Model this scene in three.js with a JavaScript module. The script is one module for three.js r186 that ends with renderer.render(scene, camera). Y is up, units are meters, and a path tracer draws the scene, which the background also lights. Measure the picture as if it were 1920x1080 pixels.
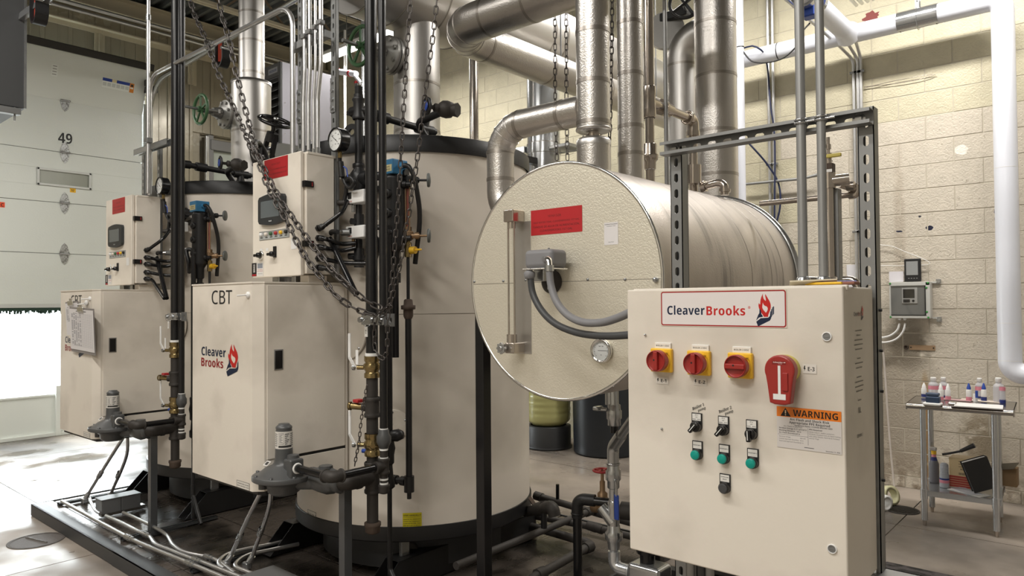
import * as THREE from 'three';
import { RoundedBoxGeometry } from 'three/addons/geometries/RoundedBoxGeometry.js';
import { mergeGeometries } from 'three/addons/utils/BufferGeometryUtils.js';
import { RectAreaLightUniformsLib } from 'three/addons/lights/RectAreaLightUniformsLib.js';

// ---------- camera, sky, lights, exposure ----------
const scene = new THREE.Scene();
const camera = new THREE.PerspectiveCamera(43.99, 1920 / 1080, 0.05, 200);
camera.rotation.order = 'YXZ';
camera.rotation.set(THREE.MathUtils.degToRad(1.125), THREE.MathUtils.degToRad(41.01), THREE.MathUtils.degToRad(-0.443));
camera.position.set(0, 1.61, 0);
scene.add(camera);
const renderer = new THREE.WebGLRenderer({ antialias: true });
renderer.toneMapping = THREE.LinearToneMapping;
renderer.toneMappingExposure = 1.5;
renderer.shadowMap.enabled = true;
scene.background = new THREE.Color(9, 9.7, 9.9);          // bright overcast day outside the open dock door
RectAreaLightUniformsLib.init();
const LAMP = { w: 2.3, d: 0.3, power: 20, glow: 4 };
// strip lights under the joists: [x, y, z] of each fitting's centre, all running along the block wall
const LAMP_SPOTS = [[-6.75, 4.75, -5.35, 1.4], [-3.4, 4.75, -5.35, 1.0], [-0.75, 4.75, -5.35, 2.1], [-7.4, 4.6, -0.4, 1.7], [-4.2, 4.6, 0.1, 1.15], [-1.3, 4.6, 0.2, 1.35], [-1.2, 4.6, 2.6, 1.8]];   // last value: relative power

// ---------- helpers ----------
let seed = 7;
const rnd = () => { seed = (seed * 16807) % 2147483647; return (seed - 1) / 2147483646; };
const v3 = (a) => new THREE.Vector3(a[0], a[1], a[2]);
const used = {};
function numbered(n) { const k = used[n] = (used[n] ?? -1) + 1; return k ? n + '_' + String(k).padStart(3, '0') : n; }
function fin(g) {
  if (g.index) g = g.toNonIndexed();
  for (const k of Object.keys(g.attributes)) if (!['position', 'normal', 'uv'].includes(k)) g.deleteAttribute(k);
  return g;
}
function boxUV(g) {
  const p = g.attributes.position, n = g.attributes.normal, uv = new Float32Array(p.count * 2);
  for (let i = 0; i < p.count; i++) {
    const ax = Math.abs(n.getX(i)), ay = Math.abs(n.getY(i)), az = Math.abs(n.getZ(i));
    const [u, w] = ay >= ax && ay >= az ? [p.getX(i), p.getZ(i)] : ax >= az ? [p.getZ(i), p.getY(i)] : [p.getX(i), p.getY(i)];
    uv[2 * i] = u; uv[2 * i + 1] = w;
  }
  g.setAttribute('uv', new THREE.BufferAttribute(uv, 2));
  return g;
}
function box(x0, x1, y0, y1, z0, z1, r = 0) {
  const w = Math.abs(x1 - x0), h = Math.abs(y1 - y0), d = Math.abs(z1 - z0);
  const g = r ? new RoundedBoxGeometry(w, h, d, 2, Math.min(r, w / 2.01, h / 2.01, d / 2.01)) : new THREE.BoxGeometry(w, h, d);
  g.translate((x0 + x1) / 2, (y0 + y1) / 2, (z0 + z1) / 2);
  return boxUV(fin(g));
}
const Y = new THREE.Vector3(0, 1, 0);
function orient(g, p, dir) {          // geometry along +y from the origin -> starts at p, along dir
  g.applyQuaternion(new THREE.Quaternion().setFromUnitVectors(Y, v3(dir).normalize()));
  return g.translate(p[0], p[1], p[2]);
}
const sub = (a, b) => [a[0] - b[0], a[1] - b[1], a[2] - b[2]];
const add = (a, b, s = 1) => [a[0] + b[0] * s, a[1] + b[1] * s, a[2] + b[2] * s];
const mix = (a, b, t) => [a[0] + (b[0] - a[0]) * t, a[1] + (b[1] - a[1]) * t, a[2] + (b[2] - a[2]) * t];
const len = (a) => Math.hypot(a[0], a[1], a[2]);
function cyl(p, q, r, r2 = r, seg = 24, open = false) {
  const d = sub(q, p), L = len(d);
  const g = new THREE.CylinderGeometry(r2, r, L, seg, 1, open);
  const uv = g.attributes.uv;
  for (let i = 0; i < uv.count; i++) uv.setXY(i, uv.getX(i) * 2 * Math.PI * r, uv.getY(i) * L);
  g.translate(0, L / 2, 0);
  return orient(fin(g), p, d);
}
function lathe(profile, p, dir = [0, 1, 0], seg = 32) {   // profile: [radius, height] pairs along dir from p
  const g = new THREE.LatheGeometry(profile.map((a) => new THREE.Vector2(Math.max(a[0], 0), a[1])), seg);
  return orient(fin(g), p, dir);
}
function bar(p, q, w, h, roll = 0) {   // rectangular bar from p to q
  const d = sub(q, p), L = len(d);
  const g = new THREE.BoxGeometry(w, L, h);
  g.rotateY(roll); g.translate(0, L / 2, 0);
  const G = boxUV(fin(g));
  return orient(G, p, d);
}
function sweep(pts, r, seg = 12, closed = false, caps = true) {
  const P = pts.map(v3), n = P.length, pos = [], nor = [], uv = [], T = [];
  for (let i = 0; i < n; i++) {
    const a = P[closed ? (i + n - 1) % n : Math.max(i - 1, 0)], b = P[closed ? (i + 1) % n : Math.min(i + 1, n - 1)];
    T.push(b.clone().sub(a).normalize());
  }
  let N = Math.abs(T[0].y) < 0.9 ? new THREE.Vector3(0, 1, 0) : new THREE.Vector3(1, 0, 0);
  N.sub(T[0].clone().multiplyScalar(N.dot(T[0]))).normalize();
  const rings = []; let L = 0; const Ls = [];
  for (let i = 0; i < n; i++) {
    if (i) { N = N.clone().sub(T[i].clone().multiplyScalar(N.dot(T[i]))).normalize(); L += P[i].distanceTo(P[i - 1]); }
    Ls.push(L);
    const B = T[i].clone().cross(N), ring = [], rr = Array.isArray(r) ? r[i] : r;
    for (let k = 0; k <= seg; k++) {
      const t = k / seg * Math.PI * 2, d = N.clone().multiplyScalar(Math.cos(t)).add(B.clone().multiplyScalar(Math.sin(t)));
      ring.push([P[i].clone().add(d.clone().multiplyScalar(rr)), d]);
    }
    rings.push(ring);
  }
  const rad = Array.isArray(r) ? r[0] : r;
  const put = (i, k, j) => { const [p, d] = rings[j ?? i][k]; pos.push(p.x, p.y, p.z); nor.push(d.x, d.y, d.z); uv.push(k / seg * 2 * Math.PI * rad, Ls[i]); };
  const m = closed ? n : n - 1;
  for (let i = 0; i < m; i++) { const j = (i + 1) % n; for (let k = 0; k < seg; k++) { put(i, k); put(i, k + 1); put(j, k); put(j, k); put(i, k + 1); put(j, k + 1); } }
  if (caps && !closed) for (const e of [0, n - 1]) {
    const s = e ? 1 : -1, c = P[e], t = T[e].clone().multiplyScalar(s);
    for (let k = 0; k < seg; k++) for (const q of (s > 0 ? [c, rings[e][k][0], rings[e][k + 1][0]] : [c, rings[e][k + 1][0], rings[e][k][0]])) { pos.push(q.x, q.y, q.z); nor.push(t.x, t.y, t.z); uv.push(0, 0); }
  }
  const g = new THREE.BufferGeometry();
  g.setAttribute('position', new THREE.Float32BufferAttribute(pos, 3)); g.setAttribute('normal', new THREE.Float32BufferAttribute(nor, 3)); g.setAttribute('uv', new THREE.Float32BufferAttribute(uv, 2));
  return g;
}
function fillet(pts, R) {              // polyline with rounded corners
  const out = [pts[0]];
  for (let i = 1; i < pts.length - 1; i++) {
    const a = v3(sub(pts[i - 1], pts[i])), b = v3(sub(pts[i + 1], pts[i])), la = a.length(), lb = b.length(); a.normalize(); b.normalize();
    const ang = a.angleTo(b); if (ang > 3.1) { out.push(pts[i]); continue; }
    const t = Math.min(R / Math.tan(ang / 2), la * 0.49, lb * 0.49), p0 = v3(pts[i]).addScaledVector(a, t), p1 = v3(pts[i]).addScaledVector(b, t), r = t * Math.tan(ang / 2);
    const c = v3(pts[i]).addScaledVector(a.clone().add(b).normalize(), r / Math.sin(ang / 2));
    const u = p0.clone().sub(c), w = p1.clone().sub(c), tot = u.angleTo(w), ax = u.clone().cross(w).normalize();
    for (let k = 0; k <= 8; k++) out.push(c.clone().add(u.clone().applyAxisAngle(ax, tot * k / 8)).toArray());
  }
  out.push(pts[pts.length - 1]);
  return out;
}
const pipe = (pts, r, R = r * 2.2, seg = 16) => sweep(R ? fillet(pts, R) : pts, r, seg);
function smooth(pts, n = 40) { return new THREE.CatmullRomCurve3(pts.map(v3), false, 'centripetal').getSpacedPoints(n).map((p) => p.toArray()); }
const hose = (pts, r, n = 40, seg = 10) => sweep(smooth(pts, n), r, seg);
function ring(p, dir, R, r, seg = 28) { const g = fin(new THREE.TorusGeometry(R, r, 10, seg)); g.rotateX(Math.PI / 2); return orient(g, p, dir); }
const hex = (p, dir, r, h) => cyl(p, add(p, v3(dir).normalize().toArray(), h), r, r, 6);
function shapeExtrude(pts, depth, holes = [], bevel = 0) {
  const s = new THREE.Shape(pts.map((p) => new THREE.Vector2(p[0], p[1])));
  for (const h of holes) s.holes.push(new THREE.Path(h.map((p) => new THREE.Vector2(p[0], p[1]))));
  return fin(new THREE.ExtrudeGeometry(s, { depth, bevelEnabled: !!bevel, bevelSize: bevel, bevelThickness: bevel, bevelSegments: 2, curveSegments: 6 }));
}
const circlePts = (cx, cy, r, n = 24) => Array.from({ length: n }, (_, i) => [cx + r * Math.cos(i / n * 2 * Math.PI), cy + r * Math.sin(i / n * 2 * Math.PI)]);
const slotPts = (cx, cy, L, w) => { const o = []; for (let i = 0; i <= 6; i++) { const t = i / 6 * Math.PI; o.push([cx + w / 2 * Math.cos(t), cy + (L - w) / 2 + w / 2 * Math.sin(t)]); } for (let i = 0; i <= 6; i++) { const t = Math.PI + i / 6 * Math.PI; o.push([cx + w / 2 * Math.cos(t), cy - (L - w) / 2 + w / 2 * Math.sin(t)]); } return o; };
function worldOf(o) { const p = [0, 0, 0]; for (let q = o; q && q !== scene; q = q.parent) { p[0] += q.position.x; p[1] += q.position.y; p[2] += q.position.z; } return p; }
function shadow(m) { m.castShadow = m.receiveShadow = true; return m; }
function thing(name, label, category, base = [0, 0, 0], group) {
  const o = new THREE.Group(); o.name = numbered(name); o.position.set(...base); o.userData = { label, category };
  if (group) o.userData.group = group;
  scene.add(o); return o;
}
function part(name, geos, mat, parent, label) {          // geometry is written in room coordinates
  const list = [].concat(geos), g = list.length > 1 ? mergeGeometries(list) : list[0];
  const w = worldOf(parent); g.translate(-w[0], -w[1], -w[2]);
  const m = shadow(new THREE.Mesh(g, mat)); m.name = name; if (label) m.userData.label = label;
  parent.add(m); return m;
}
function solo(name, geos, mat, label, category, group) {  // a thing that is one mesh
  const list = [].concat(geos), g = list.length > 1 ? mergeGeometries(list) : list[0];
  g.computeBoundingBox(); const b = g.boundingBox, c = [(b.min.x + b.max.x) / 2, b.min.y, (b.min.z + b.max.z) / 2];
  g.translate(-c[0], -c[1], -c[2]);
  const m = shadow(new THREE.Mesh(g, mat)); m.name = numbered(name); m.position.set(...c); m.userData = { label, category };
  if (group) m.userData.group = group;
  scene.add(m); return m;
}
function struct(name, parent) { const o = new THREE.Group(); o.name = name; if (!parent) o.userData.kind = 'structure'; (parent ?? scene).add(o); return o; }
function copyOf(src, shift, label, group) {
  const c = src.clone(); c.name = numbered(src.name.replace(/_\d{3}$/, '')); c.position.x += shift[0]; c.position.y += shift[1]; c.position.z += shift[2];
  c.userData = { ...src.userData, label }; if (group) c.userData.group = group;
  scene.add(c); return c;
}

// ---------- textures ----------
function hash2(x, y) { let n = Math.imul(x | 0, 374761393) + Math.imul(y | 0, 668265263); n = Math.imul(n ^ (n >>> 13), 1274126177); return ((n ^ (n >>> 16)) >>> 0) / 4294967295; }
function vnoise(x, y, per) {
  const xi = Math.floor(x), yi = Math.floor(y), fx = x - xi, fy = y - yi, u = fx * fx * (3 - 2 * fx), w = fy * fy * (3 - 2 * fy);
  const m = (a) => per ? ((a % per) + per) % per : a;
  const a = hash2(m(xi), m(yi)), b = hash2(m(xi + 1), m(yi)), c = hash2(m(xi), m(yi + 1)), d = hash2(m(xi + 1), m(yi + 1));
  return a + (b - a) * u + (c - a) * w + (a - b - c + d) * u * w;
}
function fbm(x, y, oct, per) { let s = 0, a = 0.5, t = 0; for (let i = 0; i < oct; i++) { s += a * vnoise(x, y, per); t += a; a *= 0.5; x *= 2; y *= 2; if (per) per *= 2; } return s / t; }
function dataTex(w, h, fn, srgb = false, rep) {   // fn(u, v) -> [r, g, b] in 0..1
  const d = new Uint8Array(w * h * 4);
  for (let j = 0; j < h; j++) for (let i = 0; i < w; i++) { const c = fn(i / w, j / h), k = (j * w + i) * 4; d[k] = c[0] * 255; d[k + 1] = c[1] * 255; d[k + 2] = c[2] * 255; d[k + 3] = 255; }
  const t = new THREE.DataTexture(d, w, h); t.wrapS = t.wrapT = THREE.RepeatWrapping; t.magFilter = THREE.LinearFilter; t.minFilter = THREE.LinearMipmapLinearFilter; t.generateMipmaps = true;
  if (srgb) t.colorSpace = THREE.SRGBColorSpace;
  if (rep) t.repeat.set(rep[0], rep[1]);
  t.needsUpdate = true; return t;
}
const g3 = (v) => [v, v, v], cl = (v) => Math.min(1, Math.max(0, v));
const stuccoTex = dataTex(256, 256, (u, v) => g3(cl(fbm(u * 24, v * 24, 2, 24))), false, [10, 10]);
const fineTex = dataTex(256, 256, (u, v) => g3(fbm(u * 32, v * 32, 3, 32)), false, [3, 3]);
const softTex = dataTex(256, 256, (u, v) => g3(0.35 + 0.3 * fbm(u * 6, v * 6, 4, 6)), false, [0.8, 0.8]);
const streak = dataTex(256, 256, (u, v) => g3(0.3 + 0.35 * fbm(u * 20, v * 3, 3, 20)), false, [1.5, 1.5]);
function mat(color, roughness = 0.6, metalness = 0, extra = {}) { const m = new THREE.MeshStandardMaterial({ roughness, metalness, ...extra }); m.color.setRGB(...color); return m; }
const dirty = (base, amt, f = 5, rep = 0.7) => dataTex(256, 256, (u, v) => { const n = fbm(u * f, v * f, 5, f), k = 1 - amt * cl((n - 0.42) * 3); return [base[0] * k, base[1] * k * (1 - 0.02 * (1 - k)), base[2] * k * (1 - 0.1 * (1 - k))]; }, true, [rep, rep]);
const M = {
  cream: mat([1, 1, 1], 0.42, 0, { map: dirty([0.905, 0.875, 0.83], 0.1, 4, 0.9), bumpMap: fineTex, bumpScale: 0.0002 }),
  boiler: mat([1, 1, 1], 0.36, 0, { map: dirty([0.895, 0.865, 0.82], 0.14, 3, 0.5) }),
  alu: mat([0.60, 0.575, 0.545], 0.35, 1, { bumpMap: stuccoTex, bumpScale: 0.0006 }),
  aluSmooth: mat([0.60, 0.585, 0.565], 0.4, 1, { bumpMap: softTex, bumpScale: 0.002 }),
  tankHead: mat([0.80, 0.755, 0.64], 0.42, 0.6, { bumpMap: stuccoTex, bumpScale: 0.0008 }),
  tankShell: mat([1, 1, 1], 0.38, 0.8, { map: dataTex(512, 256, (u, v) => { const a = fbm(u * 4, v * 60, 4), b = fbm(u * 9 + 4, v * 12, 4), k = 1 - 0.2 * cl((a - 0.52) * 3) * cl((b - 0.4) * 3) - 0.16 * b; return [0.80 * k, 0.77 * k, 0.745 * k]; }, true, [1 / 2.9, 1 / 1.3]), bumpMap: stuccoTex, bumpScale: 0.0004 }),
  band: mat([0.42, 0.39, 0.36], 0.35, 1),
  galv: mat([0.47, 0.48, 0.485], 0.42, 0.85, { roughnessMap: softTex }),
  strut: mat([0.27, 0.275, 0.275], 0.45, 0.7),
  conduit: mat([0.33, 0.335, 0.335], 0.4, 0.55),
  emt: mat([0.62, 0.62, 0.62], 0.33, 0.9),
  steelPipe: mat([0.50, 0.45, 0.40], 0.36, 0.9, { roughnessMap: softTex }),
  chrome: mat([0.75, 0.74, 0.72], 0.15, 1),
  black: mat([0.011, 0.011, 0.012], 0.42),
  blackGloss: mat([0.007, 0.007, 0.008], 0.22),
  blackPipe: mat([0.009, 0.009, 0.010], 0.3, 0),
  iron: mat([0.05, 0.045, 0.041], 0.6, 0.4, { bumpMap: fineTex, bumpScale: 0.0006 }),
  rust: mat([0.085, 0.06, 0.045], 0.75, 0.2, { bumpMap: fineTex, bumpScale: 0.0006 }),
  brass: mat([0.30, 0.225, 0.105], 0.38, 0.85, { roughnessMap: softTex }),
  bronze: mat([0.33, 0.22, 0.13], 0.45, 0.75),
  chainMetal: mat([0.11, 0.10, 0.095], 0.4, 0.8),
  white: mat([0.80, 0.80, 0.79], 0.4),
  pvc: mat([0.75, 0.775, 0.85], 0.3, 0),
  greyPaint: mat([0.085, 0.088, 0.09], 0.38, 0.1),
  greyRubber: mat([0.21, 0.21, 0.22], 0.55),
  darkRubber: mat([0.055, 0.057, 0.06], 0.5),
  red: mat([0.42, 0.028, 0.03], 0.42),
  redKnob: mat([0.33, 0.025, 0.02], 0.32),
  yellow: mat([0.83, 0.50, 0.03], 0.42),
  dullYellow: mat([0.60, 0.50, 0.12], 0.5),
  blue: mat([0.02, 0.06, 0.32], 0.4),
  skyBlue: mat([0.05, 0.22, 0.42], 0.45),
  green: mat([0.05, 0.13, 0.055], 0.35),
  teal: mat([0.0, 0.30, 0.24], 0.32),
  teflon: mat([0.85, 0.85, 0.83], 0.6),
  galvLight: mat([0.60, 0.62, 0.64], 0.4, 0.8, { roughnessMap: softTex }),
  strutPale: mat([0.40, 0.41, 0.41], 0.4, 0.75),
  lilac: mat([0.36, 0.355, 0.40], 0.4, 0.5),
  darkBox: mat([0.075, 0.077, 0.08], 0.5, 0.3),
  blueCable: mat([0.012, 0.02, 0.07], 0.5),
  stainless: mat([0.42, 0.40, 0.38], 0.28, 0.95, { roughnessMap: softTex }),
  paleGrey: mat([0.55, 0.55, 0.52], 0.45),
  binder: mat([0.018, 0.018, 0.019], 0.45),
  blackSheen: mat([0.02, 0.024, 0.03], 0.32),
  skidEdge: mat([0.055, 0.058, 0.06], 0.45, 0.2),
  deck: mat([1, 1, 1], 0.62, 0.35, { map: dirty([0.40, 0.37, 0.345], 0.75, 5, 0.8), roughnessMap: streak, bumpMap: fineTex, bumpScale: 0.001 }),
  boxGrey: mat([0.17, 0.175, 0.18], 0.45, 0.3),
  blackWeathered: mat([0.05, 0.045, 0.042], 0.6, 0.2, { bumpMap: fineTex, bumpScale: 0.0005 }),
  greyDark: mat([0.045, 0.047, 0.05], 0.45, 0.2),
  flatSteel: mat([0.105, 0.11, 0.115], 0.42, 0.4, { roughnessMap: softTex }),
  castMetal: mat([0.36, 0.355, 0.34], 0.42, 0.7, { bumpMap: fineTex, bumpScale: 0.0006 }),
  paleMetal: mat([0.42, 0.43, 0.43], 0.45, 0.5),
  screenBezel: mat([0.028, 0.031, 0.034], 0.45),
  screenGlass: mat([0.12, 0.14, 0.15], 0.18),
  skid: mat([0.02, 0.02, 0.021], 0.45, 0.2),
  hazePane: new THREE.MeshPhysicalMaterial({ color: 0x9a9c92, roughness: 0.25, transmission: 0.12, thickness: 0, ior: 1.5 }),
  glass: new THREE.MeshPhysicalMaterial({ color: 0xffffff, roughness: 0.04, transmission: 1, thickness: 0, ior: 1.5 }),
};
function canvasTex(w, h, draw) {
  const c = document.createElement('canvas'); c.width = w; c.height = h; const x = c.getContext('2d'); draw(x, w, h);
  const t = new THREE.CanvasTexture(c); t.colorSpace = THREE.SRGBColorSpace; t.anisotropy = 8; return t;
}
function fill(x, c, a, b, w, h) { x.fillStyle = c; x.fillRect(a, b, w, h); }
function txt(x, s, px, py, size, color = '#111', align = 'center', weight = 'bold', maxW) { x.fillStyle = color; x.font = weight + ' ' + size + 'px sans-serif'; x.textAlign = align; x.textBaseline = 'middle'; maxW ? x.fillText(s, px, py, maxW) : x.fillText(s, px, py); }
function printMat(w, h, draw, rough = 0.4) { const m = new THREE.MeshStandardMaterial({ map: canvasTex(w, h, draw), roughness: rough }); return m; }
const clearPrint = (w, h, draw) => { const m = new THREE.MeshStandardMaterial({ map: canvasTex(w, h, draw), roughness: 0.4, transparent: true, alphaTest: 0.5 }); return m; };
function sheetZ(x0, x1, y0, y1, z, t = 0.0012) {    // thin printed plate facing +z: [plate front]
  const g = new THREE.PlaneGeometry(x1 - x0, y1 - y0); g.translate((x0 + x1) / 2, (y0 + y1) / 2, z + t); return fin(g);
}
function sheetX(z0, z1, y0, y1, x, t = 0.0012) {    // facing +x; z0 is the left (near) edge
  const g = new THREE.PlaneGeometry(Math.abs(z1 - z0), y1 - y0); g.rotateY(Math.PI / 2); g.translate(x + t, (y0 + y1) / 2, (z0 + z1) / 2); return fin(g);
}
function emblem(x, ox, oy, s, back = '#e6dfdc') {     // flame held in an open hand
  const P = (pts, c) => { x.fillStyle = c; x.beginPath(); pts.forEach((p, i) => { const q = p.map((v, k) => (k % 2 ? oy : ox) + v * s); i === 0 ? x.moveTo(q[0], q[1]) : q.length === 2 ? x.lineTo(q[0], q[1]) : x.bezierCurveTo(q[0], q[1], q[2], q[3], q[4], q[5]); }); x.closePath(); x.fill(); };
  P([[105, 312], [100, 280, 45, 240, 36, 170], [34, 150, 38, 135, 42, 125], [46, 140, 52, 148, 60, 145], [58, 80, 80, 40, 98, 0], [92, 50, 110, 90, 135, 100], [145, 70, 120, 40, 132, 8], [160, 70, 205, 110, 202, 175], [200, 235, 165, 260, 164, 312]], '#c01f1c');
  P([[95, 118], [100, 150, 115, 165, 140, 170], [165, 185, 172, 215, 135, 258], [110, 230, 80, 205, 88, 165]], back);
  P([[48, 205], [66, 222], [74, 275], [92, 300], [90, 312], [40, 322], [0, 362], [28, 290], [46, 262]], '#0c1f3d');
  P([[2, 378], [62, 330], [165, 322], [188, 300], [196, 240], [210, 232], [204, 330], [188, 360], [26, 440]], '#0c1f3d');
  P([[206, 215], [218, 205], [214, 310], [204, 318]], '#0c1f3d'); P([[220, 188], [232, 180], [230, 285], [218, 298]], '#0c1f3d'); P([[234, 170], [246, 178], [244, 270], [233, 282]], '#0c1f3d');
}


// ---------- floor ----------
const floorMap = dataTex(1024, 1024, (u, v) => {
  const a = fbm(u * 9, v * 9, 5, 9), b = fbm(u * 40 + 3, v * 40, 3, 40), c = fbm(u * 5 + 9, v * 7 + 4, 4);
  let k = 0.40 + 0.26 * a + 0.07 * b - 0.22 * cl((c - 0.5) * 4);
  return [k * 1.06, k * 0.99, k * 0.92];
}, true, [1 / 6, 1 / 6]);
const floorRough = dataTex(512, 512, (u, v) => g3(cl(0.1 + 1.5 * (fbm(u * 10, v * 10, 5, 10) - 0.22))), false, [1 / 4, 1 / 4]);
const floorMat = mat([1, 1, 1], 0.75, 0, { map: floorMap, roughnessMap: floorRough, bumpMap: floorRough, bumpScale: 0.004 });
const floor = struct('floor');
part('base', box(-12.5, 3.2, -0.3, -0.012, -6.99, 4.7), mat([0.05, 0.048, 0.045], 0.9), floor);
const XS = [-10.2, -8.9, -5.1, -1.3, 2.5, 3], ZS = [-6.82, -5.66, -1.86, 1.94, 4.5];
for (let i = 0; i < 5; i++) for (let j = 0; j < 4; j++) {
  part('slab', box(XS[i] + 0.004, XS[i + 1] - 0.004, -0.05, 0, ZS[j] + 0.004, ZS[j + 1] - 0.004), floorMat, floor);
}
// low concrete kerb strip along the block wall and round floor drains
solo('floor_pad', [box(-1.15, 1.6, 0, 0.035, -4.733, -4.0, 0.012)], mat([0.16, 0.15, 0.15], 0.9, 0, { bumpMap: fineTex, bumpScale: 0.003, map: dirty([0.62, 0.6, 0.6], 0.7, 9, 3) }), 'rough dark concrete pad on the floor behind the right edge of the control panel', 'pad');
function drain(p, R, label) {
  const t = thing('floor_drain', label, 'drain', p);
  part('rim', lathe([[R, 0.001], [R, 0.006], [R - 0.012, 0.007], [R - 0.014, 0.001]], p), M.iron, t);
  const g = []; for (let i = -3; i <= 3; i++) { const w = Math.sqrt(Math.max(0.0004, (R - 0.012) ** 2 - (i * R / 4.2) ** 2)); g.push(box(p[0] - w, p[0] + w, 0.001, 0.006, p[2] + i * R / 4.2 - 0.006, p[2] + i * R / 4.2 + 0.006)); }
  part('grate', g, M.iron, t);
  part('well', cyl([p[0], 0.0004, p[2]], [p[0], 0.0012, p[2]], R - 0.006), M.black, t);
}
drain([-1.352,0,-6.066], 0.12, 'round slotted floor drain grate on the concrete beside the work table');
{ const p = [-5.695,0,-1.563], t = thing('floor_cover', 'round rusty floor cover on the bright concrete in front of the skid edge', 'cover', p); part('disc', lathe([[0.17, 0.001], [0.17, 0.004], [0.15, 0.005], [0.15, 0.003], [0, 0.003]], p), mat([0.10, 0.085, 0.075], 0.7, 0, { bumpMap: fineTex, bumpScale: 0.002 }), t); part('lift_bar', bar([p[0] - 0.12, 0.005, p[2] + 0.03], [p[0] + 0.12, 0.005, p[2] - 0.03], 0.012, 0.006), M.galv, t); }

// ---------- back wall of painted concrete blocks ----------
const CHIPS = [[-1.507, 2.191, 0.03, 0.01, [0.05, 0.08, 0.2]], [-1.273, 2.202, 0.022, 0.016, [0.06, 0.09, 0.2]], [-1.346, 2.307, 0.012, 0.01, [0.15, 0.15, 0.2]], [-1.036, 2.819, 0.05, 0.05, [0.93, 0.9, 0.86]], [-0.801, 2.277, 0.02, 0.09, [0.05, 0.07, 0.2]]];   // paint chips: blue, white
const wallMap = dataTex(1024, 1024, (u, v) => {   // covers x -2.6..0.8, y 0..3.4
  const x = -2.6 + u * 3.4, y = v * 3.4;
  const n = fbm(u * 60, v * 60, 4), n2 = fbm(u * 9 + 5, v * 9, 4), pit = vnoise(u * 260, v * 260);
  let r = 0.845 - 0.05 * n2 - 0.05 * n, g = r * 0.958, b = r * 0.885;
  const blot = (cx, cy, sx, sy, amt, col) => { const d = ((x - cx) / sx) ** 2 + ((y - cy) / sy) ** 2, k = cl((1.1 - d) * 1.2) * cl((n2 + n - 0.62) * 3.2) * amt; r += (col[0] - r) * k; g += (col[1] - g) * k; b += (col[2] - b) * k; };
  blot(-1.45, 1.22, 0.2, 0.24, 0.55, [0.36, 0.33, 0.28]);           // dirt under the wall cabinet
  blot(-1.7, 0.75, 0.55, 0.7, 0.35, [0.5, 0.45, 0.38]);
  blot(-1.33, 0.45, 0.05, 0.55, 0.75, [0.55, 0.38, 0.16]);            // rusty run beside the table
  blot(-0.95, 0.48, 0.16, 0.26, 0.5, [0.42, 0.36, 0.26]);
  blot(-1.5, 2.15, 0.05, 0.9, 0.3, [0.6, 0.54, 0.47]);
  for (const [a, e, w, h, c] of CHIPS) { const d = ((x - a) / w) ** 2 + ((y - e) / h) ** 2; if (d + (n - 0.5) * 3 < 0.9) { r = c[0]; g = c[1]; b = c[2]; } }
  const low = cl((0.42 - y) / 0.42) * cl((n2 + n - 0.7) * 2.6); r += (0.42 - r) * low * 0.7; g += (0.36 - g) * low * 0.7; b += (0.29 - b) * low * 0.7;
  if (pit > 0.93) { r *= 0.86; g *= 0.85; b *= 0.83; }
  return [r, g, b];
}, true, [1 / 3.4, 1 / 3.4]);
wallMap.offset.set(2.6 / 3.4, 0);
const wallMapFar = dataTex(512, 512, (u, v) => { const n = fbm(u * 30, v * 30, 4, 30), n2 = fbm(u * 6, v * 6, 4, 6); const r = 0.835 - 0.05 * n - 0.08 * n2; return [r, r * 0.965, r * 0.84]; }, true, [0.5, 0.5]);
const blockBump = dataTex(256, 256, (u, v) => g3(fbm(u * 40, v * 40, 4, 40)), false, [2.5, 2.5]);
const blockMat = mat([1, 1, 1], 0.5, 0, { map: wallMap, bumpMap: blockBump, bumpScale: 0.0035 });
const blockMatFar = mat([1, 1, 1], 0.5, 0, { map: wallMapFar, bumpMap: blockBump, bumpScale: 0.0035 });
const wallBack = struct('wall_back');
part('mortar', box(-10.2, 3, 0, 5.75, -6.99, -6.8135), mat([0.56, 0.52, 0.43], 0.85), wallBack);
let nRight = 0, nMid = 0; const extra = [], W0 = -1.288;    // one measured head joint
for (let c = -1; c < 30; c++) {
  const y0 = Math.max(0, 0.101 + 0.2032 * c), y1 = 0.101 + 0.2032 * (c + 1); if (y0 > 5.6) break;
  const off = W0 + (c % 2 ? 0.2032 : 0);
  for (let k = -22; k < 11; k++) {
    const x0 = Math.max(-10.2, off + 0.4064 * k), x1 = Math.min(3, off + 0.4064 * (k + 1)); if (x1 - x0 < 0.03) continue;
    const d = (hash2(k + 50, c + 9) - 0.5) * 0.0022, g = box(x0 + 0.003, x1 - 0.003, y0 + 0.003, y1 - 0.003, -6.9, -6.81 + d, 0.0035);
    const right = x0 > -2.7 && x1 < 0.75 && y1 < 4.5, mid = x0 > -6.9 && x1 < -2.6 && y0 > 2.3 && y1 < 5.2;
    if (right && nRight++ < 190) part('block', g, y1 < 3.3 ? blockMat : blockMatFar, wallBack);
    else if (mid && nMid++ < 110) part('block', g, blockMatFar, wallBack);
    else extra.push(g);
  }
}
part('blocks', extra, blockMatFar, wallBack).userData.kind = 'stuff';
const wallRight = struct('wall_right'); part('panel', box(3, 3.2, 0, 5.75, -6.99, 4.7), mat([0.4, 0.38, 0.34], 0.7), wallRight);
const wallFront = struct('wall_front'); part('panel', box(-10.3, 3.2, 0, 5.75, 4.5, 4.7), mat([0.6, 0.56, 0.48], 0.7), wallFront);

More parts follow.
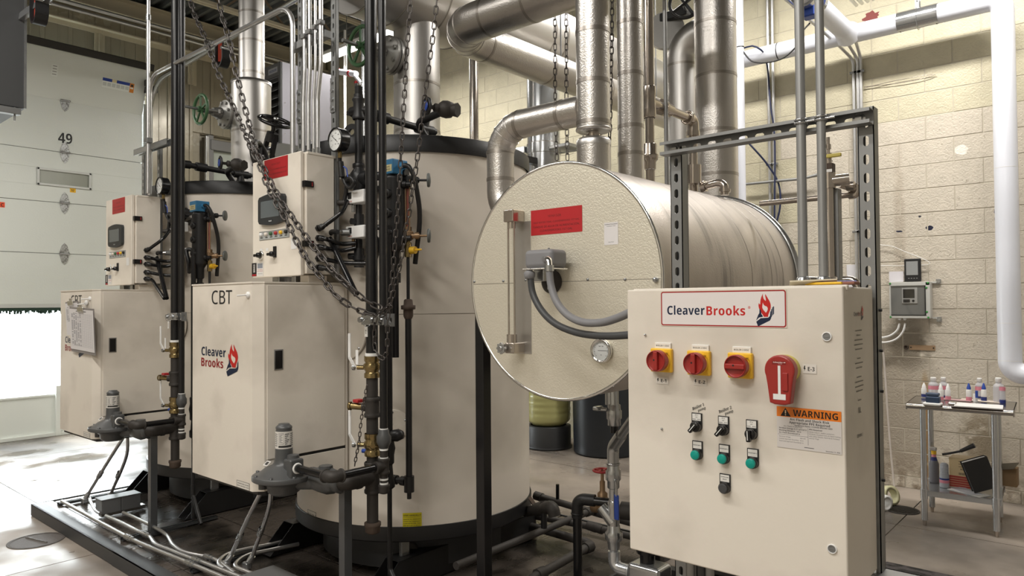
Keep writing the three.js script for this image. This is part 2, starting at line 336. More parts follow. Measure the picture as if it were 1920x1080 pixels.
// ---------- door wall of ribbed metal siding ----------
const wallLeft = struct('wall_left');
const sidingMat = mat([0.37, 0.335, 0.255], 0.5, 0.1, { roughnessMap: softTex });
part('outer_wall', [box(-10.26, -10.06, 4.55, 5.75, -6.81, 4.5), box(-10.26, -10.06, 0, 4.55, -4.76, -4.0), box(-10.26, -10.06, 0, 4.55, -1.48, 4.5), box(-10.26, -10.06, 4.06, 4.55, -6.81, -4.76)], sidingMat, wallLeft);
for (let z = -6.78, i = 0; z < 0.6; z += 0.305, i++) {   // ribbed sheets, each 305 mm
  const z1 = Math.min(z + 0.303, 0.9), mid = z + 0.152, y0 = mid < -4.76 ? 4.07 : mid < -3.98 || mid > -1.5 ? 0 : 4.42;
  part('siding_panel', [box(-10.06, -10.03, y0, 5.6, z, z1), box(-10.03, -10.012, y0, 5.6, z + 0.004, z + 0.05, 0.006), box(-10.03, -10.022, y0, 5.6, mid - 0.01, mid + 0.012, 0.003)], sidingMat, wallLeft);
}
const beamMat = mat([0.50, 0.45, 0.335], 0.55);
solo('eave_beam', [box(-9.96, -9.78, 5.37, 5.385, -6.75, 4), box(-9.88, -9.86, 5.385, 5.56, -6.75, 4), box(-9.97, -9.77, 5.56, 5.575, -6.75, 4)], beamMat, 'cream eave beam running along the top of the ribbed metal wall', 'beam');
solo('wall_angle', [box(-10.01, -9.93, 5.17, 5.185, -6.75, 0.8), box(-10.01, -10.0, 5.11, 5.17, -6.75, 0.8)], beamMat, 'thin cream angle trim below the eave beam on the metal wall', 'trim');
for (const [i, z] of [-3.42, -4.62].entries()) solo('wall_channel', [box(-10.01, -9.985, 4.72, 5.11, z - 0.06, z + 0.06, 0.004), box(-10.01, -9.96, 4.72, 5.11, z - 0.015, z + 0.015, 0.004)], beamMat, ['short cream channel stiffener above the door sticker', 'cream channel stiffener right of the overhead door top'][i], 'channel');

// overhead dock door, raised to eye height
const doorMat = mat([1, 1, 1], 0.38, 0, { map: dirty([0.865, 0.885, 0.865], 0.035, 3, 0.35), bumpMap: fineTex, bumpScale: 0.0005 });
const doorGrey = mat([0.2, 0.2, 0.2], 0.5, 0.4);
const door1 = struct('door_1');
const DZ = -3.93, DL = -1.5, SY = [1.625, 2.247, 2.876, 3.504, 4.148];
for (let i = 0; i < 4; i++) part('door_panel', i === 2 ? shapeWindow() : box(-10.0, -9.95, SY[i] + 0.003, SY[i + 1] - 0.003, DZ, DL, 0.004), doorMat, door1);
function shapeWindow() { const z0 = -2.716, z1 = -3.312, y0 = 3.071, y1 = 3.284; return [box(-10, -9.95, SY[2] + 0.003, y0, DZ, DL, 0.004), box(-10, -9.95, y1, SY[3] - 0.003, DZ, DL, 0.004), box(-10, -9.95, y0, y1, DZ, z1, 0.002), box(-10, -9.95, y0, y1, z0, DL, 0.002)]; }
{ // small vision light in the third section
  const z0 = -2.716, z1 = -3.312, y0 = 3.071, y1 = 3.284, w = struct('window_1', door1), f = 0.028;
  part('window_frame', [box(-9.95, -9.935, y0, y0 + f, z0, z1, 0.005), box(-9.95, -9.935, y1 - f, y1, z0, z1, 0.005), box(-9.95, -9.935, y0, y1, z0, z0 - f, 0.005), box(-9.95, -9.935, y0, y1, z1 + f, z1, 0.005)], mat([0.62, 0.64, 0.62], 0.4), w);
  part('pane', box(-9.99, -9.955, y0 - 0.01, y1 + 0.01, z1 - 0.01, z0 + 0.01), M.hazePane, w);
}
{ // top section follows the bend of the track into the room
  const g = box(-0.025, 0.025, 0.003, 0.6, DZ, DL, 0.004); g.rotateZ(-0.34); g.translate(-9.975, 4.148, 0); part('door_panel', g, doorMat, door1);
  const s = box(-0.05, 0.07, 0.6, 0.69, DZ - 0.05, DL, 0.01); s.rotateZ(-0.34); s.translate(-9.975, 4.148, 0); part('top_seal', s, mat([0.035, 0.033, 0.03], 0.7), door1);
  const c = (z0, z1, y0, y1) => { const q = new THREE.PlaneGeometry(1, 1); q.rotateY(Math.PI / 2); q.scale(1, y1 - y0, Math.abs(z1 - z0)); q.translate(0.0262, (y0 + y1) / 2, (z0 + z1) / 2); q.rotateZ(-0.34); q.translate(-9.975, 4.148, 0); return fin(q); };
  part('door_sticker', c(-3.4, -3.78, 0.27, 0.39), printMat(512, 160, (x, w, h) => { fill(x, '#e8ede9', 0, 0, w, h); fill(x, '#1c3f9c', 0, 0, 150, 50); fill(x, '#e4d9b0', 150, 0, 75, 50); fill(x, '#1c3f9c', 225, 0, 215, 50); fill(x, '#d9852a', 440, 0, 72, 160); fill(x, '#2a1c10', 455, 20, 42, 40); fill(x, '#f0ece0', 450, 70, 52, 26); for (let i = 0; i < 6; i++) fill(x, '#c9cfcc', 10 + i * 72, 70, 58, 60); }), door1, 'blue and orange safety sticker');
  part('door_sticker', c(-2.83, -2.9, 0.28, 0.42), printMat(64, 128, (x, w, h) => { fill(x, '#e3e8e4', 0, 0, w, h); for (let i = 0; i < 4; i++) fill(x, '#555', 12, 14 + i * 30, 40, 6); }), door1);
}
const hz = -3.014, hingeMat = mat([0.55, 0.56, 0.56], 0.35, 0.85, { map: dirty([0.95, 0.95, 0.95], 0.4, 8, 8) });
for (const y of SY.slice(1)) {
  const h = part('hinge', [shapeExtrude([[-0.055, 0.012], [0.055, 0.012], [0.03, 0.1], [0, 0.135], [-0.03, 0.1]], 0.006), shapeExtrude([[-0.055, -0.012], [-0.03, -0.1], [0, -0.135], [0.03, -0.1], [0.055, -0.012]], 0.006)].map((g) => { g.rotateY(Math.PI / 2); g.translate(-9.949, y, hz); return boxUV(g); }), hingeMat, door1);
  part('hinge_pin', cyl([-9.935, y, hz - 0.055], [-9.935, y, hz + 0.055], 0.012, 0.012, 10), M.galv, h);
}
part('seam_backing', SY.slice(1).map((y) => box(-9.996, -9.958, y - 0.03, y + 0.03, DZ + 0.02, DL - 0.02)), doorGrey, door1);
part('bottom_rail', [box(-10.0, -9.945, 1.585, 1.628, DZ, DL, 0.004)], mat([0.6, 0.62, 0.6], 0.5, 0.3), door1);
{ const br = []; for (let i = 0; i < 155; i++) { const z = DZ + i * 0.0156; br.push(bar([-9.97 + (rnd() - 0.5) * 0.01, 1.59, z], [-9.97 + (rnd() - 0.5) * 0.03, 1.54 - rnd() * 0.035, z + (rnd() - 0.5) * 0.02], 0.021, 0.006)); } part('seal_strip', box(-9.985, -9.955, 1.548, 1.592, DZ, DL), mat([0.02, 0.05, 0.035], 0.8), door1); part('brush_seal', br, mat([0.02, 0.05, 0.035], 0.8), door1, 'dark green brush seal').userData.kind = 'stuff'; }
part('door_number', sheetX(-2.929, -3.111, 3.599, 3.771, -9.95), printMat(256, 200, (x, w, h) => { fill(x, '#d3d9d4', 0, 0, w, h); txt(x, '49', 128, 104, 205, '#0b0b0b', 'center', 'bold', 240); }), door1, 'black number 49');
part('height_tag', sheetX(-3.072, -3.137, 3.018, 3.071, -9.95), printMat(96, 64, (x, w, h) => { fill(x, '#f0b811', 0, 0, w, h); txt(x, "10'", 46, 34, 50); }), door1, "yellow tag reading 10'");
part('letter_tag', sheetX(-2.275, -2.394, 2.762, 2.824, -9.95), printMat(128, 64, (x, w, h) => { fill(x, '#e8512a', 0, 0, w, h); txt(x, 'C', 100, 34, 56); }), door1, 'orange tag with a letter C');
// jamb and tracks
part('jamb', [box(-10.05, -9.93, 0, 4.3, DZ - 0.13, DZ - 0.01, 0.005)], doorMat, door1);
part('track', [sweep(fillet([[-9.9, 0.1, DZ - 0.06], [-9.9, 4.55, DZ - 0.06], [-5.2, 4.75, DZ - 0.06]], 0.55), 0.032, 8)], M.galv, door1, 'galvanised door track');
part('track_bracket', [box(-9.85, -9.7, 4.42, 4.5, DZ - 0.1, DZ + 0.02, 0.004), box(-9.8, -9.72, 4.5, 4.58, DZ - 0.05, DZ + 0.04, 0.01)], M.black, door1);
function bumper(p, label) {
  const t = thing('track_bumper', label, 'bumper', p);
  const U = [[0, 0.16], [0, -0.02], [0.03, -0.075], [0.09, -0.075], [0.12, -0.02], [0.12, 0.08]].map((q) => [p[0] + q[0], p[1] + q[1], p[2]]);
  const f = fillet(U, 0.05), g = []; for (let i = 0; i < f.length - 1; i++) g.push(bar(f[i], f[i + 1], 0.012, 0.075, 0));
  part('spring_strap', g, M.black, t); part('red_stripe', [box(p[0] + 0.008, p[0] + 0.02, p[1] - 0.02, p[1] + 0.16, p[2] - 0.014, p[2] + 0.014)], mat([0.5, 0.06, 0.03], 0.5), t, 'red stripe');
  part('bolt', [cyl([p[0] + 0.13, p[1] + 0.06, p[2] - 0.05], [p[0] + 0.13, p[1] + 0.06, p[2] + 0.05], 0.014, 0.014, 10)], M.galv, t);
}
bumper([-5.75,3.664,-2.886], 'black spring bumper with a red stripe at the right end of the door track');
bumper([-5.4,3.52,-1.466], 'black spring bumper with a red stripe beside the dark grey heater box');
solo('track_hanger', [bar([-5.6,3.551,-1.434], [-5.2,3.598,-1.491], 0.05, 0.03)], M.galv, 'galvanised hanger strut crossing behind the top left bumper', 'strut');
// bright outside: white loading bay barrier and apron
solo('dock_barrier', [box(-10.17, -10.1, 0.02, 0.5, -3.9, -1.5, 0.008), box(-10.19, -10.08, 0.49, 0.52, -3.9, -1.5, 0.008), box(-10.2, -10.06, 0, 0.045, -3.9, -1.5, 0.006), box(-10.13, -10.05, 0, 0.62, -3.02, -2.96, 0.006)], mat([0.80, 0.84, 0.80], 0.45), 'pale low barrier panel across the foot of the open dock door', 'barrier');
const apron = struct('floor_outside'); part('slab', box(-30, -10.26, -0.15, -0.02, -20, 14), mat([0.62, 0.62, 0.6], 0.8), apron);
// second overhead door further along
const door2 = struct('door_2');
const d2 = mat([0.47, 0.52, 0.47], 0.5, 0.05);
for (const [a, b] of [[0.02, 0.9], [0.9, 1.5], [1.5, 2.1], [2.1, 2.7], [2.7, 3.3], [3.3, 3.86]]) part('door_panel', box(-10.1, -10.05, a + 0.004, b - 0.004, -6.72, -4.93, 0.004), d2, door2);
part('jamb', [box(-10.06, -9.98, 0, 4.05, -4.93, -4.84, 0.006)], doorGrey, door2);
part('track', [box(-9.98, -9.93, 0, 4.02, -4.84, -4.79, 0.006)], M.galv, door2);
part('head_seal', [box(-10.06, -9.97, 3.84, 3.99, -6.78, -4.88, 0.01)], doorGrey, door2, 'ragged grey head seal');
part('outer_wall', [box(-10.26, -10.12, 0, 4.06, -6.8, -4.76)], sidingMat, door2);

// ---------- ceiling: corrugated steel deck on open web joists ----------
const ceiling = struct('ceiling');
part('roof_board', box(-10.3, 3.2, 5.69, 5.9, -6.99, 4.7), mat([0.2, 0.2, 0.2], 0.8), ceiling);
const deckMat = mat([0.20, 0.215, 0.215], 0.45, 0.5);
for (let z = -6.8; z < 4.4; z += 0.9) {
  const pr = []; for (let k = 0; k < 6; k++) { const a = z + k * 0.15; pr.push([a, 5.68], [a + 0.07, 5.68], [a + 0.09, 5.62], [a + 0.13, 5.62], [a + 0.148, 5.68]); }
  pr.push([z + 0.898, 5.685], [z, 5.685]);
  const g = shapeExtrude(pr, 13.2); g.rotateY(Math.PI / 2); g.scale(1, 1, -1); 
  { const p = g.attributes.position, n = g.attributes.normal; for (let i = 0; i < p.count; i += 3) for (const A of [p, n]) { const t = [A.getX(i + 1), A.getY(i + 1), A.getZ(i + 1)]; A.setXYZ(i + 1, A.getX(i + 2), A.getY(i + 2), A.getZ(i + 2)); A.setXYZ(i + 2, ...t); } }
  g.translate(-10.2, 0, 0); part('deck_panel', g, deckMat, ceiling);
}
const joistAt = (x) => {
  const g = [];
  for (const y of [5.57, 5.17]) g.push(box(x - 0.055, x - 0.008, y, y + 0.035, -6.8, 4.4), box(x + 0.008, x + 0.055, y, y + 0.035, -6.8, 4.4));
  for (let z = -6.7, i = 0; z < 4.2; z += 0.42, i++) g.push(bar([x, i % 2 ? 5.58 : 5.19, z], [x, i % 2 ? 5.19 : 5.58, z + 0.42], 0.022, 0.022));
  return g;
};
['first', 'second', 'third', 'fourth', 'fifth'].forEach((w, i) => { const x = -8.23 + i * 1.35, g = joistAt(x), t = thing('roof_joist', w + ' cream open web roof joist counting from the metal door wall', 'joist', [x, 5.17, -1.2], 'roof joists under the steel deck'); part('chord', g.slice(0, 4), beamMat, t); part('web', g.slice(4), mat([0.2, 0.15, 0.1], 0.6), t); });
for (const [i, q] of [[-9.62, 5.27], [-9.55, 5.17]].entries()) solo('ceiling_pipe', [cyl([q[0], q[1], -6.75], [q[0], q[1], 3.5], 0.024 - i * 0.006)], M.emt, ['upper bright conduit running along the top of the metal door wall', 'lower thin conduit running along the top of the metal door wall'][i], 'conduit');

// ---------- strip lights ----------
const lampHousing = mat([0.75, 0.75, 0.72], 0.4), lampGlow = new THREE.MeshStandardMaterial({ color: 0xffffff, roughness: 0.5, emissive: new THREE.Color(1, 0.98, 0.94), emissiveIntensity: LAMP.glow });
const lampWords = ['visible behind the flues', 'over the overhead duct', 'over the feed tank end', 'in front of the dock door', 'in front of the left boiler', 'in front of the control panel', 'behind the viewpoint'];
LAMP_SPOTS.forEach(([x, y, z, k], i) => {
  const t = thing('strip_light', 'long white ceiling strip light ' + lampWords[i], 'light', [x, y, z]), w = LAMP.w / 2;
  part('housing', [box(x - w, x + w, y + 0.05, y + 0.1, z - 0.06, z + 0.06, 0.01)], lampHousing, t);
  part('lamp_tube', [box(x - w, x + w, y, y + 0.05, z - 0.055, z + 0.055, 0.022)], lampGlow, t);
  for (const s of [-1, 1]) part('hanger_rod', cyl([x + s * w * 0.8, y + 0.1, z], [x + s * w * 0.8, 5.6, z], 0.004, 0.004, 6), M.galv, t);
  const l = new THREE.RectAreaLight(new THREE.Color(1, 0.955, 0.89), LAMP.power * k, LAMP.w, LAMP.d);
  l.position.set(x, y - 0.02, z); l.rotation.x = -Math.PI / 2; l.name = 'strip_light_glow'; l.castShadow = true; scene.add(l);
});


// ---------- control panel on its strut frame ----------
const PZ = -1.81, PX0 = -1.125, PX1 = -0.522, PY0 = 0.884, PY1 = 1.643;
{
  const t = thing('control_panel', 'large white wall-style electrical control panel with rotary disconnects and brand nameplate, nearest the viewer', 'control panel', [(PX0 + PX1) / 2, PY0, -1.95]);
  part('enclosure', [box(PX0 + 0.006, PX1 - 0.004, PY0 + 0.004, PY1 - 0.002, -2.083, -1.838, 0.006), box(PX0 + 0.006, PX1 + 0.002, PY1 - 0.012, PY1 + 0.003, -1.85, -1.836, 0.003)], M.cream, t);
  const door = part('door', box(PX0, PX1, PY0, PY1, -1.834, PZ, 0.005), M.cream, t);
  part('gasket', box(PX0 + 0.006, PX1 - 0.006, PY0 + 0.006, PY1 - 0.006, -1.84, -1.832), M.darkRubber, t);
  // nameplate
  const nx0 = -1.013, nx1 = -0.657, ny0 = 1.539, ny1 = 1.637;
  part('nameplate', sheetZ(nx0, nx1, ny0, ny1, PZ), printMat(1536, 420, (x, w, h) => {
    fill(x, '#d9cfc0', 0, 0, w, h); x.fillStyle = '#9c1b1f'; x.beginPath(); x.roundRect(6, 6, w - 12, h - 12, 30); x.fill(); x.fillStyle = '#e2dcda'; x.beginPath(); x.roundRect(20, 20, w - 40, h - 40, 18); x.fill();
    txt(x, 'Cleaver', 82, 232, 146, '#0c1f3d', 'left', 'bold', 500); txt(x, 'Brooks', 588, 236, 146, '#bf1f1d', 'left', 'bold', 510); txt(x, '®', 1118, 198, 40, '#bf1f1d');
    emblem(x, 1195, 42, 0.83, '#e2dcda');
  }, 0.3), door, 'white nameplate with red border, blue and red lettering and a flame in a hand');
  // three rotary disconnects
  [[1243, 674.5, 'BOILER 1 DISC', 0], [1312.5, 680.5, 'BOILER 2 DISC', 0], [1389.5, 685, 'BOILER 3 DISC', 1]].forEach(([px, py, s, turned], i) => {
    const c = [[-1.008, 1.442], [-0.894, 1.44], [-0.777, 1.439]][i], [cx, cy] = c, h = 0.0335;
    const sw = part('rotary_disconnect', box(cx - h, cx + h, cy - h, cy + h, PZ, PZ + 0.014, 0.004), M.yellow, door, 'yellow square disconnect with a red knob, labelled ' + s.toLowerCase());
    part('collar', lathe([[0.0305, 0], [0.0305, 0.006], [0.028, 0.008]], [cx, cy, PZ + 0.014], [0, 0, 1]), M.yellow, sw);
    part('knob', lathe([[0.029, 0], [0.03, 0.004], [0.03, 0.022], [0.0285, 0.0245], [0.0265, 0.0245], [0.0255, 0.018], [0, 0.018]], [cx, cy, PZ + 0.02], [0, 0, 1]), M.redKnob, sw);
    const a = 0.007, L = 0.0265, g = turned ? box(cx - L, cx + L, cy - a, cy + a, PZ + 0.036, PZ + 0.047, 0.003) : box(cx - a, cx + a, cy - L, cy + L, PZ + 0.036, PZ + 0.047, 0.003);
    part('grip', g, M.redKnob, sw);
    part('keyhole', cyl([cx - 0.003, cy + 0.003, PZ + 0.047], [cx - 0.003, cy + 0.003, PZ + 0.0474], 0.0026, 0.0026, 12), M.black, sw);
    part('tag', box(cx - 0.023, cx + 0.028, cy + h - 0.001, cy + h + 0.016, PZ, PZ + 0.006, 0.002), M.white, sw);
    part('tag_print', sheetZ(cx - 0.022, cx + 0.027, cy + h, cy + h + 0.015, PZ + 0.006, 0.0003), printMat(320, 96, (x, w, hh) => { fill(x, '#e9e6df', 0, 0, w, hh); txt(x, s, w / 2, hh / 2, 40, '#333', 'center', 'bold', 290); }), sw);
    part('position_mark', sheetZ(cx + 0.018, cx + 0.028, cy + 0.016, cy + 0.024, PZ + 0.0205, 0.0003), printMat(64, 48, (x, w, hh) => { fill(x, '#d39a1a', 0, 0, w, hh); txt(x, 'm', 32, 24, 56); }), sw);
  });
  // main disconnect handle
  { const cx = -0.661, cy = 1.436;
    const b = part('main_disconnect', lathe([[0.036, 0], [0.036, 0.012], [0.034, 0.02]], [cx, cy, PZ], [0, 0, 1], 40), M.dullYellow, door, 'yellow round base with a large red turn handle');
    const o = []; for (let k = 0; k <= 20; k++) { const a = -0.42 + k / 20 * (Math.PI + 0.84); o.push([0.0335 * Math.cos(a), 0.0335 * Math.sin(a)]); }
    o.push([-0.027, -0.035], [-0.0215, -0.078], [-0.012, -0.081], [0.012, -0.081], [0.0215, -0.078], [0.027, -0.035]);
    const g = shapeExtrude(o, 0.02, [], 0.004); g.translate(cx, cy, PZ + 0.024); part('handle', boxUV(g), M.redKnob, b);
    const hz2 = PZ + 0.048; part('handle_mark', [sheetZ(cx - 0.003, cx + 0.0035, cy - 0.058, cy + 0.012, hz2, 0.0006), sheetZ(cx - 0.0155, cx + 0.0155, cy - 0.072, cy - 0.058, hz2, 0.0006)], M.white, b, 'white T-shaped mark');
    part('handle_lettering', sheetZ(cx - 0.017, cx + 0.017, cy + 0.015, cy + 0.023, hz2, 0.0004), printMat(256, 64, (x, w, h) => { fill(x, '#7c1715', 0, 0, w, h); txt(x, 'Schneider', 110, 26, 38, '#e8d8d4', 'center', 'bold', 190); fill(x, '#e8d8d4', 212, 18, 36, 14); txt(x, 'Electric', 150, 52, 20, '#d8c0bc'); }), b);
    part('grip_ridge', [box(cx - 0.022, cx - 0.008, cy - 0.05, cy - 0.005, PZ + 0.046, PZ + 0.051, 0.002), box(cx + 0.008, cx + 0.022, cy - 0.05, cy - 0.005, PZ + 0.046, PZ + 0.051, 0.002)].slice(1), M.redKnob, b);
  }
  // selectors, pilot lights, reset
  const plateP = (cx, cy, top, lines, name, what) => {
    const o = []; for (let k = 0; k <= 14; k++) { const a = Math.PI + k / 14 * Math.PI; o.push([0.0145 * Math.cos(a), -0.010 + 0.0145 * Math.sin(a)]); } o.push([0.0145, 0.026], [-0.0145, 0.026]);
    const g = shapeExtrude(o, 0.004, [], 0.0005); g.translate(cx, cy, PZ);
    const p = part(name, boxUV(g), M.black, door, what);
    part('legend', sheetZ(cx - 0.0125, cx + 0.0125, cy + 0.006, cy + 0.0245, PZ + 0.0046, 0.0003), printMat(200, 150, (x, w, h) => { fill(x, '#e3e1dc', 0, 0, w, h); lines.forEach(([s, px, py, sz]) => txt(x, s, px, py, sz, '#222', 'center', 'bold', 190)); }), p);
    return p;
  };
  const sel = [[-0.905, 1.276, -0.7], [-0.828, 1.275, -0.7], [-0.751, 1.273, 0.05]];
  sel.forEach(([cx, cy, turn], i) => {
    const p = plateP(cx, cy, 0, [['FP-' + (i + 1), 100, 30, 34], ['OFF', 100, 76, 28], ['HAND', 44, 122, 28], ['AUTO', 156, 122, 28]], 'selector_switch', ['first', 'second', 'third'][i] + ' black selector switch in the row');
    part('knob', lathe([[0.0145, 0], [0.0145, 0.012], [0.012, 0.016], [0, 0.016]], [cx, cy - 0.0095, PZ + 0.004], [0, 0, 1]), M.blackGloss, p);
    const lv = box(-0.0055, 0.0055, -0.018, 0.013, 0.016, 0.03, 0.003); lv.rotateZ(turn); lv.translate(cx, cy - 0.0095, PZ + 0.002); part('lever', lv, M.blackGloss, p);
    const ln = box(-0.001, 0.001, -0.013, 0.011, 0.0305, 0.0308); ln.rotateZ(turn); ln.translate(cx, cy - 0.0095, PZ + 0.002); part('pointer_line', ln, M.white, p);
  });
  [[-0.904, 1.2, 1], [-0.827, 1.2, 2], [-0.749, 1.199, 3]].forEach(([cx, cy, n]) => {
    const p = plateP(cx, cy, 0, [['FEEDPUMP ' + n, 100, 76, 34]], 'pilot_light', 'green pilot light of feed pump ' + n);
    part('bezel', lathe([[0.0148, 0], [0.0148, 0.010], [0.013, 0.013], [0.0125, 0.010]], [cx, cy - 0.0095, PZ + 0.004], [0, 0, 1]), M.black, p);
    part('lens', lathe([[0.0127, 0.006], [0.0127, 0.017], [0.011, 0.0195], [0, 0.0205]], [cx, cy - 0.0095, PZ + 0.004], [0, 0, 1]), M.teal, p);
  });
  { const cx = -0.826, cy = 1.122, p = plateP(cx, cy, 0, [['OVERLOAD', 100, 48, 34], ['RESET', 100, 96, 34]], 'reset_button', 'black overload reset push button');
    part('bezel', lathe([[0.0148, 0], [0.0148, 0.010], [0.0125, 0.013]], [cx, cy - 0.0095, PZ + 0.004], [0, 0, 1]), M.black, p);
    part('button', lathe([[0.0122, 0.01], [0.0122, 0.0145], [0.0105, 0.016], [0, 0.0155]], [cx, cy - 0.0095, PZ + 0.004], [0, 0, 1]), M.darkRubber, p); }
  // stickers
  const eTag = (x0, x1, y0, y1, s) => part('equipment_tag', sheetZ(x0, x1, y0, y1, PZ), printMat(256, 160, (x, w, h) => { fill(x, '#dcd7cf', 0, 0, w, h); x.fillStyle = '#111'; x.beginPath(); [[30, 30], [52, 30], [42, 68], [58, 68], [24, 132], [34, 86], [18, 86]].forEach((p, i) => i ? x.lineTo(p[0], p[1]) : x.moveTo(p[0], p[1])); x.fill(); txt(x, s, 158, 84, 96, '#111', 'center', 'bold', 180); }), door, 'tag reading ' + s);
  eTag(-1.03, -0.991, 1.374, 1.394, 'E-1');
  eTag(-0.914, -0.875, 1.378, 1.398, 'E-2');
  eTag(-0.62, -0.587, 1.428, 1.451, 'E-3');
  const scrawl = (x0, x1, y0, y1, n) => part('handwriting', sheetZ(x0, x1, y0, y1, PZ), clearPrint(256, 224, (x) => { x.translate(128, 112); x.rotate(-0.42); x.font = 'italic bold 62px serif'; x.fillStyle = '#0d0d10'; x.textAlign = 'center'; x.fillText('Boiler ' + n, 0, -8); x.font = 'italic bold 54px serif'; x.fillText('pump', 46, 50); }), door, 'handwritten boiler ' + n + ' pump');
  scrawl(-0.921, -0.88, 1.297, 1.334, 1); scrawl(-0.844, -0.802, 1.296, 1.333, 2);
  part('warning_label', sheetZ(-0.686, -0.531, 1.238, 1.341, PZ), printMat(1200, 800, (x, w, h) => {
    fill(x, '#cfcac6', 0, 0, w, h); fill(x, '#e07a1f', 0, 0, w, 196); x.fillStyle = '#0a0a0a'; x.beginPath(); x.moveTo(170, 18); x.lineTo(272, 184); x.lineTo(72, 184); x.fill(); x.fillStyle = '#e8c9a0'; x.beginPath(); x.roundRect(158, 62, 24, 70, 10); x.fill(); x.beginPath(); x.arc(170, 156, 13, 0, 7); x.fill();
    txt(x, 'WARNING', 735, 104, 172, '#0a0a0a', 'center', 'bold', 840);
    txt(x, 'Arc Flash and Shock Risk', 620, 232, 62, '#111', 'center', 'bold', 740); txt(x, 'Appropriate PPE Required', 620, 292, 62, '#111', 'center', 'bold', 760);
    txt(x, 'Equipment Name: CLEAVER BROOKS SKID', 690, 342, 38, '#111', 'center', 'bold', 700); txt(x, 'Arc Flash Protection', 310, 374, 40, '#333', 'center', 'normal');
    fill(x, '#222', 590, 370, 5, 330); fill(x, '#222', 20, 540, 572, 5);
    [['Incident Energy:', 40, 416, 36], ['0.17 cal/cm^2', 330, 416, 36], ['Working Distance:', 40, 462, 36], ['18 in', 380, 462, 36], ['Arc Flash Boundary:', 40, 506, 36], ['6 in', 380, 506, 36]].forEach(([s, a, b, c]) => txt(x, s, a, b, c, '#111', 'left'));
    [['Nominal Voltage', 40, 582], ['480 VAC', 440, 582], ['Limited Approach Boundary', 40, 626], ['42 in', 440, 626], ['Restricted Approach Boundary', 40, 670], ['12 in', 440, 670]].forEach(([s, a, b]) => txt(x, s, a, b, 30, '#333', 'left', 'normal'));
    txt(x, 'PPE Required', 612, 394, 38, '#111', 'left'); ['Gloves Class 0 - leather protectors', 'VR Gloves, Insulated Tools, Arc Rated Clothing', 'with Safety Glasses, Hard Hat & Footwear', 'and Ear Plugs'].forEach((s, i) => txt(x, s, 612, 440 + i * 40, 30, '#333', 'left', 'normal', 570));
    txt(x, 'November 11, 2022', 1170, 770, 28, '#222', 'right'); fill(x, '#444', 520, 742, 180, 12);
  }), door, 'orange and white arc flash warning label');
  // latches, screws
  for (const p of [[-0.561,1.52,-1.81], [-0.557,1.009,-1.81]]) { const l = part('quarter_turn_latch', lathe([[0.0115, 0], [0.0115, 0.003], [0.0092, 0.004], [0.009, 0.001]], [p[0], p[1], PZ], [0, 0, 1]), M.white, door); part('latch_insert', [cyl([p[0], p[1], PZ + 0.0005], [p[0], p[1], PZ + 0.0022], 0.0088), box(p[0] - 0.008, p[0] + 0.008, p[1] - 0.0015, p[1] + 0.0015, PZ + 0.002, PZ + 0.0035)], M.strut, l); }
  for (const p of [[-1.064,1.512,-1.81], [-1.014,1.247,-1.81]]) part('screw', lathe([[0.0032, 0], [0.0036, 0.003], [0.0018, 0.0055], [0, 0.0056]], [p[0], p[1], PZ], [0, 0, 1], 12), M.galv, door);
  // clear sticker on the side of the enclosure
  part('side_label', sheetX(-1.895, -1.985, 1.24, 1.60, PX1 - 0.004), clearPrint(200, 800, (x) => {
    txt(x, 'Cleaver', 62, 60, 34, '#26262e', 'center', 'bold', 90); txt(x, 'Brooks', 130, 60, 34, '#8c3a36', 'center', 'bold', 70); emblem(x, 160, 10, 0.2, '#988c7c');
    for (let i = 0; i < 16; i++) { const y = 150 + i * 26, w = [120, 80, 150, 160, 130, 0, 60, 150, 110, 0, 90, 150, 160, 120, 0, 60][i]; x.fillStyle = '#3a352e'; for (let k = 0; k < w; k += 9) x.fillRect(100 - w / 2 + k, y, 6, 7); }
    txt(x, 'UL', 100, 600, 44, '#33302a'); txt(x, 'Brooks )', 100, 740, 26, '#26262e');
  }), t);
}
